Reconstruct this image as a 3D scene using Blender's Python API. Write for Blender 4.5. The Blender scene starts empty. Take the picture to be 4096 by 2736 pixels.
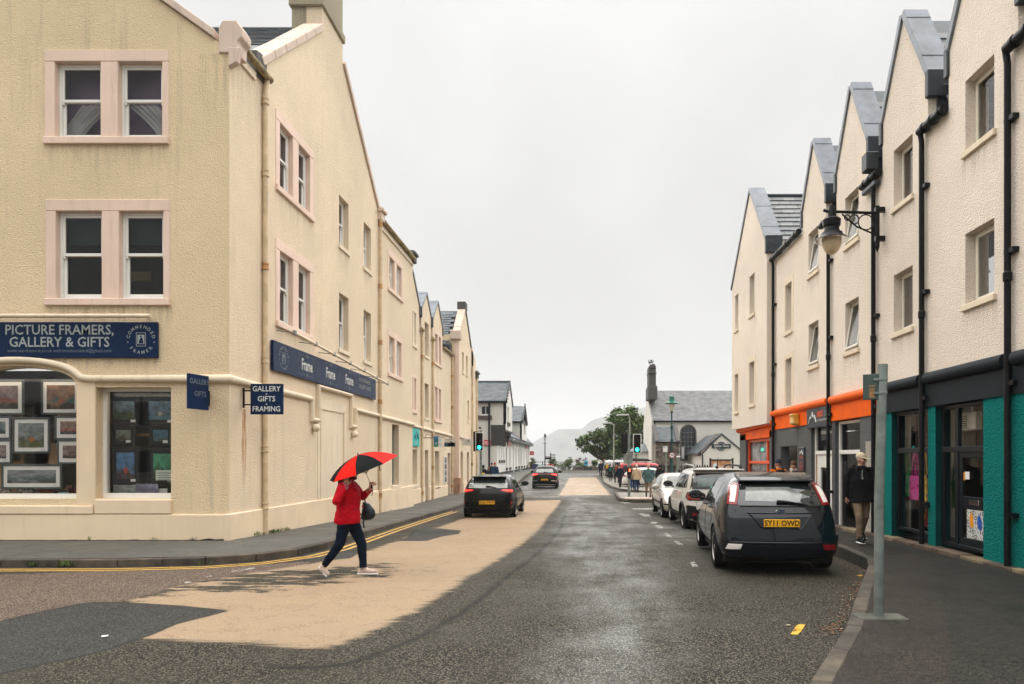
import bpy, bmesh, math, random
from mathutils import Vector, Matrix, Euler, noise as mn
from mathutils.geometry import tessellate_polygon
from mathutils.bvhtree import BVHTree
from mathutils.kdtree import KDTree
S = bpy.context.scene
COL = S.collection
R = math.radians
rnd = random.Random(7)

# ---------------------------------------------------------------- camera, sky, sun, exposure
cam_d = bpy.data.cameras.new('camera')
cam = bpy.data.objects.new('camera', cam_d); COL.objects.link(cam)
cam.location = (0, 0, 1.85); cam.rotation_euler = (R(90), 0, 0)
cam_d.sensor_width = 36; cam_d.lens = 24.54
cam_d.shift_x = -0.0646; cam_d.shift_y = 0.1142
cam_d.clip_start = 0.1; cam_d.clip_end = 20000
S.camera = cam
S.view_settings.view_transform = 'Standard'; S.view_settings.look = 'None'
S.view_settings.exposure = 0.5; S.view_settings.gamma = 1.0; S.view_settings.use_curve_mapping = False
S.render.engine = 'CYCLES'
S.cycles.max_bounces = 6; S.cycles.diffuse_bounces = 3; S.cycles.glossy_bounces = 3
S.cycles.transparent_max_bounces = 8; S.cycles.volume_bounces = 1
S.cycles.caustics_reflective = False; S.cycles.caustics_refractive = False
S.cycles.sample_clamp_indirect = 4
try:
    S.cycles.use_denoising = True
except Exception:
    pass

SUN_EL, SUN_AZ = 76, -3          # a veiled sun high above the far end of the street
world = bpy.data.worlds.new('World'); S.world = world; world.use_nodes = True
wn, wl = world.node_tree.nodes, world.node_tree.links
wn.clear()
w_out = wn.new('ShaderNodeOutputWorld'); w_bg = wn.new('ShaderNodeBackground')
w_sky = wn.new('ShaderNodeTexSky'); w_sky.sky_type = 'NISHITA'; w_sky.sun_disc = False
w_sky.sun_elevation = R(SUN_EL); w_sky.sun_rotation = R(SUN_AZ); w_sky.dust_density = 6; w_sky.air_density = 1.0
w_hs = wn.new('ShaderNodeHueSaturation'); w_hs.inputs['Saturation'].default_value = 0.12
w_mix = wn.new('ShaderNodeMix'); w_mix.data_type = 'RGBA'; w_mix.inputs[0].default_value = 0.97
w_tc = wn.new('ShaderNodeTexCoord'); w_no = wn.new('ShaderNodeTexNoise'); w_cr = wn.new('ShaderNodeValToRGB')
w_no.inputs['Scale'].default_value = 3.0; w_no.inputs['Detail'].default_value = 5
w_cr.color_ramp.elements[0].position = 0.3; w_cr.color_ramp.elements[1].position = 0.7
w_cr.color_ramp.elements[0].color = (8.0, 7.95, 7.95, 1); w_cr.color_ramp.elements[1].color = (9.7, 9.65, 9.6, 1)
w_bg.inputs['Strength'].default_value = 0.1
wl.new(w_tc.outputs['Generated'], w_no.inputs['Vector']); wl.new(w_no.outputs['Fac'], w_cr.inputs['Fac'])
wl.new(w_sky.outputs[0], w_hs.inputs['Color']); wl.new(w_hs.outputs[0], w_mix.inputs[6])
wl.new(w_cr.outputs[0], w_mix.inputs[7])
w_sep = wn.new('ShaderNodeSeparateXYZ'); w_mr = wn.new('ShaderNodeMapRange'); w_mul = wn.new('ShaderNodeMix')   # an overcast sky is brighter overhead than at the horizon
w_mul.data_type = 'RGBA'; w_mul.blend_type = 'MULTIPLY'; w_mul.inputs[0].default_value = 1
w_mr.inputs[3].default_value = .52; w_mr.inputs[4].default_value = .95
wl.new(w_tc.outputs['Generated'], w_sep.inputs[0]); wl.new(w_sep.outputs['Z'], w_mr.inputs[0])
wl.new(w_mix.outputs[2], w_mul.inputs[6]); wl.new(w_mr.outputs[0], w_mul.inputs[7]); wl.new(w_mul.outputs[2], w_bg.inputs['Color'])
wl.new(w_bg.outputs[0], w_out.inputs['Surface'])

sun_d = bpy.data.lights.new('sun', 'SUN'); sun_d.energy = 5.0; sun_d.angle = R(124); sun_d.color = (1, 0.97, 0.93)
sun = bpy.data.objects.new('sun', sun_d); COL.objects.link(sun)
_sd = Vector((math.sin(R(SUN_AZ)) * math.cos(R(SUN_EL)), math.cos(R(SUN_AZ)) * math.cos(R(SUN_EL)), math.sin(R(SUN_EL))))
sun.rotation_euler = _sd.to_track_quat('Z', 'Y').to_euler()

# ---------------------------------------------------------------- materials
MATS = {}
def nd(t, kind, **kw):
    n = t.nodes.new(kind)
    for k, v in kw.items():
        if k in n.inputs: n.inputs[k].default_value = v
        else: setattr(n, k, v)
    return n
def base_mat(name):
    m = bpy.data.materials.new(name); m.use_nodes = True
    t = m.node_tree; b = t.nodes['Principled BSDF']
    return m, t, b
def c4(c): return (c[0], c[1], c[2], 1)
def mixc(t, fac, a, b, mode='MIX'):
    n = t.nodes.new('ShaderNodeMix'); n.data_type = 'RGBA'; n.blend_type = mode
    for i, v in ((0, fac), (6, a), (7, b)):
        if hasattr(v, 'links') or hasattr(v, 'is_linked'): t.links.new(v, n.inputs[i])
        else: n.inputs[i].default_value = v if i == 0 else c4(v)
    return n.outputs[2]
def ramp(t, src, p0, p1, v0=0., v1=1.):
    n = t.nodes.new('ShaderNodeMapRange'); n.clamp = True
    t.links.new(src, n.inputs[0])
    for i, v in ((1, p0), (2, p1), (3, v0), (4, v1)): n.inputs[i].default_value = v
    return n.outputs[0]
def math2(t, op, a, b):
    n = t.nodes.new('ShaderNodeMath'); n.operation = op
    for i, v in ((0, a), (1, b)):
        if hasattr(v, 'is_linked'): t.links.new(v, n.inputs[i])
        else: n.inputs[i].default_value = v
    return n.outputs[0]
def coord(t, scale=(1, 1, 1), kind='Position'):
    if kind == 'Position': src = t.nodes.new('ShaderNodeNewGeometry').outputs['Position']
    else: src = t.nodes.new('ShaderNodeTexCoord').outputs[kind]
    mp = t.nodes.new('ShaderNodeMapping'); mp.inputs['Scale'].default_value = scale
    t.links.new(src, mp.inputs['Vector']); return mp.outputs[0]
def noise_(t, vec, scale, detail=3, rough=.55):
    n = nd(t, 'ShaderNodeTexNoise'); n.inputs['Scale'].default_value = scale
    n.inputs['Detail'].default_value = detail; n.inputs['Roughness'].default_value = rough
    t.links.new(vec, n.inputs['Vector']); return n.outputs['Fac']
def bump_(t, b, height, strength, dist):
    n = t.nodes.new('ShaderNodeBump'); n.inputs['Strength'].default_value = strength; n.inputs['Distance'].default_value = dist
    t.links.new(height, n.inputs['Height']); t.links.new(n.outputs[0], b.inputs['Normal']); return n
def M(name, col, rough=.6, var=.1, vs=3., bump=0., bs=60., metal=0., spec=.28, coat=0., kind='Object', dist=.004, sat2=None):
    """plain painted / cloth / metal surface with a little uneven colour and roughness"""
    if name in MATS: return MATS[name]
    m, t, b = base_mat(name)
    v = coord(t, kind=kind); f = noise_(t, v, vs, 4)
    f2 = ramp(t, f, .3, .7)
    lo = tuple(x * (1 - var) for x in col); hi = tuple(min(1, x * (1 + var)) for x in (sat2 or col))
    t.links.new(mixc(t, f2, lo, hi), b.inputs['Base Color'])
    t.links.new(ramp(t, f, .25, .75, max(.02, rough * .85), min(1, rough * 1.15)), b.inputs['Roughness'])
    b.inputs['Metallic'].default_value = metal; b.inputs['Specular IOR Level'].default_value = spec
    b.inputs['Coat Weight'].default_value = coat; b.inputs['Coat Roughness'].default_value = .04
    if bump: bump_(t, b, noise_(t, v, bs, 3), bump, dist)
    MATS[name] = m; return m
def emit(name, col, strength):
    if name in MATS: return MATS[name]
    m, t, b = base_mat(name)
    b.inputs['Base Color'].default_value = c4(col); b.inputs['Emission Color'].default_value = c4(col)
    b.inputs['Emission Strength'].default_value = strength; b.inputs['Roughness'].default_value = .3
    MATS[name] = m; return m
def harl(name, col, scale=30., strength=.7, stain=.3, dark=(.30, .25, .17), dist=.02, lump=.5, spec=.2):
    """rough-cast wall coat: lumpy relief, faint cloudy colour, rain streaks and mould specks"""
    m, t, b = base_mat(name); v = coord(t)
    big = noise_(t, v, .35, 4); med = noise_(t, v, 3., 4)
    c = mixc(t, ramp(t, big, .3, .7), tuple(x * .88 for x in col), tuple(min(1, x * 1.05) for x in col))
    c = mixc(t, ramp(t, med, .35, .75, 0, .22), c, tuple(x * .8 for x in col))
    st = noise_(t, coord(t, (2.6, 2.6, .16)), 1.6, 6, .65)
    c = mixc(t, ramp(t, st, .56, .78, 0, stain), c, dark)
    sp = noise_(t, v, 5.5, 8, .75)
    c = mixc(t, ramp(t, sp, .70, .78, 0, stain * 1.2), c, tuple(x * .4 for x in dark))
    t.links.new(c, b.inputs['Base Color']); b.inputs['Roughness'].default_value = .9
    b.inputs['Specular IOR Level'].default_value = spec
    vm = coord(t, (1, 1, 1.3)); hs_ = []
    for sc, w in ((scale, -1.1), (scale * 2.3, -.5)):
        vo = nd(t, 'ShaderNodeTexVoronoi'); vo.inputs['Scale'].default_value = sc; t.links.new(vm, vo.inputs['Vector']); hs_.append(math2(t, 'MULTIPLY', vo.outputs['Distance'], w))
    h = math2(t, 'ADD', math2(t, 'ADD', hs_[0], hs_[1]), noise_(t, v, scale * lump, 4))
    bump_(t, b, h, strength, dist)
    MATS[name] = m; return m
def smooth_render(name, col, stain=.25, dark=(.33, .25, .15)):
    """smooth cement render: hairline unevenness, streaks below ledges, no lumps"""
    m, t, b = base_mat(name); v = coord(t)
    c = mixc(t, ramp(t, noise_(t, v, .9, 5), .3, .7), tuple(x * .9 for x in col), tuple(min(1, x * 1.05) for x in col))
    st = noise_(t, coord(t, (3, 3, .3)), 2.2, 6, .7)
    c = mixc(t, ramp(t, st, .54, .8, 0, stain), c, dark)
    c = mixc(t, ramp(t, noise_(t, v, 9, 8, .8), .68, .76, 0, stain), c, tuple(x * .4 for x in dark))
    t.links.new(c, b.inputs['Base Color']); b.inputs['Roughness'].default_value = .75
    bump_(t, b, noise_(t, v, 25, 5), .25, .006)
    MATS[name] = m; return m
def glass(name, tint=(.6, .66, .66), tr=.8, wavy=.02):
    m = bpy.data.materials.new(name); m.use_nodes = True; t = m.node_tree; t.nodes.clear()
    o = t.nodes.new('ShaderNodeOutputMaterial'); g = t.nodes.new('ShaderNodeBsdfGlossy'); g.inputs['Roughness'].default_value = .02
    tr_ = t.nodes.new('ShaderNodeBsdfTransparent'); tr_.inputs['Color'].default_value = c4(tuple(x * tr / max(tint) for x in tint))
    gm = t.nodes.new('ShaderNodeNewGeometry'); vm = t.nodes.new('ShaderNodeVectorMath'); vm.operation = 'DOT_PRODUCT'; t.links.new(gm.outputs['Incoming'], vm.inputs[0]); t.links.new(gm.outputs['Normal'], vm.inputs[1])
    f = math2(t, 'ADD', .022, math2(t, 'MULTIPLY', math2(t, 'POWER', math2(t, 'SUBTRACT', 1., math2(t, 'ABSOLUTE', vm.outputs['Value'], 0.)), 5.), .5))
    mx = t.nodes.new('ShaderNodeMixShader')
    t.links.new(f, mx.inputs[0]); t.links.new(tr_.outputs[0], mx.inputs[1]); t.links.new(g.outputs[0], mx.inputs[2])
    bp = t.nodes.new('ShaderNodeBump'); bp.inputs['Strength'].default_value = wavy; bp.inputs['Distance'].default_value = .1
    t.links.new(noise_(t, coord(t), 1.2, 1), bp.inputs['Height']); t.links.new(bp.outputs[0], g.inputs['Normal'])
    t.links.new(mx.outputs[0], o.inputs['Surface']); MATS[name] = m; return m

# ---------------------------------------------------------------- mesh helpers
OFF = {}                                     # world offset of every parent, so parts can be given in place
class Fr:                                    # a wall frame: u along, v up, n outwards
    def __init__(s, O, U, V, N): s.O, s.U, s.V, s.N = Vector(O), Vector(U), Vector(V), Vector(N)
    def p(s, u, v, n=0.): return s.O + s.U * u + s.V * v + s.N * n
class MB:
    def __init__(s): s.v, s.f, s.m = [], [], []
    def add(s, vs, fs, mi=0):
        k = len(s.v); s.v += [Vector(p) for p in vs]
        for f in fs: s.f.append([k + i for i in f]); s.m.append(mi)
        return s
    def hexa(s, p, mi=0): return s.add(p, [(0, 3, 2, 1), (4, 5, 6, 7), (0, 1, 5, 4), (1, 2, 6, 5), (2, 3, 7, 6), (3, 0, 4, 7)], mi)
    def box(s, x0, x1, y0, y1, z0, z1, mi=0):
        return s.hexa([(x0, y0, z0), (x1, y0, z0), (x1, y1, z0), (x0, y1, z0), (x0, y0, z1), (x1, y0, z1), (x1, y1, z1), (x0, y1, z1)], mi)
    def fbox(s, fr, u0, u1, v0, v1, n0, n1, mi=0):
        P = fr.p
        return s.hexa([P(u0, v0, n0), P(u1, v0, n0), P(u1, v0, n1), P(u0, v0, n1), P(u0, v1, n0), P(u1, v1, n0), P(u1, v1, n1), P(u0, v1, n1)], mi)
    def prism(s, fr, poly, n0, n1, mi=0):
        k = len(poly)
        a = [fr.p(u, v, n0) for u, v in poly]; b = [fr.p(u, v, n1) for u, v in poly]
        tr = tessellate_polygon([[Vector((u, v, 0)) for u, v in poly]])
        fs = [tuple(t) for t in tr] + [tuple(k + i for i in reversed(t)) for t in tr]
        fs += [(i, (i + 1) % k, k + (i + 1) % k, k + i) for i in range(k)]
        return s.add(a + b, fs, mi)
    def slab(s, fr, outer, holes, T, mi=0):
        """a wall of thickness T with real openings and their reveals"""
        loops = [outer] + list(holes)
        flat = [q for l in loops for q in l]; k = len(flat)
        tr = tessellate_polygon([[Vector((u, v, 0)) for u, v in l] for l in loops])
        vs = [fr.p(u, v, 0) for u, v in flat] + [fr.p(u, v, -T) for u, v in flat]
        fs = [tuple(t) for t in tr] + [tuple(k + i for i in reversed(t)) for t in tr]
        b = 0
        for l in loops:
            n = len(l)
            fs += [(b + i, b + (i + 1) % n, k + b + (i + 1) % n, k + b + i) for i in range(n)]
            b += n
        return s.add(vs, fs, mi)
    def tube(s, pts, r, n=8, mi=0, cap=True, sq=None):
        pts = [Vector(p) for p in pts]; k = len(pts); vs = []
        rs = r if isinstance(r, (list, tuple)) else [r] * k
        prev = None
        for i, p in enumerate(pts):
            d0 = (pts[i] - pts[i - 1]).normalized() if i else None
            d1 = (pts[i + 1] - pts[i]).normalized() if i < k - 1 else None
            d = ((d0 or d1) + (d1 or d0)); d = d.normalized() if d.length > 1e-6 else (d0 or d1)
            a = prev if prev is not None else (Vector((0, 0, 1)) if abs(d.z) < .9 else Vector((1, 0, 0)))
            x = (a - d * a.dot(d)); x = x.normalized() if x.length > 1e-4 else d.orthogonal().normalized()
            prev = x; y = d.cross(x)
            mit = 1.
            if d0 is not None and d1 is not None: mit = min(1.6, 1 / max(.4, d0.dot(d)))
            for j in range(n):
                q = 2 * math.pi * j / n; vs.append(p + (x * math.cos(q) + y * math.sin(q)) * rs[i] * (mit if mit < 1.1 else (mit + 1) / 2))
        fs = [(i * n + j, i * n + (j + 1) % n, (i + 1) * n + (j + 1) % n, (i + 1) * n + j) for i in range(k - 1) for j in range(n)]
        if cap: fs += [tuple(range(n - 1, -1, -1)), tuple((k - 1) * n + j for j in range(n))]
        return s.add(vs, fs, mi)
    def lathe(s, prof, c=(0, 0, 0), n=20, axis='Z', mi=0, ang=0., sx=1., sy=1.):
        """prof: (radius, height) pairs turned round an axis"""
        c = Vector(c); vs = []; k = len(prof)
        for r, h in prof:
            for j in range(n):
                q = 2 * math.pi * j / n + ang; a, b = r * math.cos(q) * sx, r * math.sin(q) * sy
                vs.append(c + (Vector((a, b, h)) if axis == 'Z' else Vector((h, a, b)) if axis == 'X' else Vector((b, h, a))))
        fs = [(i * n + j, i * n + (j + 1) % n, (i + 1) * n + (j + 1) % n, (i + 1) * n + j) for i in range(k - 1) for j in range(n)]
        fs += [tuple(range(n - 1, -1, -1)), tuple((k - 1) * n + j for j in range(n))]
        return s.add(vs, fs, mi)
    def ball(s, c, rx, ry=None, rz=None, n=10, m=7, mi=0):
        ry = ry or rx; rz = rz or rx
        pr = [(math.sin(math.pi * i / m) * 1.0 + 1e-4, -math.cos(math.pi * i / m)) for i in range(m + 1)]
        k = len(s.v); s.lathe(pr, (0, 0, 0), n, 'Z', mi)
        for i in range(k, len(s.v)): p = s.v[i]; s.v[i] = Vector((c[0] + p.x * rx, c[1] + p.y * ry, c[2] + p.z * rz))
        return s
    def xf(s, mtx):
        s.v = [mtx @ p for p in s.v]; return s
    def mesh(s, name, mats, smooth=None, bevel=0.):
        me = bpy.data.meshes.new(name); me.from_pydata(s.v, [], s.f)
        for m in (mats if isinstance(mats, (list, tuple)) else [mats]): me.materials.append(m)
        me.polygons.foreach_set('material_index', s.m)
        bm = bmesh.new(); bm.from_mesh(me)
        bmesh.ops.recalc_face_normals(bm, faces=bm.faces)
        if bevel: bmesh.ops.bevel(bm, geom=[e for e in bm.edges if len(e.link_faces) == 2 and e.calc_face_angle(0) > .6], offset=bevel, segments=1, affect='EDGES', clamp_overlap=True)
        bm.to_mesh(me); bm.free()
        if smooth:
            me.polygons.foreach_set('use_smooth', [True] * len(me.polygons)); me.set_sharp_from_angle(angle=R(smooth))
        me.update(); return me
    def build(s, name, mats, parent=None, smooth=None, bevel=0., local=False, label=None):
        if parent is not None and not local:
            o = OFF.get(parent.name, Vector((0, 0, 0))); s.v = [p - o for p in s.v]
        return put(name, s.mesh(name, mats, smooth, bevel), parent, label)
def put(name, me, parent=None, label=None):
    ob = bpy.data.objects.new(name, me); COL.objects.link(ob)
    if parent is not None:
        ob.parent = parent; OFF[ob.name] = OFF.get(parent.name, Vector((0, 0, 0)))
    if label: ob['label'] = label
    return ob
def thing(name, label, cat, loc=(0, 0, 0), rz=0., group=None, scale=1.):
    o = bpy.data.objects.new(name, None); COL.objects.link(o); o.empty_display_size = .2
    o.location = loc; o.rotation_euler = (0, 0, rz); o.scale = (scale,) * 3; OFF[o.name] = Vector(loc)
    return tag(o, label, cat, group)
def tag(o, label, cat, group=None):
    o['label'] = label; o['category'] = cat
    if group: o['group'] = group
    return o
def kind(o, k='structure'): o['kind'] = k; return o
def dup(root, loc, rz=0., label=None):
    r = root.copy(); COL.objects.link(r); r.location = loc; r.rotation_euler = (0, 0, rz)
    if label: r['label'] = label
    for ch in list(root.children):
        c = ch.copy(); COL.objects.link(c); c.parent = r
        for g in list(ch.children):
            d = g.copy(); COL.objects.link(d); d.parent = c
    return r
def at(x, y, Y): return Vector(((x - 1325) / 1600 * Y, Y, 1.85 + (1052 - y) / 1600 * Y))
TXT = {}
def text_mesh(s, align='CENTER', shear=0., bold=0.):
    cu = bpy.data.curves.new('lettering', 'FONT'); cu.body = s; cu.align_x = align; cu.align_y = 'CENTER'
    cu.size = 1.; cu.resolution_u = 2; cu.shear = shear; cu.offset = bold
    ob = bpy.data.objects.new('lettering', cu)
    me = bpy.data.meshes.new_from_object(ob)
    vs = [v.co.copy() for v in me.vertices]; fs = [tuple(p.vertices) for p in me.polygons]
    bpy.data.objects.remove(ob); bpy.data.meshes.remove(me); bpy.data.curves.remove(cu)
    return vs, fs
def letters(mb, fr, s, u, v, size, d=1, n=.004, sx=1., rot=0., align='CENTER', shear=0., bold=0., mi=0):
    vs, fs = text_mesh(s, align, shear, bold); c, q = math.cos(rot), math.sin(rot)
    out = []
    for p in vs:
        x, y = p.x * size * sx, p.y * size
        out.append(fr.p(u + d * (x * c - y * q), v + x * q + y * c, n))
    return mb.add(out, fs, mi)
def lettering(parent, fr, rows, mat, d=1, n=.004, name='lettering'):
    for r in rows: letters(MB(), fr, r[0], r[1], r[2], r[3], d, n, **(r[4] if len(r) > 4 else {})).build(name, mat, parent)
def ringtext(mb, fr, s, u, v, rad, size, a0, a1, d=1, n=.004, flip=False):
    for i, ch in enumerate(s):
        if ch == ' ': continue
        a = R(a0 + (a1 - a0) * i / max(1, len(s) - 1))
        letters(mb, fr, ch, u + d * rad * math.cos(a), v + rad * math.sin(a), size, d, n, rot=a - math.pi / 2 + (math.pi if flip else 0), bold=.01)

# ---------------------------------------------------------------- materials in use
CREAM = harl('warmed_cream_harling', (.84, .67, .45), 34., .8, .42, dist=.022)  # same paint as the street side; bounced-light warmth put into its colour
CREAM2 = harl('street_cream_harling', (.81, .665, .49), 36., .65, .32, dist=.018)  # same cream paint as the camera-facing walls, without the added warmth
WHITEH = harl('off_white_harling', (.87, .77, .655), 34., .75, .12, (.38, .3, .2), dist=.022)
TEALH = harl('teal_harling', (.005, .185, .165), 30., .9, .05, (.02, .1, .1), dist=.026, spec=.05)
GREYH = harl('grey_harling', (.15, .15, .148), 30., .9, .1, (.1, .1, .1), dist=.03)
PUBW = harl('white_harling', (.76, .74, .70), 14., .35, .06, (.5, .48, .44), dist=.02)
PUBG = harl('weathered_harling', (.60, .57, .51), 14., .3, .25, (.3, .28, .24), dist=.02)
CHW = harl('lime_washed_wall', (.68, .66, .60), 10., .35, .18, (.45, .42, .34), dist=.02)
CREAMS = smooth_render('cream_smooth_render', (.78, .62, .44), .3)
PINK = smooth_render('pink_painted_stone', (.76, .58, .47), .3, (.22, .13, .09))
PINKL = smooth_render('weathered_pink_stone', (.62, .49, .40), .6, (.10, .09, .08))
PINKP = smooth_render('pale_pink_stone', (.76, .58, .46), .22, (.3, .2, .14))
CREAMP = smooth_render('cream_painted_trim', (.75, .635, .475), .4, (.16, .12, .07))
STONEG = smooth_render('dark_weathered_stone', (.075, .07, .065), .4, (.03, .03, .03))
CHIM = harl('chimney_harling', (.40, .35, .25), 30., .7, .6, (.10, .09, .07), dist=.02)
UPVC = M('white_window_frame', (.78, .77, .73), .35, .04)
CREAMF = M('cream_window_frame', (.70, .66, .56), .4, .05)
GLASS = glass('window_glass', (.8, .8, .8), .8); SHOPGLASS = glass('shop_glass', (.8, .8, .8), .9)
DARKGLASS = M('dark_pane', (.02, .022, .025), .05, .2, spec=.6)
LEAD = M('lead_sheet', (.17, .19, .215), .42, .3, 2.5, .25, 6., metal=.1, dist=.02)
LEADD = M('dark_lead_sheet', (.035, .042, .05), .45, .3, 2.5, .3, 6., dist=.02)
BLACK = M('black_gloss_paint', (.008, .009, .010), .35, .3, spec=.15)
PIPEC = M('cream_painted_pipe', (.60, .47, .31), .5, .2, 4.)
RUST = M('rusty_pipe_paint', (.45, .25, .11), .7, .5, 6., .3, 40.)
MOSSG = M('mossy_gutter', (.28, .22, .12), .85, .6, 5., .4, 30.)
SLATES = [M('slate_a', (.085, .105, .115), .48, .25, 2., .3, 25., kind='Position'), M('slate_b', (.115, .13, .14), .5, .25, 2., .3, 25., kind='Position'),
          M('slate_c', (.07, .085, .095), .45, .25, 2., .3, 25., kind='Position')]
NAVY = M('navy_sign_panel', (.004, .018, .060), .3, .15, spec=.12)
SIGNW = M('pale_sign_lettering', (.33, .37, .36), .5, .05)
SIGNB = M('bright_sign_lettering', (.62, .64, .62), .5, .05)
SIGNF = M('faint_sign_lettering', (.10, .13, .17), .5, .05)
ORANGE = M('orange_paint', (.86, .12, .004), .5, .12, 2., .15, 20., spec=.08, kind='Position')
ORANGEF = M('orange_gloss_paint', (.82, .09, .01), .3, .06)
CHARC = M('charcoal_fascia', (.013, .018, .022), .6, .3, 1.5, .1, 20., spec=.1, kind='Position')
TEALP = M('teal_smooth_paint', (.004, .045, .05), .5, .2, 3., spec=.12, kind='Position')
GREYP = M('grey_smooth_paint', (.085, .088, .09), .5, .15, 3., kind='Position')
WHITE = M('white_gloss_paint', (.78, .76, .72), .35, .05)
PAPER = M('white_paper', (.72, .72, .70), .7, .03)
GALV = M('galvanised_steel', (.22, .25, .235), .42, .25, 6., .1, 30., metal=.55)
DKGREEN = M('dark_green_paint', (.012, .06, .05), .35, .2)
RUBBER = M('tyre_rubber', (.010, .010, .010), .8, .2, 8., spec=.12)
BLKPL = M('black_plastic', (.008, .008, .009), .5, .2, spec=.15)
ALLOY = M('alloy_wheel', (.42, .41, .39), .3, .1, metal=.85)
CHROME = M('bright_chrome', (.72, .73, .74), .12, .05, metal=1.)
CARGL = M('car_glass', (.018, .023, .023), .035, .3, spec=.8)
CARGL2 = M('pale_car_glass', (.20, .215, .20), .12, .3, 6., spec=.8)
REDL = M('red_lamp_lens', (.22, .008, .010), .12, .2, coat=.5)
REDLIT = emit('lit_tail_lamp', (1., .03, .02), 2.2)
CLRL = M('clear_lamp_lens', (.72, .66, .62), .08, .1, coat=.5)
PLATEY = M('yellow_number_plate', (.80, .40, .02), .35, .04)
PLATEK = M('plate_characters', (.01, .01, .01), .4, .02)
WOOD = M('brown_wood', (.16, .085, .04), .6, .3, 6.)
CARD = M('cardboard', (.45, .27, .13), .8, .2, 4.)
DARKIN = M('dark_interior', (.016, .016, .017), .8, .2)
BEIGEIN = M('pale_interior_panel', (.40, .38, .33), .7, .1)
SKIN = M('skin', (.52, .28, .19), .5, .12, 12.)
# ---------------------------------------------------------------- the lie of the land
def lerp_table(tb, x):
    if x <= tb[0][0]: return tb[0][1]
    for (a, p), (b, q) in zip(tb, tb[1:]):
        if x <= b: return p + (q - p) * (x - a) / (b - a)
    return tb[-1][1]
def sstep(a, b, x):
    q = min(1, max(0, (x - a) / (b - a))); return q * q * (3 - 2 * q)
ROAD_T = [(-30, 0), (9, 0), (15, -.05), (20, -.14), (26, -.27), (31, -.40), (42, -.43), (62, -.40), (84, -.14), (112, 0), (125, -.02)]
def road_z(x, y): return lerp_table(ROAD_T, y) - .05 * sstep(3.6, 5.2, x) * sstep(6, 12, y)
def pl_z(y): return lerp_table([(-30, .11), (12, .11), (15, .10), (20, -.03), (26, -.17), (31, -.29), (42, -.31), (62, -.28), (75, .05), (90, .12), (127, .08)], y)
def pr_z(y): return lerp_table([(-30, .13), (14, .14), (20, .03), (26, -.10), (31, -.2), (36, -.24), (50, -.27), (65, -.26), (84, 0), (112, .10), (130, .08)], y)
def G(px, py, z0=None):                       # a point of the road surface seen at a place of the photograph
    Y = 10.
    for _ in range(30):
        x = (px - 1325) / 1600 * Y; Y = .5 * Y + .5 * (1.85 - road_z(x, Y)) * 1600 / max(8, py - 1052)
    return ((px - 1325) / 1600 * Y, Y)
def sdist(p, poly):
    x, y = p; ins = False; best = 1e9; n = len(poly)
    for i in range(n):
        ax, ay = poly[i]; bx, by = poly[(i + 1) % n]
        dx, dy = bx - ax, by - ay
        q = max(0, min(1, ((x - ax) * dx + (y - ay) * dy) / (dx * dx + dy * dy + 1e-12)))
        ex, ey = x - ax - dx * q, y - ay - dy * q
        best = min(best, ex * ex + ey * ey)
        if (ay > y) != (by > y) and x < dx * (y - ay) / (dy + 1e-12) + ax: ins = not ins
    d = math.sqrt(best); return -d if ins else d
BEIGE = [G(*q) for q in [(288, 1381), (420, 1342), (560, 1317), (680, 1298), (760, 1285), (850, 1262), (930, 1233), (1000, 1211), (1068, 1187), (1115, 1173), (1200, 1148), (1285, 1146), (1258, 1180), (1232, 1215), (1195, 1245), (1150, 1276), (1075, 1320), (1010, 1362), (950, 1398), (870, 1438), (800, 1466), (737, 1487), (600, 1474), (470, 1468), (334, 1460), (385, 1436), (430, 1423), (522, 1400), (460, 1394), (380, 1386)]]
BEIGE_FAR = [G(*q) for q in [(1282, 1136), (1298, 1108), (1305, 1095), (1366, 1094), (1376, 1108), (1398, 1134)]]
PATCHES = [[G(*q) for q in L] for L in (
    [(905, 1240), (935, 1232), (955, 1214), (1000, 1211), (1055, 1216), (1050, 1224), (1010, 1230), (975, 1240)],
    [(-60, 1440), (0, 1425), (80, 1405), (200, 1381), (285, 1381), (400, 1388), (522, 1400), (430, 1423), (400, 1430), (334, 1460), (230, 1494), (60, 1532), (-60, 1558)],
    [(690, 1270), (760, 1262), (830, 1262), (800, 1280), (700, 1288)])]
SIDE = [G(*q) for q in [(-900, 1330), (0, 1318), (300, 1306), (560, 1297), (720, 1286), (690, 1298), (560, 1316), (420, 1341), (285, 1380), (200, 1381), (80, 1405), (0, 1424), (-900, 1640)]]
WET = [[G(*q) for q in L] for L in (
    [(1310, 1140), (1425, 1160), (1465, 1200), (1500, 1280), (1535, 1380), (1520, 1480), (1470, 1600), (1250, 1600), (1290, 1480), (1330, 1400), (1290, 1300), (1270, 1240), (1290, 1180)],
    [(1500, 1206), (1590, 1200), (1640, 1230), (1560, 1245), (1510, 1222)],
    [(1190, 1140), (1290, 1142), (1400, 1140), (1380, 1085), (1225, 1085), (1190, 1115)])]
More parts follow.
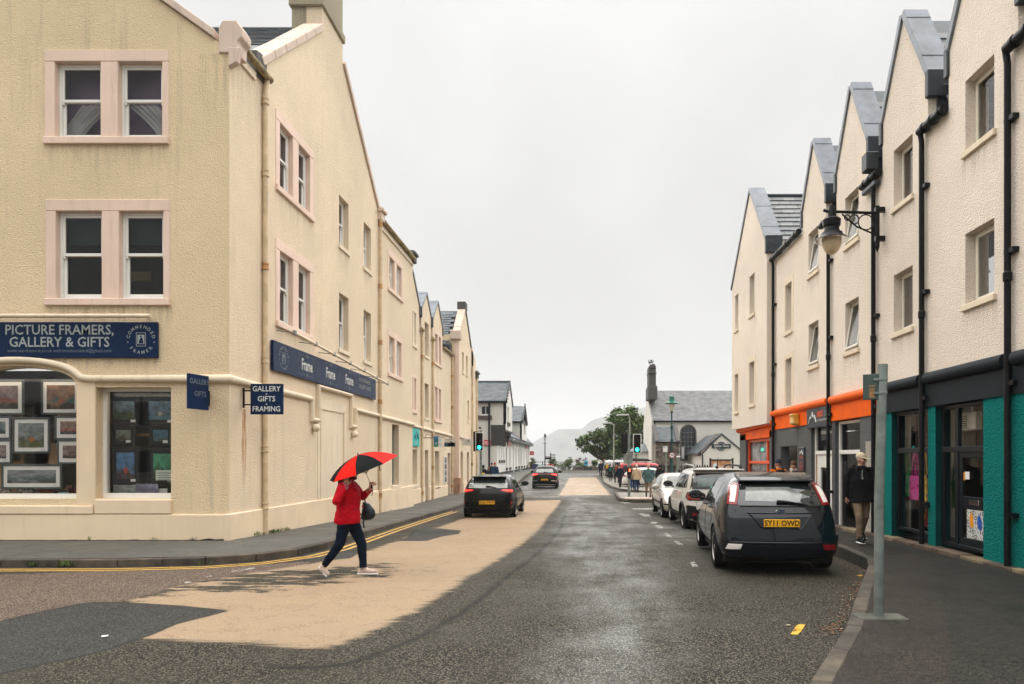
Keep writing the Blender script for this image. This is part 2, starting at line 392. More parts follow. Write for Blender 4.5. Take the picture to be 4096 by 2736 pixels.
def asphalt():
    m, t, b = base_mat('road_surface'); v = coord(t)
    def at_(n):
        a = t.nodes.new('ShaderNodeAttribute'); a.attribute_name = n; return a.outputs['Fac']
    fine = nd(t, 'ShaderNodeTexVoronoi'); fine.inputs['Scale'].default_value = 60; t.links.new(v, fine.inputs['Vector'])
    cells = t.nodes.new('ShaderNodeSeparateColor'); t.links.new(fine.outputs['Color'], cells.inputs[0])
    stone = ramp(t, fine.outputs['Distance'], .30, .60, 1, 0)
    g1 = math2(t, 'MULTIPLY', cells.outputs[0], stone); g2 = noise_(t, v, 34, 4, .85)
    grain = math2(t, 'ADD', math2(t, 'MULTIPLY', g1, .62), math2(t, 'MULTIPLY', g2, .62))
    med = noise_(t, v, 1.1, 6, .62); edge = noise_(t, v, 2.6, 8, .72)
    streak = noise_(t, coord(t, (.55, 1.3, 1)), 1.9, 8, .7)
    across = noise_(t, coord(t, (.5, 4.5, 1)), 1.7, 9, .75)
    dark = mixc(t, ramp(t, grain, .34, .80), (.008, .0076, .006), (.215, .19, .142))
    dark = mixc(t, ramp(t, med, .35, .7, 0, .55), dark, (.053, .047, .037))
    side = mixc(t, ramp(t, grain, .35, .85), (.07, .052, .041), (.36, .275, .21))
    patch = mixc(t, ramp(t, grain, .3, .95), (.026, .026, .025), (.13, .126, .115))
    tan = mixc(t, ramp(t, grain, .3, .85), (.285, .205, .13), (.45, .335, .22))
    tan = mixc(t, ramp(t, noise_(t, v, .5, 5), .35, .7, 0, .5), tan, (.27, .205, .145))
    def inside(sd, amp, w=.03, nz=None):
        q = math2(t, 'ADD', at_(sd), math2(t, 'MULTIPLY', math2(t, 'SUBTRACT', nz or edge, .5), amp)); return ramp(t, q, -w, w, 1, 0)
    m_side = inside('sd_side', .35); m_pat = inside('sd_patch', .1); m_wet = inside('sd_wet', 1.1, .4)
    m_tan = math2(t, 'MULTIPLY', inside('sd_tan', 1.0, .05, math2(t, 'ADD', math2(t, 'MULTIPLY', across, .6), math2(t, 'ADD', math2(t, 'MULTIPLY', edge, .15), math2(t, 'MULTIPLY', grain, .25)))), ramp(t, math2(t, 'ADD', math2(t, 'ADD', math2(t, 'MULTIPLY', streak, .6), math2(t, 'MULTIPLY', across, .4)), math2(t, 'MULTIPLY', at_('wear'), .155)), .625, .64, 1, 0))
    crack = ramp(t, across, .655, .675, 0, 1)
    m_tan = math2(t, 'MULTIPLY', m_tan, math2(t, 'SUBTRACT', 1., math2(t, 'MULTIPLY', crack, .8)))
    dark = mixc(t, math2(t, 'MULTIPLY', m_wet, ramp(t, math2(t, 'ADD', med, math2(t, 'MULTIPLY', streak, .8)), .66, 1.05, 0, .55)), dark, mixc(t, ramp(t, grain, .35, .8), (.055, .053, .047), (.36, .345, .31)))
    c = mixc(t, m_side, dark, side); c = mixc(t, m_tan, c, tan); c = mixc(t, m_pat, c, patch)
    lane = math2(t, 'ABSOLUTE', math2(t, 'ADD', at_('sd_tan'), math2(t, 'MULTIPLY', math2(t, 'SUBTRACT', edge, .5), .3)), 0.)
    seam = math2(t, 'MULTIPLY', ramp(t, math2(t, 'ABSOLUTE', math2(t, 'SUBTRACT', math2(t, 'ADD', at_('sd_tan'), math2(t, 'MULTIPLY', math2(t, 'SUBTRACT', edge, .5), .25)),   .62), 0.), .01, .085, .85, 0), at_('right'))
    c = mixc(t, seam, c, (.016, .016, .015))
    pe = ramp(t, math2(t, 'ABSOLUTE', math2(t, 'ADD', at_('sd_patch'), math2(t, 'MULTIPLY', math2(t, 'SUBTRACT', edge, .5), .1)), 0.), .012, .035, .8, 0)
    c = mixc(t, pe, c, (.02, .02, .019))
    cr = ramp(t, math2(t, 'ABSOLUTE', math2(t, 'SUBTRACT', noise_(t, v, .8, 9, .7), .5), 0.), .002, .008, .3, 0)
    c = mixc(t, cr, c, (.018, .018, .017))
    t.links.new(c, b.inputs['Base Color'])
    lanes = noise_(t, coord(t, (2.2, .35, 1)), 1.3, 7, .65)
    film = math2(t, 'MULTIPLY', m_wet, math2(t, 'MULTIPLY', ramp(t, math2(t, 'ADD', med, lanes), .78, 1.22), ramp(t, grain, .3, .75, .45, 1)))
    damp = ramp(t, noise_(t, v, .6, 5, .6), .35, .7, .62, .85)
    rg = math2(t, 'SUBTRACT', damp, math2(t, 'MULTIPLY', film, .40))
    t.links.new(rg, b.inputs['Roughness']); t.links.new(math2(t, 'ADD', .10, math2(t, 'MULTIPLY', film, .3)), b.inputs['Specular IOR Level'])
    t.links.new(math2(t, 'MULTIPLY', film, .36), b.inputs['Coat Weight']); b.inputs['Coat Roughness'].default_value = .22
    bump_(t, b, grain, .75, .016)
    return m
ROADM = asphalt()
def pavement_mat(name, lo, hi, warm, sc=75):
    m, t, b = base_mat(name); v = coord(t)
    fine = nd(t, 'ShaderNodeTexVoronoi'); fine.inputs['Scale'].default_value = sc; t.links.new(v, fine.inputs['Vector'])
    cells = t.nodes.new('ShaderNodeSeparateColor'); t.links.new(fine.outputs['Color'], cells.inputs[0])
    g = math2(t, 'ADD', math2(t, 'MULTIPLY', cells.outputs[0], .6), math2(t, 'MULTIPLY', noise_(t, v, 40, 4, .8), .5))
    c = mixc(t, ramp(t, g, .35, .95), lo, hi); c = mixc(t, ramp(t, noise_(t, v, .7, 6, .6), .35, .7, 0, .6), c, warm)
    cr = ramp(t, math2(t, 'ABSOLUTE', math2(t, 'SUBTRACT', noise_(t, v, .55, 8, .62), .5), 0.), .001, .006, .5, 0)
    c = mixc(t, cr, c, tuple(x * .3 for x in lo)); t.links.new(c, b.inputs['Base Color']); b.inputs['Specular IOR Level'].default_value = .2
    t.links.new(ramp(t, noise_(t, v, .9, 5), .35, .65, .5, .8), b.inputs['Roughness']); bump_(t, b, g, .45, .01); return m
PAVEL = pavement_mat('left_pavement_asphalt', (.055, .054, .047), (.165, .16, .14), (.085, .083, .071))
PAVER = pavement_mat('right_pavement_asphalt', (.004, .004, .0033), (.05, .045, .034), (.011, .0105, .008), 70)
PAVEP = pavement_mat('brown_pavement_strip', (.006, .0054, .0046), (.064, .049, .037), (.016, .0134, .011), 66)
PAVEF = pavement_mat('pale_far_pavement', (.14, .13, .11), (.25, .225, .19), (.19, .165, .135), 60)
KERBM = M('kerb_stone', (.085, .070, .053), .85, .45, 4., .5, 45., kind='Position', dist=.01)
KERBD = M('dark_kerb_stone', (.060, .052, .042), .85, .5, 4., .5, 45., kind='Position', dist=.01)
KERBP = M('pale_kerb_stone', (.24, .21, .17), .85, .3, 4., .4, 45., kind='Position', dist=.01)

# road: a grid that is fine near the camera
def axis(stops):
    out = [stops[0][0]]
    for (a, st), (b, _) in zip(stops, stops[1:]):
        n = max(1, round((b - a) / st)); out += [a + (b - a) * (i + 1) / n for i in range(n)]
    return out
xs = axis([(-60, 4), (-14, .4), (-9, .16), (5.4, .5), (14, 3), (40, 0)])
ys = axis([(-14, 2), (3, .16), (16, .22), (32, .5), (60, 1.2), (126, 0)])
nx, ny = len(xs), len(ys)
vs = []; A = {k: [] for k in ('sd_tan', 'sd_patch', 'sd_side', 'sd_wet', 'wear', 'right')}
for y in ys:
    for x in xs:
        vs.append((x, y, road_z(x, y))); near = -14 <= x <= 6
        p = (x, y)
        A['sd_tan'].append(min(sdist(p, BEIGE), sdist(p, BEIGE_FAR)) if near else 5)
        A['sd_patch'].append(min(sdist(p, q) for q in PATCHES) if near else 5)
        A['sd_side'].append(sdist(p, SIDE) if near else (5 if x > 0 else -5))
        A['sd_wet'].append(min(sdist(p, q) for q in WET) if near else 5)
        A['wear'].append(1 - sstep(.5, 2.0, math.hypot(y - (10.9 + (x + 4.6) * .55), max(0, abs(x + 5.2) - 1.2))) if x < 0 and y < 16 else 0)
        A['right'].append(sstep(-2.8, -2.2, x + .25 * max(0, 6.5 - y) + .12 * max(0, 8 - y)) * (1 - sstep(26, 33, y)))
me = bpy.data.meshes.new('road')
me.from_pydata(vs, [], [(j * nx + i, j * nx + i + 1, (j + 1) * nx + i + 1, (j + 1) * nx + i) for j in range(ny - 1) for i in range(nx - 1)])
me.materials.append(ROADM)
for k, L in A.items():
    at_ = me.attributes.new(k, 'FLOAT', 'POINT'); at_.data.foreach_set('value', L)
me.polygons.foreach_set('use_smooth', [True] * len(me.polygons))
kind(put('road', me))

def ribbon(name, mat, L, Rr, na=4, z=None, smooth=40):
    """a sheet between two lines of matching points"""
    vs, fs = [], []
    for (a, b) in zip(L, Rr):
        for i in range(na + 1):
            q = i / na; x, y = a[0] + (b[0] - a[0]) * q, a[1] + (b[1] - a[1]) * q
            vs.append((x, y, z(x, y, q)))
    k = na + 1
    for j in range(len(L) - 1):
        for i in range(na): fs.append((j * k + i, j * k + i + 1, (j + 1) * k + i + 1, (j + 1) * k + i))
    return kind(MB().add(vs, fs).build(name, mat, smooth=smooth))
def resample(path, step):
    out = [path[0]]; carry = 0
    for a, b in zip(path, path[1:]):
        d = math.dist(a, b); n = max(1, round(d / step))
        out += [(a[0] + (b[0] - a[0]) * i / n, a[1] + (b[1] - a[1]) * i / n) for i in range(1, n + 1)]
    return out
def inset(path, d):                            # offset to the left of travel
    out = []
    for i, p in enumerate(path):
        a = path[max(0, i - 1)]; b = path[min(len(path) - 1, i + 1)]
        dx, dy = b[0] - a[0], b[1] - a[1]; l = math.hypot(dx, dy) or 1
        out.append((p[0] - dy / l * d, p[1] + dx / l * d))
    return out
def kerb(name, path, zf, mats, w=.15, side=1, step=.92, far=1e9, h=.25):
    """a kerb laid of single stones; beyond `far` the stones are joined"""
    pts = resample(path, step); inn = inset(pts, w * side)
    root = kind(MB().add([(p[0], p[1], zf(p[0], p[1]) - .2) for p in pts] + [(p[0], p[1], zf(p[0], p[1]) - .2) for p in inn],
                [(i, i + 1, len(pts) + i + 1, len(pts) + i) for i in range(len(pts) - 1)]).build(name, mats[0]))
    rest = MB()
    for i in range(len(pts) - 1):
        a, b, c, d = pts[i], pts[i + 1], inn[i + 1], inn[i]
        g = .008 / max(.1, math.dist(a, b)); j = rnd.uniform(-.006, .006)
        mix = lambda p, q, f: (p[0] + (q[0] - p[0]) * f, p[1] + (q[1] - p[1]) * f)
        q4 = [mix(a, b, g), mix(a, b, 1 - g), mix(d, c, 1 - g), mix(d, c, g)]
        P = [(x, y, zf(x, y) - h + j) for x, y in q4] + [(x, y, zf(x, y) + .004 + j) for x, y in q4]
        if a[1] < far: MB().hexa(P).build('kerb_stone', mats[i % len(mats)], root, bevel=.012)
        else: rest.hexa(P)
    if rest.v: kind(rest.build('kerb_stones', mats[0], root), 'stuff')
    return root

# left pavement: round the corner of the gallery
KL = [(-40, 11.75), (-12, 12.02), (-8, 12.12), (-6.6, 12.35), (-5.9, 12.8), (-5.45, 13.6), (-5.28, 14.7), (-5.4, 19.6), (-5.5, 30), (-5.45, 65), (-6.0, 84), (-6.6, 118)]
KLr = resample(KL, .9)
def inner_l(p):
    if p[0] < -7.4: return (p[0], 15.2)
    if p[1] < 15.2: 
        q = (p[0] + 7.4) / 2.1; return (-7.4 + .0 * q, 15.2)
    return (-8.3 if p[1] < 66 else -11, p[1])
kerb('left_kerb', KL, lambda x, y: pl_z(y) - .005, [KERBM, KERBM, KERBD], side=1, far=62)
li = inset(KLr, .15)
ribbon('left_pavement', PAVEL, li, [inner_l(p) for p in KLr], 4, lambda x, y, q: pl_z(y) + .02 * q * (y < 66))
# right pavement
KR = [(-.2, 1.0), (1.0, 3.55), (1.8, 5.4), (2.77, 7.2), (3.75, 9.3), (4.7, 11.3), (5.0, 12.1), (5.1, 13.4), (5.1, 20), (5.1, 33.6)]
KRr = resample(KR, .8)
kerb('right_kerb', KR, lambda x, y: pr_z(y), [KERBD, KERBD, KERBM], side=-1, w=.16)
ri = inset(KRr, -.16)
strip = inset(KRr, -.95)
ribbon('kerbside_pavement_strip', PAVEP, ri, strip, 3, lambda x, y, q: pr_z(y) + .001)
ribbon('right_pavement', PAVER, strip, [(max(6.9, p[0] + 5.5) if p[1] < 9 else 6.9, p[1]) for p in KRr], 4, lambda x, y, q: pr_z(y) + .05 * q * (1 - sstep(18, 30, y)))
# build-out with the crossing, and the pavement beyond it
KB = [(5.1, 33.6), (4.9, 35.6), (4.3, 36.1), (2.6, 36.2), (2.25, 36.8), (2.15, 38.2), (2.25, 42.2), (2.3, 44.0)]
kerb('crossing_kerb', KB, lambda x, y: pr_z(y), [KERBD, KERBM], side=-1, step=.9)
kb = resample(KB, .9); kbi = inset(kb, -.15)
ribbon('crossing_pavement', PAVEF, kbi, [(7.2, max(36.3, p[1])) for p in kb], 3, lambda x, y, q: pr_z(y))
KF = [(9.5, 43.8), (6.2, 44.2), (4.2, 46.5), (3.0, 49.5), (2.5, 55), (2.3, 65), (2.9, 90), (3.2, 112)]
kerb('far_right_kerb', KF, lambda x, y: pr_z(y), [KERBD, KERBM], side=-1, step=1.0, far=70)
kf = resample(KF, 1.2); kfi = inset(kf, -.15)
ribbon('far_right_pavement', PAVEF, kfi, [(12., max(44.1, p[1] + .3)) for p in kf], 4, lambda x, y, q: pr_z(y))
# tactile paving at the crossing
tp = kind(MB().box(2.5, 4.6, 36.75, 37.95, pr_z(37) - .05, pr_z(37) + .006).build('tactile_paving', M('pink_concrete', (.42, .30, .25), .85, .15)))
for i in range(5):
    for j in range(3):
        MB().box(2.52 + i * .41, 2.52 + i * .41 + .39, 36.77 + j * .39, 36.77 + j * .39 + .37, pr_z(37) + .004, pr_z(37) + .02).build('paving_slab', [M('pink_concrete', (.42, .30, .25)), M('pale_pink_concrete', (.48, .36, .30), .85, .15)][(i + j) % 2], tp, bevel=.006)
# yellow lines, dashes: thin paint sheets 4 mm above the road
def paint(name, col, wear=.5, rough=.6):
    m, t, b = base_mat(name); v = coord(t)
    t.links.new(mixc(t, ramp(t, noise_(t, v, 45, 4, .8), .35, .7), tuple(x * .6 for x in col), col), b.inputs['Base Color']); b.inputs['Roughness'].default_value = rough
    if wear:
        a = math2(t, 'ADD', math2(t, 'MULTIPLY', noise_(t, v, 7, 8, .75), .7), math2(t, 'MULTIPLY', noise_(t, v, 60, 3, .8), .3))
        t.links.new(ramp(t, a, wear - .02, wear + .03, 0, 1), b.inputs['Alpha'])
    bump_(t, b, noise_(t, v, 60, 3), .3, .008); MATS[name] = m; return m
YEL = paint('yellow_road_paint', (.70, .41, .08), .42); WHT = paint('worn_white_road_paint', (.45, .43, .39), .49); YELB = paint('worn_yellow_road_paint', (.78, .42, .02), .44)
for off, a0, a1 in ((-.20, 0, 400), (-.40, 0, 400)):
    base = [p for p in KLr if -20 < p[0] and p[1] < 30]
    p0 = inset(base, off); p1 = inset(base, off - .09)
    ribbon('yellow_line', YEL, p0, p1, 1, lambda x, y, q: road_z(x, y) + .005)
def mark(name, mat, px):
    q = [G(*p) for p in px]
    return kind(MB().add([(x, y, road_z(x, y) + .006) for x, y in q], [tuple(range(len(q)))]).build(name, mat))
for px in ([(1580, 1289), (1591, 1288), (1600, 1299), (1588, 1300)], [(1543, 1240), (1552, 1240), (1566, 1249), (1557, 1250)], [(1521, 1224), (1530, 1223), (1540, 1231), (1531, 1232)],
           [(1490, 1197), (1508, 1196), (1506, 1200), (1492, 1201)], [(1447, 1165), (1515, 1165), (1515, 1168), (1450, 1168)], [(1462, 1177), (1486, 1178), (1492, 1185), (1476, 1184)], [(1497, 1203), (1512, 1204), (1522, 1211), (1508, 1211)], [(1421, 1151), (1438, 1150), (1446, 1153), (1430, 1154)]):
    mark('white_parking_dash', WHT, px)
mark('yellow_dash', YELB, [(1812, 1455), (1824, 1436), (1832, 1432), (1846, 1433), (1835, 1449), (1828, 1456)])
mark('yellow_dash', YELB, [(1963, 1319), (1974, 1318), (1978, 1321), (1968, 1322)])
for px in ([(420, 1335), (436, 1333), (440, 1336), (424, 1338)], [(530, 1310), (580, 1301), (586, 1303), (536, 1313)], [(470, 1321), (482, 1319), (486, 1322), (474, 1324)]): mark('white_give_way_dash', WHT, px)
# ground beyond the town: falls away to the sea, which reaches the horizon; hazy headland across the water
GR = M('rough_grass_ground', (.05, .065, .03), .9, .4, .3, kind='Position')
def ground_z(x, y): return -.75 - 24 * sstep(135, 260, y) - 1.0 * sstep(20, 90, abs(x)) * 0
gx = axis([(-2500, 250), (-250, 25), (250, 250), (2500, 0)]); gy = axis([(-1500, 150), (-30, 10), (135, 12), (270, 200), (1300, 0)])
kind(MB().add([(x, y, ground_z(x, y)) for y in gy for x in gx], [(j * len(gx) + i, j * len(gx) + i + 1, (j + 1) * len(gx) + i + 1, (j + 1) * len(gx) + i) for j in range(len(gy) - 1) for i in range(len(gx) - 1)]).build('ground', GR, smooth=60))
SEA = M('sea_water', (.10, .12, .13), .25, .1, .02, .2, .3, kind='Position')
kind(MB().add([(-6000, 200, -23.5), (6000, 200, -23.5), (6000, 6000, -23.5), (-6000, 6000, -23.5)], [(0, 1, 2, 3)]).build('sea', SEA))
prof = [(-1150, -10), (930, 0)]
HP = [(1130, 1060), (1178, 1056), (1190, 1052), (1197, 1046), (1205, 1040), (1213, 1025), (1222, 1013), (1240, 1003), (1258, 996), (1268, 990), (1278, 984), (1285, 983), (1310, 983), (1332, 983), (1338, 980), (1345, 972), (1352, 967), (1360, 962), (1380, 957), (1400, 951), (1430, 944), (1470, 935), (1520, 928), (1600, 915), (1700, 905), (1900, 900)]
def hill_h(px): return lerp_table(HP, px)
hv, hf = [], []
nx_, ny_ = 150, 26
for j in range(ny_ + 1):
    q = j / ny_
    for i in range(nx_ + 1):
        px = 1130 + 770 * i / nx_; Y = 2300 + 900 * q + 60 * mn.noise(Vector((i * .15, j * .3, 0)))
        top = at(px, hill_h(px), 3200).z + 23.5
        s = min(1, q * 1.02); shape = .55 * s + .45 * sstep(.55, 1, s)
        z = -24 + top * shape + top * .07 * mn.fractal(Vector((i * .16, j * .22, 3)), 1, 2, 5) * (1 - q ** 3) * math.sin(math.pi * min(1, q * 1.1 + .05))
        hv.append(((px - 1325) / 1600 * Y, Y, z))
for j in range(ny_):
    for i in range(nx_): hf.append((j * (nx_ + 1) + i, j * (nx_ + 1) + i + 1, (j + 1) * (nx_ + 1) + i + 1, (j + 1) * (nx_ + 1) + i))
k0 = len(hv)
for i in range(nx_ + 1): p = hv[ny_ * (nx_ + 1) + i]; hv.append((p[0] * 1.1, p[1] + 300, -30))
for i in range(nx_): hf.append((ny_ * (nx_ + 1) + i, ny_ * (nx_ + 1) + i + 1, k0 + i + 1, k0 + i))
kind(MB().add(hv, hf).build('headland_hill', M('heather_cliff', (.04, .045, .03), .95, .7, .012, kind='Position'), smooth=80))
HZ = bpy.data.materials.new('sea_mist'); HZ.use_nodes = True; HZ.node_tree.nodes.clear()
_o = HZ.node_tree.nodes.new('ShaderNodeOutputMaterial'); _v = HZ.node_tree.nodes.new('ShaderNodeVolumePrincipled')
_v.inputs['Color'].default_value = (.88, .88, .88, 1); _v.inputs['Density'].default_value = .00034; _v.inputs['Anisotropy'].default_value = -.25
HZ.node_tree.links.new(_v.outputs[0], _o.inputs['Volume'])
haze = kind(MB().box(-6100, 6100, -1600, 6100, -32, 340).build('haze', HZ), 'stuff')
# ================================================================ window builders
def pane(par, fr, u0, u1, v0, v1, n, mat=None): return MB().fbox(fr, u0, u1, v0, v1, n - .006, n).build('pane', mat or GLASS, par)
def frame_bars(mb, fr, u0, u1, v0, v1, n0, n1, w=.06, wb=None):
    wb = wb or w
    mb.fbox(fr, u0, u0 + w, v0, v1, n0, n1); mb.fbox(fr, u1 - w, u1, v0, v1, n0, n1)
    mb.fbox(fr, u0 + w, u1 - w, v0, v0 + wb, n0, n1 - .001); mb.fbox(fr, u0 + w, u1 - w, v1 - w, v1, n0, n1 - .001)
def sash(par, fr, u0, u1, v0, v1, dep=.14, mat=None, curtain=None, split=.52, sill=True, tilt=0, gm=None):
    """a sliding sash: box frame, upper sash in front, lower sash set back, two panes"""
    mat = mat or UPVC; mb = MB(); vm = v0 + (v1 - v0) * split
    frame_bars(mb, fr, u0, u1, v0, v1, -dep - .12, -dep, .05)
    frame_bars(mb, fr, u0 + .05, u1 - .05, vm - .03, v1 - .05, -dep - .05, -dep - .012, .055, .065)
    frame_bars(mb, fr, u0 + .05, u1 - .05, v0 + .05, vm + .03, -dep - .10, -dep - .055, .06, .085)
    for u in (u0 + .055, u1 - .1): mb.fbox(fr, u, u + .045, vm - .085, vm - .03, -dep - .048, -dep - .014)
    w = mb.build('window', mat, par, bevel=.006)
    pane(w, fr, u0 + .10, u1 - .10, vm + .03, v1 - .10, -dep - .03, gm); pane(w, fr, u0 + .10, u1 - .10, v0 + .13, vm - .02, -dep - .078, gm)
    if sill: MB().fbox(fr, u0 - .07, u1 + .07, v0 - .13, v0 - .002, -dep - .1, .05).build('sill', CREAMP, w, bevel=.01)
    if curtain:
        cm, kind_ = curtain
        if kind_ == 'blind': MB().fbox(fr, u0 + .06, u1 - .06, v1 - (v1 - v0) * .34, v1 - .06, -dep - .2, -dep - .18).build('blind', cm, w)
        else: drape(w, fr, u0, u1, v0, v1, -dep - .26, cm, kind_)
    return w
def drape(w, fr, u0, u1, v0, v1, n, cm, kd):
    """a hanging curtain with folds: full, half, or swept to one side"""
    vs, fs = [], []; nu, nv = 26, 10
    for j in range(nv + 1):
        q = j / nv
        for i in range(nu + 1):
            p = i / nu
            if kd == 'half': a, b = u0 + (u1 - u0) * .45, u1
            elif kd == 'near': a, b = u0, u0 + (u1 - u0) * .62
            elif kd == 'left': a, b = u0 + (u1 - u0) * .7 * max(0, q - .5), u0 + (u1 - u0) * (.25 + .8 * q ** 1.5)
            elif kd == 'right': a, b = u1 - (u1 - u0) * (.25 + .8 * q ** 1.5), u1 - (u1 - u0) * .7 * max(0, q - .5)
            else: a, b = u0, u1
            vs.append(fr.p(a + (b - a) * p, v0 + (v1 - v0) * q * (.54 if kd in ('left', 'right') else 1), n + .03 * math.sin(p * 30 + q)))
    for j in range(nv):
        for i in range(nu): fs.append((j * (nu + 1) + i, j * (nu + 1) + i + 1, (j + 1) * (nu + 1) + i + 1, (j + 1) * (nu + 1) + i))
    MB().add(vs, fs).build('curtain', cm, w, smooth=60)
def casement(par, fr, u0, u1, v0, v1, dep=.16, mat=None, openq=0., curtain=None, sillw=.06):
    mat = mat or CREAMF; mb = MB()
    frame_bars(mb, fr, u0, u1, v0, v1, -dep - .08, -dep, .05)
    w = mb.build('window', mat, par, bevel=.005)
    g = MB(); k = MB(); a, b, c, d = u0 + .05, u1 - .05, v0 + .05, v1 - .05
    f2 = Fr(fr.p(0, c, -dep - .03), fr.U, (fr.V * math.cos(openq) + fr.N * math.sin(openq) * -1).normalized(), (fr.N * math.cos(openq) + fr.V * math.sin(openq)).normalized())
    if openq: f2 = Fr(fr.p(0, d, -dep - .03) - (fr.V * math.cos(openq) - fr.N * math.sin(openq)) * (d - c), fr.U, (fr.V * math.cos(openq) - fr.N * math.sin(openq)), (fr.N * math.cos(openq) + fr.V * math.sin(openq)))
    frame_bars(g, f2, a, b, 0, d - c, 0, .05, .055); g.build('casement_frame', mat, w, bevel=.005)
    pane(w, f2, a + .055, b - .055, .055, d - c - .055, .025)
    MB().fbox(fr, u0 - sillw, u1 + sillw, v0 - .11, v0 - .002, -dep - .05, .055).build('sill', CREAMP, w, bevel=.01)
    if curtain: drape(w, fr, u0, u1, v0, v1, -dep - .2, curtain[0], curtain[1])
    return w
def pink_pair(par, fr, U0, U1, V0, V1, cur=(None, None), jw=.23, mw=.37, hb=.25, sb=.15, mat=None, uw=None, jr=None, mo=0.):
    """stone-surrounded double window; returns the hole to leave in the wall"""
    mat = mat or PINK; mb = MB(); n0, n1 = -.32, .018
    um = (U0 + U1) / 2 + mo; jr = jr or jw
    mb.fbox(fr, U0, U0 + jw, V0 + sb, V1 - hb, n0, n1); mb.fbox(fr, U1 - jr, U1, V0 + sb, V1 - hb, n0, n1)
    mb.fbox(fr, um - mw / 2, um + mw / 2, V0 + sb, V1 - hb, n0, n1)
    mb.fbox(fr, U0, U1, V1 - hb, V1, n0, n1 + .002); mb.fbox(fr, U0 - .01, U1 + .01, V0, V0 + sb, n0, n1 + .05)
    s = mb.build('window_surround', mat, par, bevel=.012)
    for (a, b), c in zip(((U0 + jw, um - mw / 2), (um + mw / 2, U1 - jr)), cur):
        sash(par, fr, a, b, V0 + sb, V1 - hb, .115, uw, c, sill=False)
def rect(u0, u1, v0, v1): return [(u0, v0), (u1, v0), (u1, v1), (u0, v1)]
def pipe(par, pts, r=.055, mat=None, collars=(), name='downpipe'):
    p = MB().tube(pts, r, 10).build(name, mat or PIPEC, par, smooth=50)
    for z in collars:
        c = next((Vector(a) + (Vector(b) - Vector(a)) * ((z - a[2]) / (b[2] - a[2])) for a, b in zip(pts, pts[1:]) if min(a[2], b[2]) <= z <= max(a[2], b[2]) and abs(a[2] - b[2]) > .01), None)
        if c is None: continue
        MB().lathe([(r * 1.02, -.09), (r * 1.4, -.085), (r * 1.4, -.05), (r * 1.12, -.045), (r * 1.12, .03), (r * 1.35, .035), (r * 1.35, .07), (r * 1.02, .075)], c, 10).build('collar', mat if mat else (RUST if rnd.random() < .45 else PIPEC), p, smooth=40)
    return p
def gutter(par, a, b, r=.075, mat=None): return MB().tube([a, b], r, 10).build('gutter', mat or MOSSG, par, smooth=50)
def slates(par, O, A, B, la, lb, w, h, single=True, cut=None, mats=SLATES, th=.016, gap=.006, rowjit=.006):
    """slates laid in courses on a slope: O lower corner, A along the eaves, B up the slope"""
    O, A, B = Vector(O), Vector(A).normalized(), Vector(B).normalized(); N = A.cross(B)
    if N.z < 0: N = -N
    off = OFF.get(par.name, Vector((0, 0, 0))); meshes = []
    for m in mats:
        for k in range(2):
            j = rnd.uniform(0, .004)
            P = [Vector((0, 0, th + .012)), Vector((w - gap, 0, th + .012 + j)), Vector((w - gap, h * 1.12, 0)), Vector((0, h * 1.12, 0))]
            meshes.append(MB().hexa([p - Vector((0, 0, th)) for p in P] + P).mesh('slate', m))
    M4 = Matrix((A, B, N)).transposed().to_4x4(); joined = [MB() for _ in mats]
    for r in range(int(lb / h)):
        o = (r % 2) * w / 2
        for c in range(-1, int(la / w) + 1):
            u = c * w + o
            if u < -w * .6 or u + w > la + .01 or (cut and not cut(u + w / 2, r * h + h / 2)): continue
            loc = O + A * (u + rnd.uniform(-.003, .003)) + B * (r * h + rnd.uniform(-rowjit, rowjit)) + N * .01
            i = rnd.randrange(len(meshes))
            if single:
                ob = put('slate', meshes[i], par); ob.matrix_local = Matrix.Translation(loc - off) @ M4
            else:
                me = meshes[i]; joined[i // 2].add([Matrix.Translation(loc) @ M4 @ v.co for v in me.vertices], [tuple(p.vertices) for p in me.polygons])
    if not single:
        for m, j in zip(mats, joined):
            if j.v: kind(j.build('slates', m, par), 'stuff')

# ================================================================ gallery building on the left corner
FF = Fr((0, 14.9, 0), (1, 0, 0), (0, 0, 1), (0, -1, 0))            # front, u = X
FL = Fr((-7.45, 0, 0), (0, 1, 0), (0, 0, 1), (1, 0, 0))            # street side, u = Y
gal = thing('corner_building', 'tall cream harled corner building with pink stone window surrounds and blue gallery signs', 'building', (-7.45, 14.9, .1))
# front wall with arched and square shop windows and two double windows
arch = [(-13.26, 1.0), (-10.71, 1.0), (-10.71, 3.42)] + [(-11.985 + 1.275 * math.cos(R(a)), 3.42 + .42 * math.sin(R(a))) for a in range(12, 170, 12)] + [(-13.26, 3.42)]
sq = rect(-10.29, -8.69, 1.0, 3.38)
up = (-11.38, -8.735, 8.56, 10.58); lo = (-11.36, -8.71, 5.12, 7.39)
holes = [arch, sq, rect(*up), rect(*lo), rect(-16.5, -14.2, 8.56, 10.58), rect(-16.5, -14.2, 5.12, 7.39)]
gx0, gz0 = -7.45, 10.8
outer = [(-22, -.3), (-7.46, -.3), (-7.46, 10.62), (-7.75, 10.8), (-14.7, 15.75), (-22, 10.6)]
MB().slab(FF, outer, holes, .45).build('front_wall', CREAM, gal)
PUR = M('mauve_blind', (.40, .30, .46), .8, .12); NET = M('white_net_curtain', (.72, .71, .72), .8, .04); DKB = M('dark_blind', (.015, .04, .042), .6, .2)
pink_pair(gal, FF, *up, cur=((NET, 'left'), (NET, 'right')), jw=.215, jr=.14, mo=.055, hb=.25)
pink_pair(gal, FF, *lo, cur=((DKB, 'blind'), (DKB, 'blind')), jw=.215, jr=.14, mo=.055, hb=.25)
for v in ((-16.5, -14.2, 8.56, 10.58), (-16.5, -14.2, 5.12, 7.39)): pink_pair(gal, FF, *v)
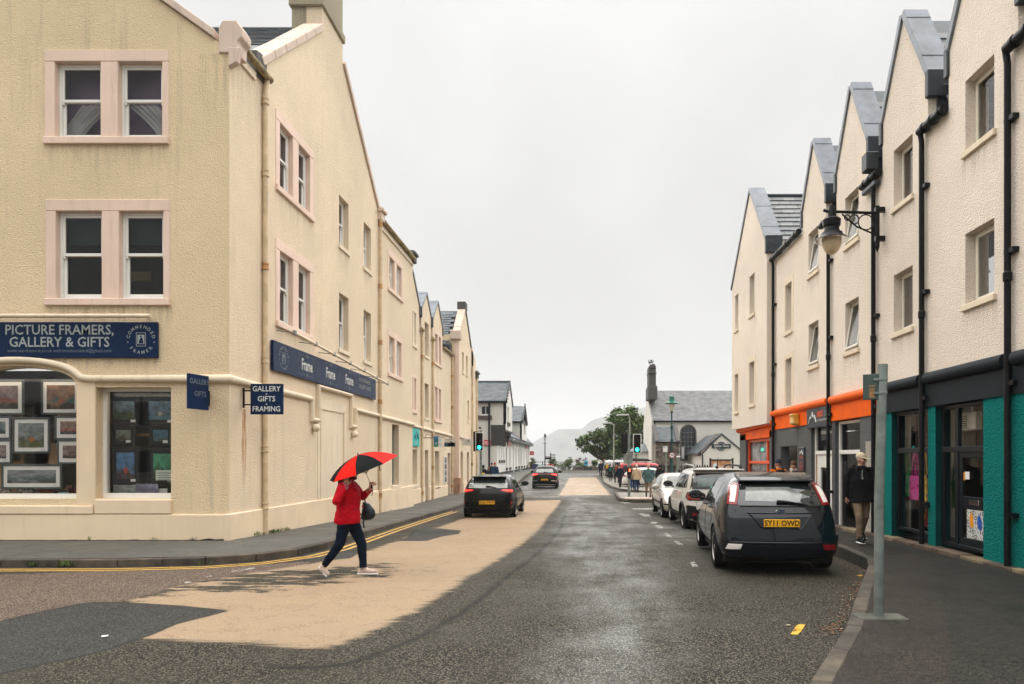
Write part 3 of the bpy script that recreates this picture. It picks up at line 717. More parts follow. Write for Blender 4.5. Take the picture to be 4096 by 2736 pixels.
MB().fbox(FF, -11.3, -8.8, 8.6, 10.5, -.60, -.57).build('room_wall', PUR, gal)
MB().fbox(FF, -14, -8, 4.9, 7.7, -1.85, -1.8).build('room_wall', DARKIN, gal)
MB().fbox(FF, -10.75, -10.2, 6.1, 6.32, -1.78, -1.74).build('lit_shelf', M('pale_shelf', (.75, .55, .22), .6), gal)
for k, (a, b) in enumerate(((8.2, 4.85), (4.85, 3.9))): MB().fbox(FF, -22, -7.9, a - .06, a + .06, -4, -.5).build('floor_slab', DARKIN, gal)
# rain streaks under the sills
STR, t, b = base_mat('rain_streaks'); b.inputs['Base Color'].default_value = (.20, .16, .10, 1); b.inputs['Roughness'].default_value = .9; MATS['rain_streaks'] = STR
z_ = t.nodes.new('ShaderNodeSeparateXYZ'); t.links.new(t.nodes.new('ShaderNodeTexCoord').outputs['Generated'], z_.inputs[0]); t.links.new(math2(t, 'MULTIPLY', math2(t, 'POWER', z_.outputs['Z'], 1.6), ramp(t, noise_(t, coord(t, (7, 7, .5)), 1.6, 7, .75), .46, .74, 0, .40)), b.inputs['Alpha'])
def streaks(par, fr, u0, u1, v, h): MB().fbox(fr, u0, u1, v - h, v - .01, -.02, .005).build('rain_streaks', STR, par)
for w in (up, lo): streaks(gal, FF, w[0] - .05, w[1] + .05, w[2], .95)
streaks(gal, FF, -8.1, -7.47, 10.5, 2.2); streaks(gal, FF, -15.2, -8.9, 4.0, .4)
for a, b_, v, h in ((17.1, 19.7, 8.48, .95), (17.1, 19.7, 5.12, .4), (21.7, 22.7, 8.4, .9), (24.2, 25.2, 8.4, .9), (15.0, 16.4, 10.5, 1.6)): streaks(gal, FL, a, b_, v, h)
# plinth, string course, pillars
MB().fbox(FF, -22, -7.41, -.3, .67, -.1, .05).build('plinth', CREAMS, gal, bevel=.02)
MB().fbox(FF, -14.0, -10.32, .672, .86, -.2, .07).build('window_ledge', CREAMS, gal, bevel=.02); MB().fbox(FF, -10.30, -8.67, .675, .99, -.25, .06).build('window_ledge', CREAMS, gal, bevel=.02)
MB().fbox(FF, -10.70, -10.30, .862, 3.5, -.2, .02).build('pilaster', CREAMS, gal, bevel=.01)
roll = [FF.p(-11.985 - 1.39, 3.56, .03)] + [FF.p(-11.985 + 1.36 * math.cos(R(a)), 3.56 + .40 * math.sin(R(a)) , .03) for a in range(165, 10, -10)] + [FF.p(-10.58, 3.585, .03), FF.p(-10.4, 3.56, .03), FF.p(-7.42, 3.56, .03), FL.p(15.9, 3.55, .03), FL.p(19.42, 3.52, .03)]
MB().tube(roll, .075, 10).build('string_course', CREAMP, gal, smooth=50)
MB().tube([FL.p(19.42, 3.52, .03), FL.p(19.42, 2.95, .03), FL.p(19.88, 2.95, .03), FL.p(19.88, 3.92, .03), FL.p(22.75, 3.92, .03), FL.p(22.75, 2.92, .03), FL.p(23.2, 2.92, .03), FL.p(23.2, 3.49, .03), FL.p(26.1, 3.46, .03)], .075, 10).build('string_course', CREAMP, gal, smooth=30)
for u, v in ((19.6, 2.72), (23.0, 2.66)): MB().lathe([(.05, 0), (.11, .05), (.11, .12), (.07, .18), (.01, .2)], FL.p(u, v, 0), 12, 'X').build('stone_boss', CREAMP, gal, smooth=40)
# street side wall
wins = [(21.75, 22.65, 8.55, 10.1), (24.25, 25.1, 8.55, 10.1), (21.75, 22.65, 5.30, 7.05), (24.25, 25.1, 5.30, 7.05)]
sp = [(17.18, 19.6, 8.48, 10.5), (17.18, 19.6, 5.12, 7.3)]
door = (20.15, 22.2, .69, 3.36)
outer = [(14.91, -.6), (26.1, -.6), (26.1, 11.0), (22.08, 14.36), (22.08, 15.0), (20.3, 15.0), (20.3, 14.32), (16.5, 11.18), (16.5, 10.72), (14.91, 10.72)]
MB().slab(FL, outer, [rect(*w) for w in wins + sp], .45).build('side_wall', CREAM2, gal)
TAN_C = M('pale_roller_blind', (.45, .45, .36), .8, .1); GREYC = M('grey_curtain', (.25, .24, .22), .8, .15)
for i, w in enumerate(wins): sash(gal, FL, *w, .17, None, (TAN_C, 'full') if i in (0, 3) else (GREYC, 'half'))
pink_pair(gal, FL, *sp[0], cur=((GREYC, 'half'), (GREYC, 'half'))); pink_pair(gal, FL, *sp[1], cur=((GREYC, 'half'), None))
MB().fbox(FL, 14.84, 26.1, -.6, .68, -.1, .05).build('plinth', CREAMS, gal, bevel=.02)
# blocked doorway: raised band round a sunk smooth panel
mb = MB(); a, b, c, d = door
mb.fbox(FL, a - .2, a, c, d + .22, -.05, .012); mb.fbox(FL, b, b + .2, c, d + .22, -.05, .012); mb.fbox(FL, a, b, d, d + .22, -.05, .013)
mb.build('door_surround', CREAMP, gal)
MB().fbox(FL, a, b, c, d, -.05, .004).build('blocked_doorway', CREAMP, gal)
mb = MB(); mb.fbox(FL, a, a + .05, c, d, .004, .03); mb.fbox(FL, b - .09, b, c, d, .004, .05); mb.fbox(FL, a + .05, b - .09, d - .07, d, .004, .03); mb.build('panel_moulding', CREAMP, gal)
# gable copings and chimney
def slope_stones(par, x0, x1, p, q, n, th=.16, mat=None, name='coping_stone', back=.06):
    """coping stones laid end to end along a gable slope in a Y-Z plane"""
    p, q = Vector(p), Vector(q); d = (q - p); L = d.length; d.normalize()
    up_ = Vector((0, -d.z, d.y)) if d.y > 0 else Vector((0, d.z, -d.y))
    for i in range(n):
        a, b = p + d * (L * i / n + .006), p + d * (L * (i + 1) / n - .006); j = rnd.uniform(-.008, .008)
        P = [Vector((x, e.y, e.z)) + up_ * h for h in (-.02, th + j) for x, e in ((x0, a), (x1, a), (x1, b), (x0, b))]
        MB().hexa(P).build(name, mat or PINKL, par, bevel=.015)
slope_stones(gal, -7.95, -7.38, (0, 16.42, 11.12), (0, 20.3, 14.33), 6)
slope_stones(gal, -7.95, -7.38, (0, 26.15, 10.97), (0, 22.08, 14.37), 6)
MB().box(-8.33, -7.455, 20.305, 22.075, 13.2, 15.0).build('chimney', CHIM, gal)
MB().box(-8.40, -7.38, 20.22, 22.16, 15.0, 15.26).build('chimney_cap', CHIM, gal, bevel=.03)
MB().box(-8.33, -7.45, 20.3, 22.08, 15.26, 16.6).build('chimney', CHIM, gal)
# kneelers, eaves, gutter, roofs
def kneeler(par, fr, u, v, w=.5, h=.62, dep=.42, mat=None):
    mb = MB(); mb.prism(fr, [(u - w / 2, v - h / 2), (u + w / 2, v - h / 2), (u + w / 2, v + h * .25), (u + w * .2, v + h / 2), (u - w / 2, v + h / 2)], -dep, .16)
    mb.fbox(fr, u - w * .62, u + w * .62, v + h * .1, v + h * .36, -dep, .24)
    return mb.build('kneeler', mat or PINKL, par, bevel=.02)
mb = MB(); mb.prism(FF, [(-7.66, 10.5), (-7.26, 10.5), (-7.25, 10.75), (-7.16, 10.85), (-7.16, 11.02), (-7.28, 11.2), (-7.58, 11.2), (-7.66, 11.05)], -.4, .04); mb.build('kneeler', PINKL, gal, bevel=.02)
mb = MB(); mb.prism(FF, [(-7.45, 10.62), (-7.2, 10.62), (-7.26, 10.3), (-7.45, 10.2)], -.1, .05); mb.build('kneeler', PINKL, gal, bevel=.02)
for i in range(5):
    x0, x1 = -7.74 - i * 1.4, -7.74 - (i + 1) * 1.4 + .012; s = .7123
    MB().prism(FF, [(x0, 10.82 - (x0 + 7.75) * s), (x1, 10.82 - (x1 + 7.75) * s), (x1, 11.0 - (x1 + 7.75) * s), (x0, 11.0 - (x0 + 7.75) * s)], -.45, .08).build('coping_stone', PINKL, gal, bevel=.012)
mb = MB(); mb.prism(FL, [(16.05, 10.72), (16.6, 10.72), (16.62, 11.22), (16.35, 11.35), (16.08, 11.28)], -.5, .05); mb.build('kneeler', STONEG, gal, bevel=.02)
MB().fbox(FL, 14.96, 16.05, 10.55, 10.73, -.1, .05).build('eaves_board', CREAMP, gal)
gutter(gal, FL.p(15.1, 10.86, .12), FL.p(16.62, 10.86, .12), .085)
pipe(gal, [FL.p(16.5, 10.8, .1), FL.p(16.47, 10.5, .07), FL.p(16.47, .05, .07)], .06, None, (10.3, 8.6, 6.4, 4.2, 2.1, .75))
pipe(gal, [FL.p(26.02, 11.0, .09), FL.p(26.02, -.25, .07)], .06, None, (10.6, 8.3, 6.2, 4.0, 2.0, .5))
kneeler(gal, FL, 26.15, 11.0, .42, .5)
mb = MB()
mb.prism(FL, [(16.5, 11.1), (20.9, 14.75), (21.5, 14.75), (26.1, 10.95)], -7.6, -.46); mb.build('roof', SLATES[2], gal)
slates(gal, (-14.4, 17.6, 12.0), (1, 0, 0), (0, .77, .638), 6.4, 4.45, .42, .22, True, lambda u, v: u > 3.0 and v > 1.6)
MB().tube([(-14, 21.15, 14.86), (-8.3, 21.15, 14.86)], .07, 8).build('ridge', LEADD, gal)
MB().prism(FF, [(-7.5, 10.7), (-14.7, 15.6), (-22, 10.5)], -7, -.46).build('roof', SLATES[0], gal)
# shop fronts
def shopwin(par, fr, poly, dep, w, mats, bottom=.12):
    cu = sum(p[0] for p in poly) / len(poly); cv = sum(p[1] for p in poly) / len(poly)
    u0, u1 = min(p[0] for p in poly), max(p[0] for p in poly); v0, v1 = min(p[1] for p in poly), max(p[1] for p in poly)
    inn = [(cu + (p[0] - cu) * (1 - 2 * w / (u1 - u0)), max(v0 + bottom, cv + (p[1] - cv) * (1 - 2 * w / (v1 - v0)))) for p in poly]
    mb = MB(); f2 = Fr(fr.p(0, 0, -dep), fr.U, fr.V, fr.N); mb.slab(f2, poly, [inn], .09)
    o = mb.build('shop_window', mats, par); MB().prism(Fr(fr.p(0, 0, -dep - .04), fr.U, fr.V, fr.N), inn, -.008, 0).build('pane', SHOPGLASS, o); return o
shopwin(gal, FF, arch, .2, .06, UPVC, .10); shopwin(gal, FF, sq, .22, .07, UPVC, .11)
# display behind the glass
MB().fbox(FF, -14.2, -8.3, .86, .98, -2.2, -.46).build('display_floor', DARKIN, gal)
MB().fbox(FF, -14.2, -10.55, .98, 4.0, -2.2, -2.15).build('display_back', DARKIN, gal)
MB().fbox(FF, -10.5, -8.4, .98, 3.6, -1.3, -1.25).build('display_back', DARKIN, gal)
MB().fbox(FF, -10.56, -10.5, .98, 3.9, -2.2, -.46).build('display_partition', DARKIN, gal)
for u0, u1, v0, v1 in ((-13.2, -11.75, 1.1, 2.1), (-12.3, -10.9, 1.15, 2.2), (-11.55, -10.72, 1.2, 3.0), (-13.4, -12.35, 1.8, 3.2)):
    MB().fbox(FF, u0, u1, v0, v1, -.62, -.58).build('backing_board', CARD, gal)
for v in (3.18, 2.98, 2.86): MB().fbox(FF, -11.75, -11.42, v, v + .04, -1.2, -1.15).build('strip_light', emit('warm_strip', (1, .62, .25), 1.0), gal)
for u0, u1, v0, v1 in ((-10.05, -10.0, 2.3, 3.1), (-10.0, -9.95, 1.2, 2.3), (-9.28, -9.22, 2.25, 3.1), (-9.9, -9.1, 2.36, 2.42)): MB().fbox(FF, u0, u1, v0, v1, -.8, -.75).build('display_rail', CARD, gal)
def pic_mat(seed, sky, mid, low, acc=None, amt=.0):
    m, t, b = base_mat('painting'); tc = t.nodes.new('ShaderNodeTexCoord'); sep = t.nodes.new('ShaderNodeSeparateXYZ')
    t.links.new(tc.outputs['Generated'], sep.inputs[0])
    mp = t.nodes.new('ShaderNodeMapping'); mp.inputs['Location'].default_value = (seed * 3.1, seed, seed * 7); t.links.new(tc.outputs['Generated'], mp.inputs['Vector'])
    n1 = noise_(t, mp.outputs[0], 3.2, 6, .6); n2 = noise_(t, mp.outputs[0], 8., 5, .7)
    z = math2(t, 'ADD', sep.outputs['Z'], math2(t, 'MULTIPLY', math2(t, 'SUBTRACT', n1, .5), .35))
    c = mixc(t, ramp(t, z, .18, .30), low, mid); c = mixc(t, ramp(t, z, .40, .50), c, tuple(x * .45 for x in sky)); c = mixc(t, ramp(t, math2(t, 'ADD', n1, math2(t, 'MULTIPLY', z, .2)), .52, .75), c, sky)
    c = mixc(t, ramp(t, n2, .45, .7, 0, .55), c, tuple(x * .3 for x in mid))
    if acc:
        gx_ = math2(t, 'ABSOLUTE', math2(t, 'SUBTRACT', sep.outputs['X'], .52), 0.); gz_ = math2(t, 'ABSOLUTE', math2(t, 'SUBTRACT', sep.outputs['Z'], .33), 0.)
        dd = math2(t, 'ADD', math2(t, 'ADD', gx_, gz_), math2(t, 'MULTIPLY', math2(t, 'SUBTRACT', n2, .5), .3))
        c = mixc(t, ramp(t, dd, .13, .17, .9, 0), c, acc)
    t.links.new(c, b.inputs['Base Color']); b.inputs['Roughness'].default_value = .5; return m
FGREY = M('grey_picture_frame', (.085, .10, .10), .5, .15); FBLK = M('black_picture_frame', (.006, .008, .010), .5, .2); MOUNT = M('white_mount', (.82, .81, .77), .8, .02); DMOUNT = M('dark_mount', (.010, .014, .018), .8, .05)
def C3(x, y): q = at(.402 * x, 687.6 + .402 * y, 15.38); return q.x, q.z
def print_(box, fw, mw, fm, mm, pm, label, n=-.40, tag_=True, tilt=0, grp='framed prints in the gallery windows'):
    (x0, y0, x1, y1) = box; u0, v1 = C3(x0, y0); u1, v0 = C3(x1, y1)
    t = thing('framed_print', label, 'picture', FF.p((u0 + u1) / 2, v0, n), group=grp)
    mb = MB(); frame_bars(mb, FF, u0, u1, v0, v1, n - .03, n + .012, fw); mb.build('frame', fm, t, bevel=.006)
    MB().fbox(FF, u0 + fw, u1 - fw, v0 + fw, v1 - fw, n - .03, n - .004).build('mount', mm, t)
    k = fw + mw; MB().fbox(FF, u0 + k, u1 - k, v0 + k, v1 - k, n - .02, n + .002).build('picture', pm, t)
    if tag_: MB().fbox(FF, u1 - fw - .15, u1 - fw - .05, v0 + fw + .015, v0 + fw + .07, n - .02, n + .004).build('price_card', PAPER, t)
    return t
storm = pic_mat(1, (.30, .22, .22), (.22, .06, .03), (.02, .02, .01)); cow = pic_mat(2, (.32, .16, .08), (.02, .09, .08), (.03, .02, .01), (.30, .07, .02))
teal_ = pic_mat(3, (.25, .30, .28), (.02, .10, .09), (.02, .03, .02)); dog = pic_mat(4, (.26, .30, .30), (.05, .06, .04), (.08, .09, .01), (.34, .13, .03)); redp = pic_mat(5, (.34, .22, .18), (.30, .05, .03), (.01, .04, .06))
pano = pic_mat(6, (.28, .30, .30), (.05, .10, .10), (.06, .05, .04)); rosy = pic_mat(7, (.32, .24, .22), (.10, .07, .05), (.03, .02, .02))
print_((-62, 457, 152, 657), .045, .085, FGREY, MOUNT, storm, 'grey framed storm print with pink clouds, upper left in the arched gallery window')
print_((250, 457, 470, 655), .045, .075, FGREY, MOUNT, cow, 'grey framed print of a brown highland cow under a teal and orange sky')
print_((-80, 663, 78, 795), .04, .08, FGREY, MOUNT, teal_, 'small framed teal seascape print cut by the left edge, upper of two')
print_((93, 670, 305, 875), .045, .085, FGREY, MOUNT, dog, 'framed print of a brown animal in a yellow field, centre of the arched window', n=-.37)
print_((327, 662, 485, 797), .04, .08, FGREY, MOUNT, redp, 'small framed print of red clouds beside the white window pillar')
print_((-80, 797, 82, 935), .04, .08, FGREY, MOUNT, rosy, 'small framed dusky shore print cut by the left edge, lower of two')
print_((340, 797, 500, 935), .04, .085, FGREY, MOUNT, pic_mat(8, (.30, .22, .20), (.12, .05, .04), (.03, .02, .02)), 'small framed pink dusk print below the red cloud print')
print_((33, 935, 375, 1077), .045, .085, FGREY, MOUNT, pano, 'long framed panorama print of a bridge under teal light, lowest in arched window', n=-.36)
night = [pic_mat(11, (.16, .24, .30), (.04, .07, .03), (.03, .05, .02), (.02, .03, .03)), pic_mat(12, (.10, .18, .26), (.02, .05, .06), (.03, .14, .16), (.3, .3, .28)), pic_mat(13, (.18, .22, .18), (.07, .05, .03), (.02, .02, .01)), pic_mat(14, (.02, .15, .24), (.02, .08, .10), (.05, .06, .02)), pic_mat(15, (.10, .26, .50), (.05, .06, .08), (.05, .02, .015), (.42, .04, .03)), pic_mat(16, (.05, .32, .16), (.03, .10, .05), (.02, .05, .02), (.02, .04, .03))]
for k, (bx, lb) in enumerate((((616, 546, 802, 714), 'black framed moonlit highland print, top left in the square gallery window'), ((820, 546, 1010, 716), 'black framed print of a blue waterfall at night, top right in square window'), ((640, 716, 775, 830), 'small black framed brown hillside print, middle left of the square window'),
    ((852, 716, 985, 832), 'small black framed print of a blue night castle, middle right of square window'), ((636, 838, 802, 1052), 'tall black framed print of a red cloaked rider under a bright blue sky'), ((846, 845, 1010, 1052), 'black framed print of a castle on green northern lights sky'))):
    print_(bx, .05, .075 if k not in (2, 3) else .05, FBLK, DMOUNT, night[k], lb, n=-.45)
for bx, pm, lb in (((655, 1054, 782, 1130), pic_mat(21, (.30, .34, .32), (.10, .14, .04), (.05, .07, .05)), 'unframed card print of green hills standing on the display floor'), ((784, 1048, 910, 1132), pic_mat(22, (.30, .28, .40), (.16, .14, .22), (.02, .05, .08)), 'unframed card print of violet mountains standing on the display floor')):
    (x0, y0, x1, y1) = bx; u0, v1 = C3(x0, y0); u1, v0 = C3(x1, y1)
    o = MB().fbox(FF, u0, u1, v0, v1, -.43, -.42).build('art_card', pm); tag(o, lb, 'picture', 'framed prints in the gallery windows')
print_((848, 1076, 955, 1132), .035, .05, WHITE, MOUNT, pic_mat(23, (.2, .25, .25), (.08, .12, .13), (.1, .12, .12)), 'small white framed seascape leaning at the right corner of the square window', n=-.47, tag_=False)
u0, v1 = C3(904, 970); u1, v0 = C3(1000, 1028)
nt = MB().fbox(FF, u0, u1, v0, v1, -.38, -.375).build('notice', M('pale_green_paper', (.58, .66, .56), .8, .03)); tag(nt, 'pale green printed notice inside the square gallery window', 'notice')
mb = MB(); [mb.fbox(FF, u0 + .04, u0 + .4 - .1 * (i % 2), v1 - .07 - i * .05, v1 - .055 - i * .05, -.374, -.372) for i in range(4)]; mb.build('printed_lines', FGREY, nt)
# soft toys on the display floor
def toy(x, y, s, col, ears, label):
    u, v = C3(x, y); t = thing('soft_toy', label, 'toy', FF.p(u, v, -.5), group='soft toys along the gallery display floor'); L = MB()
    c = FF.p(u, v, -.55); m = M('plush_' + '%d' % (x + 200), col, .95, .3, 30, .6, 90, dist=.01)
    L.ball((c.x, c.y, c.z + s * .45), s * .62, s * .45, s * .45); L.ball((c.x - s * .5, c.y - .1, c.z + s * .85), s * .30, s * .28, s * .28)
    for dx in (-.4, .35): L.tube([(c.x + s * dx, c.y, c.z + .3 * s), (c.x + s * dx, c.y, c.z)], s * .12, 6)
    b = L.build('body', m, t, smooth=60)
    e = MB(); [e.ball((c.x - s * .5 + d * s * .26, c.y - .1, c.z + s * 1.05), s * .1, s * .06, s * .14, 8, 5) for d in (-1, 1)]; e.build('ears', M('toy_ears', ears, .9), t, smooth=60)
    n_ = MB(); n_.ball((c.x - s * .55, c.y - .1 - s * .26, c.z + s * .8), s * .13, s * .1, s * .1, 8, 5); n_.build('muzzle', M('toy_muzzle', (.25, .2, .17), .9), t, smooth=60)
for a in ((25, 1128, .2, (.5, .48, .42), (.05, .05, .05), 'grey white woolly soft toy at far left of gallery display floor'), (75, 1130, .17, (.55, .52, .46), (.3, .25, .2), 'pale woolly soft toy second from the left edge'), (150, 1128, .22, (.6, .58, .52), (.03, .03, .03), 'white sheep soft toy with dark ears under the panorama print'), (205, 1130, .18, (.42, .4, .37), (.1, .1, .1), 'grey soft toy beside the white sheep toy'),
          (262, 1128, .26, (.24, .065, .025), (.2, .05, .02), 'large rust brown cow soft toy on the display floor'), (432, 1118, .22, (.10, .02, .02), (.1, .02, .02), 'dark red soft toy against the pillar of the arched window'), (330, 1130, .14, (.06, .055, .05), (.1, .1, .1), 'small black soft toy right of the brown cow toy')): toy(*a)
u0, v1 = C3(345, 1093); u1, v0 = C3(403, 1125)
o = MB().fbox(FF, u0, u1, v0, v1, -.42, -.41).build('postcard', pic_mat(31, (.25, .45, .6), (.1, .2, .05), (.3, .12, .03))); tag(o, 'small bright postcard standing among the soft toys', 'postcard')

for u, w_ in ((-12.0, 2.2), (-9.45, 1.3)):                        # the lit strips over the display
    ld = bpy.data.lights.new('display_lamp', 'AREA'); ld.shape = 'RECTANGLE'; ld.size = w_; ld.size_y = .3; ld.energy = 4 if u < -11 else 2.5; ld.color = (1, .86, .68)
    lo_ = bpy.data.objects.new('display_lamp', ld); COL.objects.link(lo_); lo_.location = FF.p(u, 3.62 if u < -11 else 3.30, -.29); lo_.rotation_euler = (R(35), 0, 0)
# fascia signs
s1 = thing('fascia_sign', 'navy blue fascia sign lettered picture framers gallery and gifts above arched window', 'sign', FF.p(-11, 4.0, .05))
MB().fbox(FF, -15.2, -8.94, 4.0, 4.76, .01, .07).build('sign_panel', NAVY, s1, bevel=.008)
def D(x, y, Y=14.83): q = at(x, y, Y); return q.x, q.z
def rowD(s, x, y, h, m=None, **k): u, v = D(x, y); return (s, u, v, h, dict(sx=.93, bold=.012, **k))
lettering(s1, FF, [rowD('PICTURE FRAMERS,', 136, 757, .295), rowD('GALLERY & GIFTS', 136, 785, .295)], SIGNW, n=.075)
lettering(s1, FF, [(*rowD('www.we-frame-it.co.uk', 68, 804, .105)[:4], dict(sx=.95)), (*rowD('weframeitscotland@gmail.com', 189, 804, .105)[:4], dict(sx=.95))], M('dim_sign_lettering', (.13, .16, .19), .5), n=.075)
def emblem(par, fr, u, v, s, d=1, n=.075, mat=SIGNW, bg=NAVY):
    mb = MB(); ringtext(mb, fr, 'COMMENDED', u, v, .275 * s, .10 * s, 168, 12, d, n); ringtext(mb, fr, 'FRAMER', u, v, .285 * s, .10 * s, 222, 318, d, n, True)
    for q in (-1, 1): mb.prism(fr, [(u + q * .285 * s + .014 * s * math.cos(k * 1.05), v - .06 * s + .014 * s * math.sin(k * 1.05)) for k in range(6)], n - .003, n)
    frame_bars(mb, fr, u - .105 * s, u + .105 * s, v - .15 * s, v + .15 * s, n - .003, n, .01 * s); mb.fbox(fr, u - .075 * s, u + .075 * s, v - .1 * s, v + .1 * s, n - .003, n)
    mb.build('emblem', mat, par)
    k = MB(); k.prism(fr, [(u + a * s, v + b * s) for a, b in ((-.05, -.09), (.06, -.09), (.045, -.01), (.02, .05), (-.01, .03), (-.035, -.02))], n + .0005, n + .002); k.prism(fr, [(u + .02 * s * math.cos(i) * 1.3, v + .065 * s + .018 * s * math.sin(i)) for i in range(6)], n + .0005, n + .002); k.build('emblem_figure', bg, par)
emblem(s1, FF, *D(323, 778), .98)
lamp_bar = MB().tube([FF.p(-15.2, 4.86, .22), FF.p(-9.0, 4.86, .22)], .045, 8).build('lamp_bar', CREAMP, s1, smooth=50)
for u in (-12.4, -10.7, -9.15): MB().tube([FF.p(u, 4.86, .2), FF.p(u + .02, 4.9, 0)], .014, 6).build('bar_bracket', GALV, s1)
s2 = thing('fascia_sign', 'long navy blue sign repeating a framing logo along the street side wall', 'sign', FL.p(21.2, 4.0, .05))
MB().fbox(FL, 16.86, 25.4, 4.0, 4.73, .02, .09).build('sign_panel', NAVY, s2, bevel=.008)
emblem(s2, FL, 17.45, 4.37, .95, 1, .095, M('mid_sign_lettering', (.22, .26, .29), .5))
for u in (18.95, 20.75, 22.45):
    lettering(s2, FL, [('Frame', u, 4.37, .42, dict(sx=.72, bold=.02))], SIGNB, 1, .095)
    lettering(s2, FL, [('THE', u, 4.62, .10)], SIGNW, 1, .095); lettering(s2, FL, [('it', u, 4.12, .16)], SIGNW, 1, .095)
    mb = MB(); a, b = u - .62, u + .62
    for x0, x1, y0, y1 in ((a, a + .012, 4.1, 4.64), (b - .012, b, 4.1, 4.64), (a, u - .12, 4.1, 4.112), (u + .12, b, 4.1, 4.112), (a, u - .16, 4.628, 4.64), (u + .16, b, 4.628, 4.64)): mb.fbox(FL, x0, x1, y0, y1, .091, .094)
    mb.build('logo_border', SIGNF, s2)
lettering(s2, FL, [('PICTURE FRAMERS,', 24.1, 4.52, .165, dict(sx=.95)), ('GALLERY & GIFTS', 24.1, 4.30, .185, dict(sx=.95))], SIGNW, 1, .095)
emblem(s2, FL, 25.1, 4.35, .6, 1, .095, SIGNF)
MB().tube([FL.p(17.3, 4.98, .42), FL.p(25.9, 4.62, .42)], .04, 8).build('lamp_bar', CREAMP, s2, smooth=50)
for i in range(7):
    u = 17.3 + i * 1.4; z = 4.98 - .042 * (u - 17.3); mb = MB(); mb.tube([FL.p(u, z, .42), FL.p(u - .05, z + .05, 0)], .013, 6); mb.fbox(FL, u - .05, u + .05, z - .05, z + .05, .39, .46); mb.build('bar_bracket', GALV, s2)
# hanging signs at the corner
RUSTS, t, b = base_mat('rust_stain'); b.inputs['Base Color'].default_value = (.48, .21, .06, 1); b.inputs['Roughness'].default_value = .9
z_ = t.nodes.new('ShaderNodeSeparateXYZ'); t.links.new(coord(t), z_.inputs[0]); f = math2(t, 'MULTIPLY', ramp(t, z_.outputs['Z'], .9, 2.95, .05, .9), ramp(t, noise_(t, coord(t, (9, 9, 1.3)), 1.5, 6, .7), .35, .7)); t.links.new(f, b.inputs['Alpha'])
hs = thing('hanging_sign', 'square navy hanging sign lettered gallery gifts framing on iron wall bracket', 'sign', FL.p(16.2, 3.0, .3))
FH = Fr((0, 15.45, 0), (1, 0, 0), (0, 0, 1), (0, -1, 0)); q = at(575, 950, 15.45); q2 = at(649, 880, 15.45)
MB().fbox(FH, q.x, q2.x, q.z, q2.z, -.03, .03).build('sign_panel', NAVY, hs, bevel=.006)
uc = (q.x + q2.x) / 2
lettering(hs, FH, [('GALLERY', uc, at(0, 892, 15.45).z, .165, dict(sx=.92, bold=.012)), ('GIFTS', uc, at(0, 915, 15.45).z, .165, dict(sx=.95, bold=.012)), ('FRAMING', uc, at(0, 938, 15.45).z, .165, dict(sx=.88, bold=.012))], SIGNB, 1, .034)
for y_ in (903.5, 926.5): MB().fbox(FH, uc - .012, uc + .012, at(0, y_, 15.45).z - .012, at(0, y_, 15.45).z + .012, .03, .034).build('dot', SIGNB, hs)
st = MB(); st.prism(FL, [(15.5, 2.96), (15.62, 2.96), (15.68, 2.3), (15.62, 1.5), (15.56, .9), (15.5, 1.4), (15.44, 2.2)], -.01, .004); st.build('rust_stain', RUSTS, gal)
mb = MB(); x0 = -7.40; mb.box(x0 - .02, x0 + .015, 15.43, 15.47, 2.98, 3.42)
for z in (3.05, 3.36): mb.box(x0, q.x + .02, 15.435, 15.465, z - .015, z + .015)
mb.build('bracket', BLACK, hs)
hs2 = thing('hanging_sign', 'narrow navy projecting sign lettered gallery gifts, turned edgewise on front wall', 'sign', FF.p(-8.1, 2.8, .3))
a, b = at(430, 895, 14.2), at(476, 895, 14.75); U = (Vector((b.x, b.y, 0)) - Vector((a.x, a.y, 0))); L = U.length; U.normalize(); F2 = Fr((a.x, a.y, 0), U, (0, 0, 1), (U.y, -U.x, 0))
zt, zb = at(0, 858, 14.4).z, at(0, 938, 14.4).z
MB().fbox(F2, 0, L, zb, zt, -.03, .03).build('sign_panel', NAVY, hs2, bevel=.006)
lettering(hs2, F2, [('GALLERY', L * .52, zt - .15, .15, dict(sx=.9)), ('GIFTS', L * .55, zt - .40, .15, dict(sx=.9))], M('shaded_sign_lettering', (.16, .20, .26), .5), 1, .034)
mb = MB(); mb.fbox(F2, L - .02, L + .1, zb + .1, zb + .42, -.09, -.03); mb.tube([F2.p(L * .6, zb + .5, -.03), FF.p(-8.05, zb + .5, 0)], .015, 6); mb.build('bracket', BLACK, hs2)

# ================================================================ the terrace beyond it
terr = thing('terrace_building', 'three storey cream terrace joined to the gallery with pink double windows', 'building', (-7.45, 26.1, -.2))
ws = [(27.3, 29.6, 8.45, 10.1), (27.3, 29.6, 5.1, 6.95)]; sw = (27.95, 29.0, .78, 3.25)
MB().slab(FL, [(26.1, -.8), (31.4, -.8), (31.4, 10.72), (26.1, 10.72)], [rect(*w) for w in ws] + [rect(*sw)], .45).build('wall', CREAM2, terr)
for w in ws: pink_pair(terr, FL, *w, cur=((GREYC, 'half'), (GREYC, 'half')), jw=.2, mw=.34, mat=PINKP)
sash(terr, FL, *sw, .22, M('green_grey_frame', (.16, .19, .17), .5), (M('drab_blind', (.10, .12, .11), .8), 'full'), .5)
MB().fbox(FL, 26.12, 31.45, -.8, .66, -.1, .05).build('plinth', CREAMS, terr, bevel=.02)
MB().tube([FL.p(26.15, 3.45, .03), FL.p(31.45, 3.40, .03)], .075, 10).build('string_course', CREAMP, terr, smooth=50)
MB().fbox(FL, 26.2, 31.4, 10.52, 10.72, -.1, .05).build('eaves_board', CREAMP, terr)
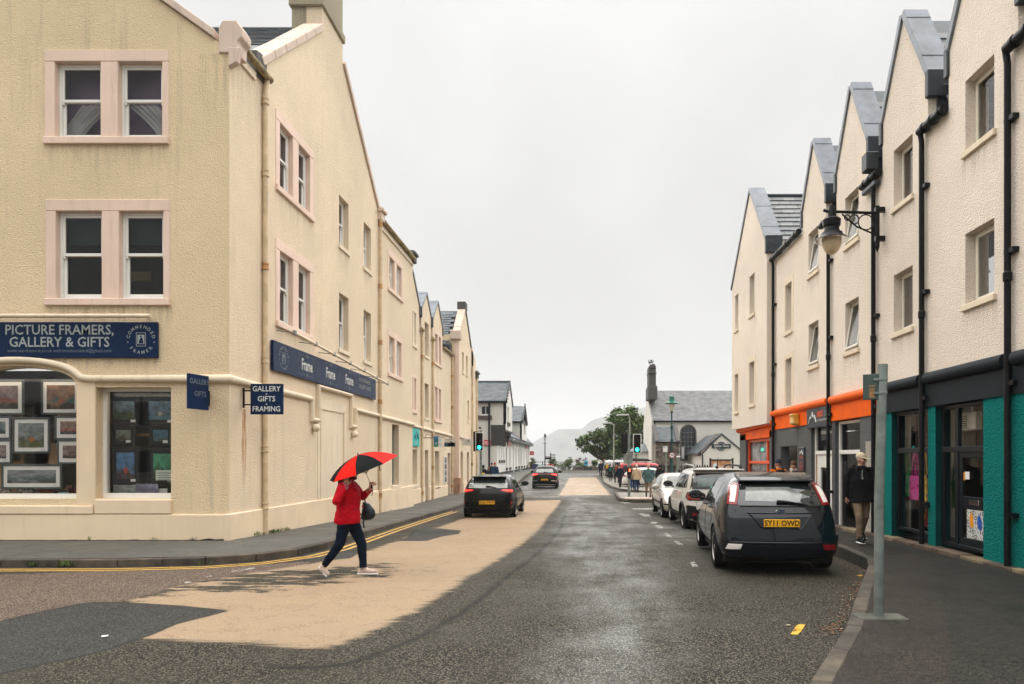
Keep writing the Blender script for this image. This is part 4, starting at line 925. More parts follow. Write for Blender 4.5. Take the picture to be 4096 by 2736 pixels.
gutter(terr, FL.p(26.4, 10.80, .12), FL.p(31.1, 10.80, .12), .09); kneeler(terr, FL, 31.3, 10.9, .5, .5, .5, STONEG)
MB().prism(Fr((0, 26.12, 0), (1, 0, 0), (0, 0, 1), (0, -1, 0)), [(-7.4, 10.75), (-12, 14.2), (-16, 10.7)], -5.27, 0).build('roof', SLATES[1], terr)

FB = Fr((-7.75, 0, 0), (0, 1, 0), (0, 0, 1), (1, 0, 0))
tb = thing('terrace_building', 'cream terrace with three small pointed gables and wall signs at street level', 'building', (-7.75, 31.4, -.3))
ez, sz = 8.15, 9.3
out = [(31.4, -.9), (43.0, -.9), (43.0, ez), (39.85, ez), (39.85, sz), (38.5, 10.5), (37.15, sz), (37.15, ez), (36.75, ez), (36.75, sz), (35.6, 10.3), (34.5, sz), (34.5, ez), (34.05, ez), (34.05, sz), (32.6, 10.65), (31.4, 9.6)]
bw = [(32.2, 33.5, 7.1, 8.95), (32.2, 33.5, 4.0, 5.85), (35.25, 36.2, 7.1, 8.8), (35.25, 36.2, 3.95, 5.7)]
bp = [(37.6, 39.6, 6.95, 8.85), (37.6, 39.6, 3.85, 5.95)]
gw = [(32.5, 33.6, .62, 2.3), (37.75, 39.0, .35, 2.28)]; gd = [(35.3, 36.1, -.5, 2.3), (41.45, 42.4, -.5, 2.2)]
MB().slab(FB, out, [rect(*w) for w in bw + bp + gw + gd], .45).build('wall', CREAM2, tb)
for i, w in enumerate(bw):
    if i == 1 or i == 0: pink_pair(tb, FB, w[0] - .001, w[1], w[2], w[3], jw=.16, mw=.2, hb=.18, mat=PINKP if i == 1 else CREAMP)
    else: sash(tb, FB, *w, .2, None, (GREYC, 'half'))
for w in bp: pink_pair(tb, FB, *w, jw=.18, mw=.3, hb=.2, mat=PINKP, cur=((GREYC, 'half'), None))
sash(tb, FB, *gw[0], .25); sash(tb, FB, *gw[1], .28, None, (TAN_C, 'half'), .7)
BRN = M('brown_door', (.25, .14, .09), .5, .1); 
MB().fbox(FB, 35.3, 36.1, -.5, 2.3, -.4, -.35).build('door', M('drab_door', (.30, .24, .16), .6), tb); MB().fbox(FB, 41.45, 42.4, -.5, 2.2, -.4, -.3).build('door', M('pink_brown_door', (.36, .22, .17), .6), tb)
for a, b in ((31.42, 34.3), (34.75, 35.2), (36.2, 36.65), (37.0, 41.3)): MB().fbox(FB, a, b, -.9, .42 if a < 36.5 else .30, -.1, .05).build('plinth', CREAMS, tb, bevel=.02)
MB().tube([FB.p(31.4, 3.42, .03), FB.p(43.0, 3.25, .03)], .075, 10).build('string_course', CREAMP, tb, smooth=50)
for y0 in (34.4, 36.95, 42.6): pipe(tb, [FB.p(y0, ez, .1), FB.p(y0, ez - .3, .07), FB.p(y0, -.4, .07)], .06, None, (6.9, 5.0, 3.1, 1.4, .2))
def lead_gable(par, fr, yc, za, hw, sz, ez, npan=4, w=.44, ridge_back=4.0, roof=True, thick=.10, drop=.45, near=-1):
    """a wall-head gable: sheet-lead coping in lapped panels, boxed foot, cheek and the roof behind it"""
    for sgn in (-1, 1):
        p = Vector((0, sgn * hw, sz)); q = Vector((0, 0, za)); d = q - p; L = d.length; d.normalize(); up_ = Vector((0, -sgn * -d.z, 0)); up_ = Vector((0, sgn * d.z, abs(d.y)))
        cuts = [0, .22, .52, .86, 1.] if npan == 4 else [i / npan for i in range(npan + 1)]
        for i in range(npan):
            a = p + d * (L * cuts[i]); b = p + d * (L * cuts[i + 1] + (.0 if i == npan - 1 else .02)); h = thick + .012 * (i % 2) 
            P = [fr.p(yc + e.y + up_.y * k, e.z + up_.z * k, n) for k in (-.03, h) for n, e in ((-w, a), (.05, a), (.05, b), (-w, b))]
            MB().hexa(P).build('coping_panel', LEAD, par, bevel=.01)
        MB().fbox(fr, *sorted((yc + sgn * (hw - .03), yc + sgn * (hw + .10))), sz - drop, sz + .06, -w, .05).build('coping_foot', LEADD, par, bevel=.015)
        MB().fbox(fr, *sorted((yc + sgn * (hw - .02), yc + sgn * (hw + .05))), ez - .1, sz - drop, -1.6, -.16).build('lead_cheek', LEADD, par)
    if roof:
        MB().prism(fr, [(yc - hw - .05, sz - .12), (yc + hw + .05, sz - .12), (yc, za - .12)], -ridge_back, -w + .02).build('gable_roof', SLATES[1], par)
for yc, za, hw in ((32.6, 10.65, 1.45), (35.62, 10.3, 1.13), (38.5, 10.5, 1.35)): lead_gable(tb, FB, yc, za, hw, sz, ez)
for a, b in ((34.05, 34.5), (36.72, 37.17), (39.85, 43.0)): gutter(tb, FB.p(a, ez + .05, .1), FB.p(b, ez + .05, .1), .085)
MB().prism(Fr((0, 31.4, 0), (1, 0, 0), (0, 0, 1), (0, -1, 0)), [(-7.9, 8.1), (-12, 10.0), (-16, 8)], -11.6, 0).build('roof', SLATES[1], tb)
nb = thing('notice_board', 'tall narrow board of black and white pictures on the terrace wall', 'notice board', FB.p(40.5, .6, 0))
MB().fbox(FB, 40.15, 41.0, .45, 2.0, 0, .05).build('board', WHITE, nb)
for i in range(4): MB().fbox(FB, 40.25, 40.9, .52 + i * .37, .84 + i * .37, .05, .056).build('photograph', pic_mat(40 + i, (.3, .3, .3), (.05, .05, .05), (.1, .1, .1)), nb)
# signs on the terrace
ts = thing('wall_sign', 'turquoise square wall sign with a white peaked mountain drawing', 'sign', FB.p(33, 2.5, 0))
MB().fbox(FB, 32.1, 33.75, 2.45, 3.28, .02, .08).build('sign_panel', M('turquoise_panel', (.03, .42, .40), .4, .05), ts)
mb = MB()
for L_ in ([(32.6, 2.78), (32.78, 3.0), (32.85, 2.82)], [(32.85, 2.78), (33.12, 3.14), (33.3, 2.92), (33.5, 2.8)], [(33.05, 2.78), (33.3, 3.06), (33.55, 2.8)]): mb.tube([FB.p(u, v, .085) for u, v in L_], .014, 5)
mb.build('mountain_outline', M('dark_teal_line', (.01, .12, .14), .5), ts); MB().prism(FB, [(33.05, 3.02), (33.12, 3.14), (33.2, 3.02)], .08, .09).build('white_peak', PAPER, ts)
lettering(ts, FB, [('SCOTLAND', 33.05, 2.62, .12)], PAPER, 1, .085)
bl = thing('hanging_sign', 'blue and green hanging panel on a scrolled black iron bracket', 'sign', FB.p(34.9, 2.4, .5))
b0 = FB.p(34.9, 2.9, 0)
mb = MB(); mb.tube([b0 + Vector((0, 0, .15)), b0 + Vector((0, 0, -.15))], .02, 6); mb.tube([b0, b0 + Vector((1.0, 0, .02))], .018, 6); mb.tube([b0 + Vector((.1, 0, .04)), b0 + Vector((.2, 0, .2)), b0 + Vector((.45, 0, .1)), b0 + Vector((.7, 0, .15)), b0 + Vector((.85, 0, .03))], .01, 5); mb.build('bracket', BLACK, bl)
FS = Fr((0, 34.9, 0), (1, 0, 0), (0, 0, 1), (0, -1, 0)); xa, xb, xm = at(994, 0, 34.9).x, at(1013.5, 0, 34.9).x, at(1004.5, 0, 34.9).x; za, zb = at(0, 1000, 34.9).z, at(0, 1024.5, 34.9).z
MB().fbox(FS, xa, xm, zb, za, -.02, .02).build('sign_panel', pic_mat(51, (.02, .2, .42), (.02, .25, .22), (.02, .25, .12), (.5, .6, .55)), bl)
wl_ = MB().fbox(Fr((0, 34.85, 0), (1, 0, 0), (0, 0, 1), (0, -1, 0)), xm + .01, xb, zb - .03, za - .06, -.02, .02).build('text_panel', PAPER, bl)
lettering(bl, Fr((0, 34.85, 0), (1, 0, 0), (0, 0, 1), (0, -1, 0)), [('RENT', (xm + xb) / 2, za - .2, .08), ('SALE', (xm + xb) / 2, za - .4, .08)], FGREY, 1, .024)
w2 = thing('hanging_sign', 'white over dark teal projecting sign with three pale arch shapes', 'sign', FB.p(40, 2.4, .4)); F3 = Fr((0, 40.2, 0), (1, 0, 0), (0, 0, 1), (0, -1, 0))
xa, xb = at(1018.5, 0, 40.2).x, at(1043, 0, 40.2).x; za, zm, zb = at(0, 1005.5, 40.2).z, at(0, 1014.5, 40.2).z, at(0, 1024, 40.2).z
MB().fbox(F3, xa, xb, zm, za, -.02, .02).build('upper_panel', M('cream_panel', (.62, .57, .5), .5), w2); MB().fbox(F3, xa, xb, zb, zm, -.02, .02).build('lower_panel', M('dark_teal_panel', (.008, .05, .075), .4), w2)
mb = MB(); [mb.lathe([(.055, 0), (.09, 0)], F3.p(xb - .22 + dx, zb + .1 + dz, .025), 10, 'Y') for dx, dz in ((-.09, 0), (.09, 0), (0, .1))]; mb.build('arch_emblem', PAPER, w2)
lettering(w2, F3, [('LAW AND PROPERTY', (xa + xb) / 2, za - .06, .05), ('FOR SALE', (xa + xb) / 2, za - .15, .06)], FGREY, 1, .024); lettering(w2, F3, [('SOLICITORS', xa + .22, zb + .12, .055)], M('blue_lettering', (.03, .2, .4), .5), 1, .024)
mb = MB(); mb.tube([F3.p(xa + .05, za, 0), F3.p(-7.75, za + .05, 0)], .012, 5); mb.build('bracket', BLACK, w2)

FC = Fr((-7.34, 0, 0), (0, 1, 0), (0, 0, 1), (1, 0, 0))
tc_ = thing('terrace_building', 'far end cream terrace with one broad gable, pink quoins and arched doorways', 'building', (-7.34, 43, -.3))
cw = [(44.15, 44.8, 7.4, 8.65), (45.7, 46.4, 7.4, 8.65), (46.3, 47.0, 4.4, 5.75), (48.0, 48.9, 7.6, 9.6), (48.1, 49.0, 3.6, 6.0)]
def archd(u0, u1, v0, v1): return [(u0, v0), (u1, v0), (u1, v1 - .35)] + [((u0 + u1) / 2 + (u1 - u0) / 2 * math.cos(R(a)), v1 - .35 + .35 * math.sin(R(a))) for a in (30, 60, 90, 120, 150)] + [(u0, v1 - .35)]
ad = [archd(43.55, 44.5, -.5, 2.35), archd(46.0, 47.0, -.5, 2.35)]
MB().slab(FC, [(43, -.9), (50.4, -.9), (50.4, 7.7), (49.9, 9.0), (47.7, 9.5), (45.3, 11.6), (43, 9.55)], [rect(*w) for w in cw] + ad, .42).build('wall', CREAM2, tc_)
MB().box(-8.6, -7.345, 42.95, 43.0, -.9, 9.5).build('end_wall', CREAM, tc_); MB().box(-7.60, -7.335, 42.94, 43.25, .7, 9.5).build('quoin_strip', PINK, tc_); MB().box(-7.8, -7.25, 42.88, 43.4, -.6, .7).build('corner_base', M('pink_brown_stone', (.40, .23, .14), .8, .3), tc_, bevel=.03)
for w in cw: sash(tc_, FC, *w, .18, CREAMF)
for a, b in ((43.55, 44.5), (46.0, 47.0)): MB().prism(FC, archd(a, b, -.5, 2.35), -.40, -.34).build('door', M('pink_brown_door', (.36, .22, .17), .6), tc_)
MB().fbox(FC, 44.6, 45.9, -.9, .35, -.1, .05).build('plinth', CREAMS, tc_); MB().tube([FC.p(43.2, 3.2, .03), FC.p(50, 3.1, .03)], .07, 8).build('string_course', PINKL, tc_)
slope_stones(tc_, -7.75, -7.28, (0, 42.98, 9.45), (0, 45.3, 11.58), 4); slope_stones(tc_, -7.75, -7.28, (0, 47.75, 9.4), (0, 45.3, 11.58), 3, mat=STONEG)
MB().box(-7.8, -7.25, 44.95, 45.7, 11.5, 12.0).build('apex_stone', STONEG, tc_, bevel=.03); MB().box(-7.85, -7.22, 42.75, 43.35, 9.2, 9.75).build('kneeler', PINKL, tc_, bevel=.03)
MB().prism(FC, [(42.6, 8.6), (45.3, 11.45), (48, 9)], -8, -.45).build('roof', SLATES[2], tc_)
slates(tc_, (-13.3, 42.5, 8.68), (1, 0, 0), (0, .70, .714), 5.5, 3.85, .36, .26, True, lambda u, v: u > 1.2)
MB().box(-8.8, -7.76, 42.3, 42.94, 8.1, 8.8).build('lead_cheek', LEADD, tc_)
for y0 in (47.9, 50.1): pipe(tc_, [FC.p(y0, 8.2, .1), FC.p(y0, -.3, .07)], .06, None, (6, 3.8, 1.5))
kneeler(tc_, FC, 50.2, 7.9, .7, .5, .6, STONEG)
al = thing('hanging_sign', 'pale sign with small green tree emblem beyond the pink quoins', 'sign', (-7.1, 44.2, 2.5)); F4 = Fr((0, 44.2, 0), (1, 0, 0), (0, 0, 1), (0, -1, 0))
MB().fbox(F4, -7.3, -6.66, 2.7, 3.12, -.02, .02).build('sign_panel', M('pale_grey_panel', (.55, .53, .47), .5), al); mb = MB(); mb.prism(F4, [(-7.02, 2.95), (-6.94, 3.06), (-6.86, 2.95)], .02, .03); mb.build('tree_emblem', DKGREEN, al)
lettering(al, F4, [('SOLICITORS', -6.97, 2.84, .07)], FGREY, 1, .024)
# ================================================================ right-hand terrace with five gables
FR = Fr((6.6, 0, 0), (0, 1, 0), (0, 0, 1), (-1, 0, 0))
rt = thing('harled_terrace', 'long off white harled terrace with pointed lead topped gables above teal and orange shops', 'building', (6.6, 12, .15))
SZ, EZ = 9.1, 8.05
gabs = [(8.7, 10.85, 1.0), (11.45, 10.85, .98), (14.15, 10.85, .98), (16.85, 10.85, .98), (19.55, 10.75, .98)]
out = [(6.5, 3.44), (23.55, 3.44), (23.55, 8.5), (20.53, 8.5)]
for yc, za, hw in reversed(gabs):
    out += [(yc + hw, EZ if yc < 19 else 8.5), (yc + hw, SZ), (yc, za), (yc - hw, SZ), (yc - hw, EZ)]
out = [p for i, p in enumerate(out) if i == 0 or p != out[i - 1]] + [(6.5, EZ)]
ww = [(yc - .43, yc + .40, z0, z1) for yc in (8.75, 11.5, 14.2, 16.85, 19.6) for z0, z1 in ((7.08, 8.28), (4.47, 5.68))]
nar = [(21.55, 22.2, 5.85, 7.35), (21.55, 22.2, 3.50, 5.0)]
MB().slab(FR, out, [rect(*w) for w in ww + nar], .4).build('wall', WHITEH, rt)
BRC = M('brown_pink_curtain', (.55, .34, .26), .8, .15); DRC = M('dark_grey_curtain', (.05, .05, .05), .8, .2)
for i, w in enumerate(ww): casement(rt, FR, *w, .17, None, R(9) if i in (6, 7, 8, 9) else 0., (BRC if i < 6 else DRC, 'near' if i < 6 else 'half'))
for w in nar: casement(rt, FR, *w, .17)
for w in nar: mb = MB(); mb.slab(Fr(FR.p(0, 0, .012), FR.U, FR.V, FR.N), rect(w[0] - .14, w[1] + .14, w[2] - .1, w[3] + .16), [rect(w[0] - .006, w[1] + .006, w[2] - .006, w[3] + .006)], .1); mb.build('window_surround', CREAMP, rt)
for w in ww: streaks(rt, FR, w[0] - .08, w[1] + .08, w[2] - .11, .7)
for g in gabs: lead_gable(rt, FR, *g, SZ, EZ)
# downpipes and gutters between the gables
VAL = [(9.7, 10.47), (12.43, 13.17), (15.13, 15.87), (17.83, 18.57)]
for a, b in VAL:
    gutter(rt, FR.p(a - .02, EZ + .02, .1), FR.p(b + .12, EZ + .02, .1), .085, BLACK); m = MB()
    for q in (.1, .5, .9): m.tube([FR.p(a + (b - a) * q - .03, EZ + .02, .1), FR.p(a + (b - a) * q + .03, EZ + .02, .1)], .1, 10)
    kind(m.build('gutter_joints', BLACK, rt, smooth=50), 'stuff')
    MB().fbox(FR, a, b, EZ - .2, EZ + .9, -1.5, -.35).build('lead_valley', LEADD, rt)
gutter(rt, FR.p(20.55, 8.55, .1), FR.p(23.5, 8.55, .1), .09, BLACK); m = MB()
for q in range(4): m.tube([FR.p(20.8 + q * .85, 8.55, .1), FR.p(20.88 + q * .85, 8.55, .1)], .105, 10)
kind(m.build('gutter_joints', BLACK, rt, smooth=50), 'stuff')
def bpipe(y0, z0, z1, r=.05, n=.08):
    p = pipe(rt, [FR.p(y0, z1, n + .03), FR.p(y0, z1 - .2, n), FR.p(y0, z0, n)], r, BLACK)
    for z in range(int(z0) + 1, int(z1), 1):
        if z % 2: MB().fbox(FR, y0 - .16, y0 + .07, z - .035, z + .035, 0, n + .02).build('bracket', BLACK, p)
    MB().lathe([(r, 0), (r * 1.3, .02), (r * 1.3, .14), (r, .16)], FR.p(y0, (z0 + z1) * .55, n), 10).build('collar', BLACK, p); return p
for y0, z0, z1 in ((10.6, .2, EZ), (13.25, .15, EZ), (15.42, .1, EZ - .1), (18.2, 0, EZ), (23.35, -.15, 8.5)): bpipe(y0, z0, z1)
# rainwater head on the third pipe
mb = MB(); mb.fbox(FR, 15.30, 15.58, EZ + .15, EZ + .55, .0, .28); mb.fbox(FR, 15.2, 15.9, EZ - .22, EZ - .1, .03, .15); mb.build('rainwater_head', LEADD, rt, bevel=.02)
# end block, standing a little forward and overhanging the shop
FE = Fr((6.37, 0, 0), (0, 1, 0), (0, 0, 1), (-1, 0, 0))
ew = [(25.2, 25.95, 7.15, 8.6), (27.75, 28.35, 7.05, 8.45), (25.2, 25.95, 3.85, 5.4), (27.75, 28.35, 3.75, 5.25)]
MB().slab(FE, [(23.6, 3.05), (28.9, 3.05), (28.9, 8.9), (25.85, 11.8), (23.6, 9.25)], [rect(*w) for w in ew], .4).build('end_block_wall', WHITEH, rt)
MB().box(6.375, 7.2, 23.58, 23.98, 3.06, 9.2).build('end_block_side', WHITEH, rt)
MB().box(6.6, 8.0, 23.6, 28.9, 3.0, 3.05).build('soffit', GREYP, rt)
MB().box(6.77, 11, 28.5, 28.88, -.5, 9).build('end_wall', WHITEH, rt)
for i, w in enumerate(ew):
    casement(rt, FE, *w, .17)
    if i > 1: mb = MB(); mb.slab(Fr(FE.p(0, 0, .012), FE.U, FE.V, FE.N), rect(w[0] - .15, w[1] + .15, w[2] - .1, w[3] + .18), [rect(w[0] - .006, w[1] + .006, w[2] - .006, w[3] + .006)], .1); mb.build('window_surround', CREAMP, rt)
for sgn, foot in ((-1, (23.6, 9.25)), (1, (28.95, 8.85))):
    p, q = Vector((0, foot[0], foot[1])), Vector((0, 25.85, 11.8)); d = q - p; L = d.length; d.normalize(); u_ = Vector((0, sgn * d.z, abs(d.y)))
    for i in range(5):
        a, b = p + d * (L * i / 5), p + d * (L * (i + 1) / 5 + (.02 if i < 4 else 0)); h = .11 + .012 * (i % 2)
        MB().hexa([FE.p(e.y + u_.y * k, e.z + u_.z * k, n) for k in (-.03, h) for n, e in ((-.52, a), (.05, a), (.05, b), (-.52, b))]).build('coping_panel', LEAD, rt, bevel=.01)
MB().fbox(FE, 23.5, 23.66, 8.8, 9.4, -.52, .05).build('coping_foot', LEADD, rt, bevel=.015)
TILES = [M('roof_tile_a', (.19, .20, .205), .55, .15, 2., kind='Position'), M('roof_tile_b', (.23, .235, .235), .55, .15, 2., kind='Position'), M('roof_tile_c', (.165, .175, .18), .5, .15, 2., kind='Position')]
dirb = Vector((0, 25.85 - 22.6, 11.55 - 7.95)); 
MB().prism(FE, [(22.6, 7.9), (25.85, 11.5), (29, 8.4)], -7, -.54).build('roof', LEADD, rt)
slates(rt, (6.92, 22.62, 7.97), (1, 0, 0), dirb, 3.6, dirb.length - .02, .42, .30, True, lambda u, v: v > .55, TILES, th=.03, gap=.012)
MB().tube([(6.9, 25.85, 11.6), (12, 25.85, 11.6)], .07, 8).build('ridge', LEADD, rt)
MB().box(6.9, 13, 6.6, 23.5, 8.2, 8.4).build('flat_roof', LEADD, rt)
for yc, za, hw in gabs:
    d = Vector((0, hw, za - SZ)); O = Vector((7.05, yc - hw - .5, SZ - .15 - .5 * (za - SZ) / hw))
    slates(rt, O, (1, 0, 0), d, 2.0, d.length + .8, .4, .30, False, None, TILES, th=.03)
# ---- shop fronts
for fr, mat, a, b in ((FR, CHARC, 6.5, 15.04), (FR, ORANGE, 15.06, 23.5)):
    MB().fbox(fr, a, b, 2.83, 3.3, -.3, .03).build('fascia', mat, rt)
    seg = [(a, 10.48), (10.72, 13.13), (13.37, b)] if b < 16 else [(a, 18.08), (18.32, b)]
    for p, q in seg: MB().tube([fr.p(p, 3.36, .03), fr.p(q, 3.36, .03)], .115, 12).build('fascia_roll', mat, rt, smooth=50)
MB().box(6.60, 7.2, 23.52, 28.5, 2.60, 3.02).build('fascia', ORANGE, rt); MB().tube([(6.58, 23.5, 3.08), (6.58, 28.6, 3.0)], .11, 12).build('fascia_roll', ORANGE, rt, smooth=50)
def pier(u0, u1, mat, z0=-.4, z1=2.83, rev=None, n=.0): 
    MB().fbox(FR, u0, u1, z0, z1, -.28, n).build('pier', mat, rt)
    if rev: MB().fbox(FR, *rev, z0, z1, -.28, n - .004).build('reveal', TEALP if mat is TEALH else GREYP, rt)
pier(6.5, 11.37, TEALH); pier(12.9, 13.17, TEALH, rev=(12.894, 12.899)); pier(14.7, 15.03, TEALH, rev=(14.694, 14.699))
pier(15.05, 16.35, GREYH); pier(17.96, 18.15, GREYH, rev=(17.954, 17.959)); pier(19.78, 21.02, GREYH, rev=(19.774, 19.779)); pier(21.042, 22.75, GREYH, 2.25); pier(22.752, 24.1, GREYH); pier(27.5, 28.5, GREYH, rev=(27.494, 27.499))
pier(24.102, 27.49, GREYH, -.4, .2)
MB().fbox(FR, 15.6, 16.0, .2, 2.25, .0, .012).build('bare_render_patch', harl('bare_harling', (.42, .39, .33), 26, .9, .4), rt)
MB().fbox(FR, 21.02, 22.75, -.4, 2.25, -1.6, -1.55).build('passage_back', DARKIN, rt); MB().fbox(FR, 21.0, 21.02, -.4, 2.3, -1.6, -.28).build('passage_side', GREYP, rt)
# stone edging at the wall foot
EDG = M('worn_stone_edging', (.10, .07, .05), .85, .5, 3., .5, 30., kind='Position'); EDL = M('painted_stone_edging', (.17, .13, .08), .85, .5, 3., .5, 30., kind='Position')
y = 8.0
while y < 20:
    l = rnd.uniform(.5, .9); z = pr_z(y) + .055
    MB().fbox(FR, y, y + l - .015, z - .2, z + .035 + rnd.uniform(-.008, .01), -.1, .16).build('edging_stone', EDL if rnd.random() < .4 else EDG, rt, bevel=.012); y += l
# teal shop: window and glazed door, dark frames
DKF = M('near_black_frame', (.007, .010, .013), .35, .2, spec=.2)
def shopframe(u0, u1, v0, v1, bars, mat, w=.07, dep=.1, n='shop_window'):
    mb = MB(); frame_bars(mb, FR, u0, u1, v0, v1, -dep - .07, -dep, w)
    for k, a, b, c in bars:
        if k == 'h': mb.fbox(FR, u0 + w, u1 - w, a - b, a + b, -dep - .07, -dep + .02)
        else: mb.fbox(FR, a - b, a + b, c[0], c[1], -dep - .069, -dep + .004)
    return mb.build(n, mat, rt, bevel=.008)
def gl(par, u0, u1, v0, v1, dep=.14): pane(par, FR, u0, u1, v0, v1, -dep, SHOPGLASS)
w = shopframe(13.17, 14.69, .38, 2.82, [('h', 2.02, .05, None)], DKF); gl(w, 13.24, 14.62, .46, 1.97); gl(w, 13.24, 14.62, 2.07, 2.75)
d_ = shopframe(11.37, 12.89, .28, 2.82, [('h', 2.02, .05, None), ('v', 12.36, .055, (.35, 2.75))], DKF); gl(d_, 12.42, 12.82, .36, 1.97); gl(d_, 12.42, 12.82, 2.07, 2.75); gl(d_, 11.44, 12.3, 2.07, 2.75)
mb = MB(); frame_bars(mb, FR, 11.44, 12.3, .32, 1.97, -.165, -.112, .10, .16); mb.fbox(FR, 11.54, 12.2, 1.0, 1.2, -.163, -.114); dd = mb.build('shop_door', DKF, rt, bevel=.008); gl(dd, 11.54, 12.2, 1.2, 1.87); gl(dd, 11.54, 12.2, .48, 1.0)
MB().fbox(FR, 11.68, 11.98, 1.06, 1.15, -.114, -.10).build('letterbox', CHROME, dd, bevel=.006)
po = MB().fbox(FR, 11.55, 12.08, .49, .98, -.135, -.128).build('poster', M('white_poster', (.62, .62, .60), .6, .02), dd)
mb = MB()
for i in range(7):
    for j in range(6):
        cu, cv = 11.59 + i * .075, .53 + j * .08; k = (i * 3 + j * 5) % 4
        if k == 0: mb.fbox(FR, cu - .03, cu + .03, cv - .006, cv + .006, -.128, -.126); mb.fbox(FR, cu - .006, cu + .006, cv - .035, cv + .035, -.128, -.1262)
        elif k == 1: mb.slab(Fr(FR.p(0, 0, -.126), FR.U, FR.V, FR.N), rect(cu - .03, cu + .03, cv - .035, cv + .035), [rect(cu - .018, cu + .018, cv - .02, cv + .02)], .002)
        else: mb.prism(FR, [(cu - .03, cv - .03), (cu - .018, cv - .03), (cu + .03, cv + .03), (cu + .018, cv + .03)], -.128, -.126)
kind(mb.build('poster_pattern', M('black_poster_ink', (.008, .012, .02), .6), po), 'stuff')
MB().prism(FR, [(11.92, .66), (11.98, .72), (11.99, .85), (11.94, .95), (11.88, .85), (11.87, .7)], -.125, -.122).build('orange_motif', M('orange_ink', (.75, .28, .01), .6), po); MB().prism(FR, [(11.68, .64), (11.75, .72), (11.76, .85), (11.70, .92), (11.63, .82), (11.62, .7)], -.125, -.122).build('blue_motif', M('blue_ink', (.02, .09, .4), .6), po)
MB().fbox(FR, 11.97, 12.1, 1.5, 1.63, -.112, -.108).build('notice', PAPER, dd); MB().fbox(FR, 12.1, 12.15, 1.48, 1.62, -.112, -.107).build('amber_sticker', M('amber', (.6, .25, .02), .5), dd)
# interior of the teal shop
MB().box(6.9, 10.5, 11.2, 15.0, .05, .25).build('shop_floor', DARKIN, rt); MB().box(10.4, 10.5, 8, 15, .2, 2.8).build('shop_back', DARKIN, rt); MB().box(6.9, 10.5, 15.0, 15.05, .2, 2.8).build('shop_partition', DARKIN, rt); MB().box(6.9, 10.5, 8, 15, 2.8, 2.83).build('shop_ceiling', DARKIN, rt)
MB().fbox(FR, 14.72, 14.99, .4, 2.75, -.42, -.38).build('display_panel', BEIGEIN, rt); MB().fbox(FR, 12.72, 13.1, .4, 2.75, -.42, -.38).build('display_panel', BEIGEIN, rt)
def bagprint(name, col, ink):
    m, t, b = base_mat(name); v = coord(t, kind='Object'); f = noise_(t, v, 14, 3)
    t.links.new(mixc(t, ramp(t, f, .57, .60), col, ink), b.inputs['Base Color']); b.inputs['Roughness'].default_value = .7; return m
def tote(u, v0, w, h, hs_, mat, label, n=-.6):
    t = thing('tote_bag', label, 'bag', FR.p(u, v0, n), group='bags hanging in the teal shop')
    L = MB(); L.prism(FR, [(u - w / 2, v0), (u + w / 2, v0), (u + w * .46, v0 + h), (u - w * .46, v0 + h)], n - .05, n + .01); L.build('bag_body', mat, t, bevel=.015)
    for k in (0, -.05): MB().tube([FR.p(u - w * .25, v0 + h * .95, n + k), FR.p(u - w * .1, v0 + h + hs_ * .7, n + k), FR.p(u, v0 + h + hs_, n + k), FR.p(u + w * .1, v0 + h + hs_ * .7, n + k), FR.p(u + w * .25, v0 + h * .95, n + k)], .014, 6).build('handle', mat, t)
def pack(u, v, s, mat, label):
    t = thing('small_backpack', label, 'bag', FR.p(u, v, -.5), group='small bags on the shop window floor'); c = FR.p(u, v, -.55)
    L = MB(); L.prism(FR, [(u - s * .5, v), (u + s * .5, v), (u + s * .5, v + s * .7), (u + s * .3, v + s), (u - s * .3, v + s), (u - s * .5, v + s * .7)], -.62, -.5); L.build('bag_body', mat, t, bevel=.04); M2 = MB().fbox(FR, u - s * .35, u + s * .35, v + .02, v + s * .45, -.5, -.46).build('front_pocket', mat, t, bevel=.02)
    MB().tube([FR.p(u - s * .15, v + s, -.56), FR.p(u - s * .12, v + s * 1.35, -.56), FR.p(u + s * .12, v + s * 1.35, -.56), FR.p(u + s * .15, v + s, -.56)], .012, 6).build('handle', mat, t)
tote(14.77, 1.05, .26, .5, .45, bagprint('green_print', (.03, .42, .07), (.01, .16, .03)), 'bright green tote bag hanging by its strap in the teal shop window', -.34)
tote(14.42, 1.0, .40, .5, .5, bagprint('pink_print', (.75, .04, .34), (.3, .01, .14)), 'bright pink tote bag hanging in the middle of the teal shop window', -.34)
tote(14.05, 1.0, .3, .52, .5, bagprint('yellow_print', (.72, .40, .03), (.05, .03, .01)), 'yellow tote bag with black print hanging next to the drainpipe', -.34)
tote(12.86, .95, .26, .5, .5, bagprint('dark_green_print', (.01, .10, .02), (.005, .04, .01)), 'dark green tote bag hanging beside the shop door', -.34)
pack(14.34, .45, .26, M('mustard_cloth', (.62, .34, .03), .8), 'mustard yellow mini backpack on the shop window floor'); pack(14.12, .45, .40, M('dark_red_cloth', (.18, .02, .02), .8), 'dark red bag behind the mustard mini backpack'); pack(13.8, .42, .22, M('blue_cloth', (.03, .08, .2), .8), 'small blue bag at the right of the shop window floor')
ht = thing('fan_heater', 'white square box fan hung behind glass above the shop door', 'heater', FR.p(12.4, 2.2, -.4))
MB().fbox(FR, 12.17, 12.65, 2.36, 2.68, -.45, -.31).build('casing', M('off_white_plastic', (.72, .68, .56), .5), ht, bevel=.02); MB().fbox(FR, 12.42, 12.62, 2.40, 2.64, -.31, -.30).build('grille', FGREY, ht)
for i in range(6): MB().fbox(FR, 12.42, 12.62, 2.415 + i * .04, 2.43 + i * .04, -.30, -.292).build('grille_bar', M('off_white_plastic', (.6, .6, .6)), ht)
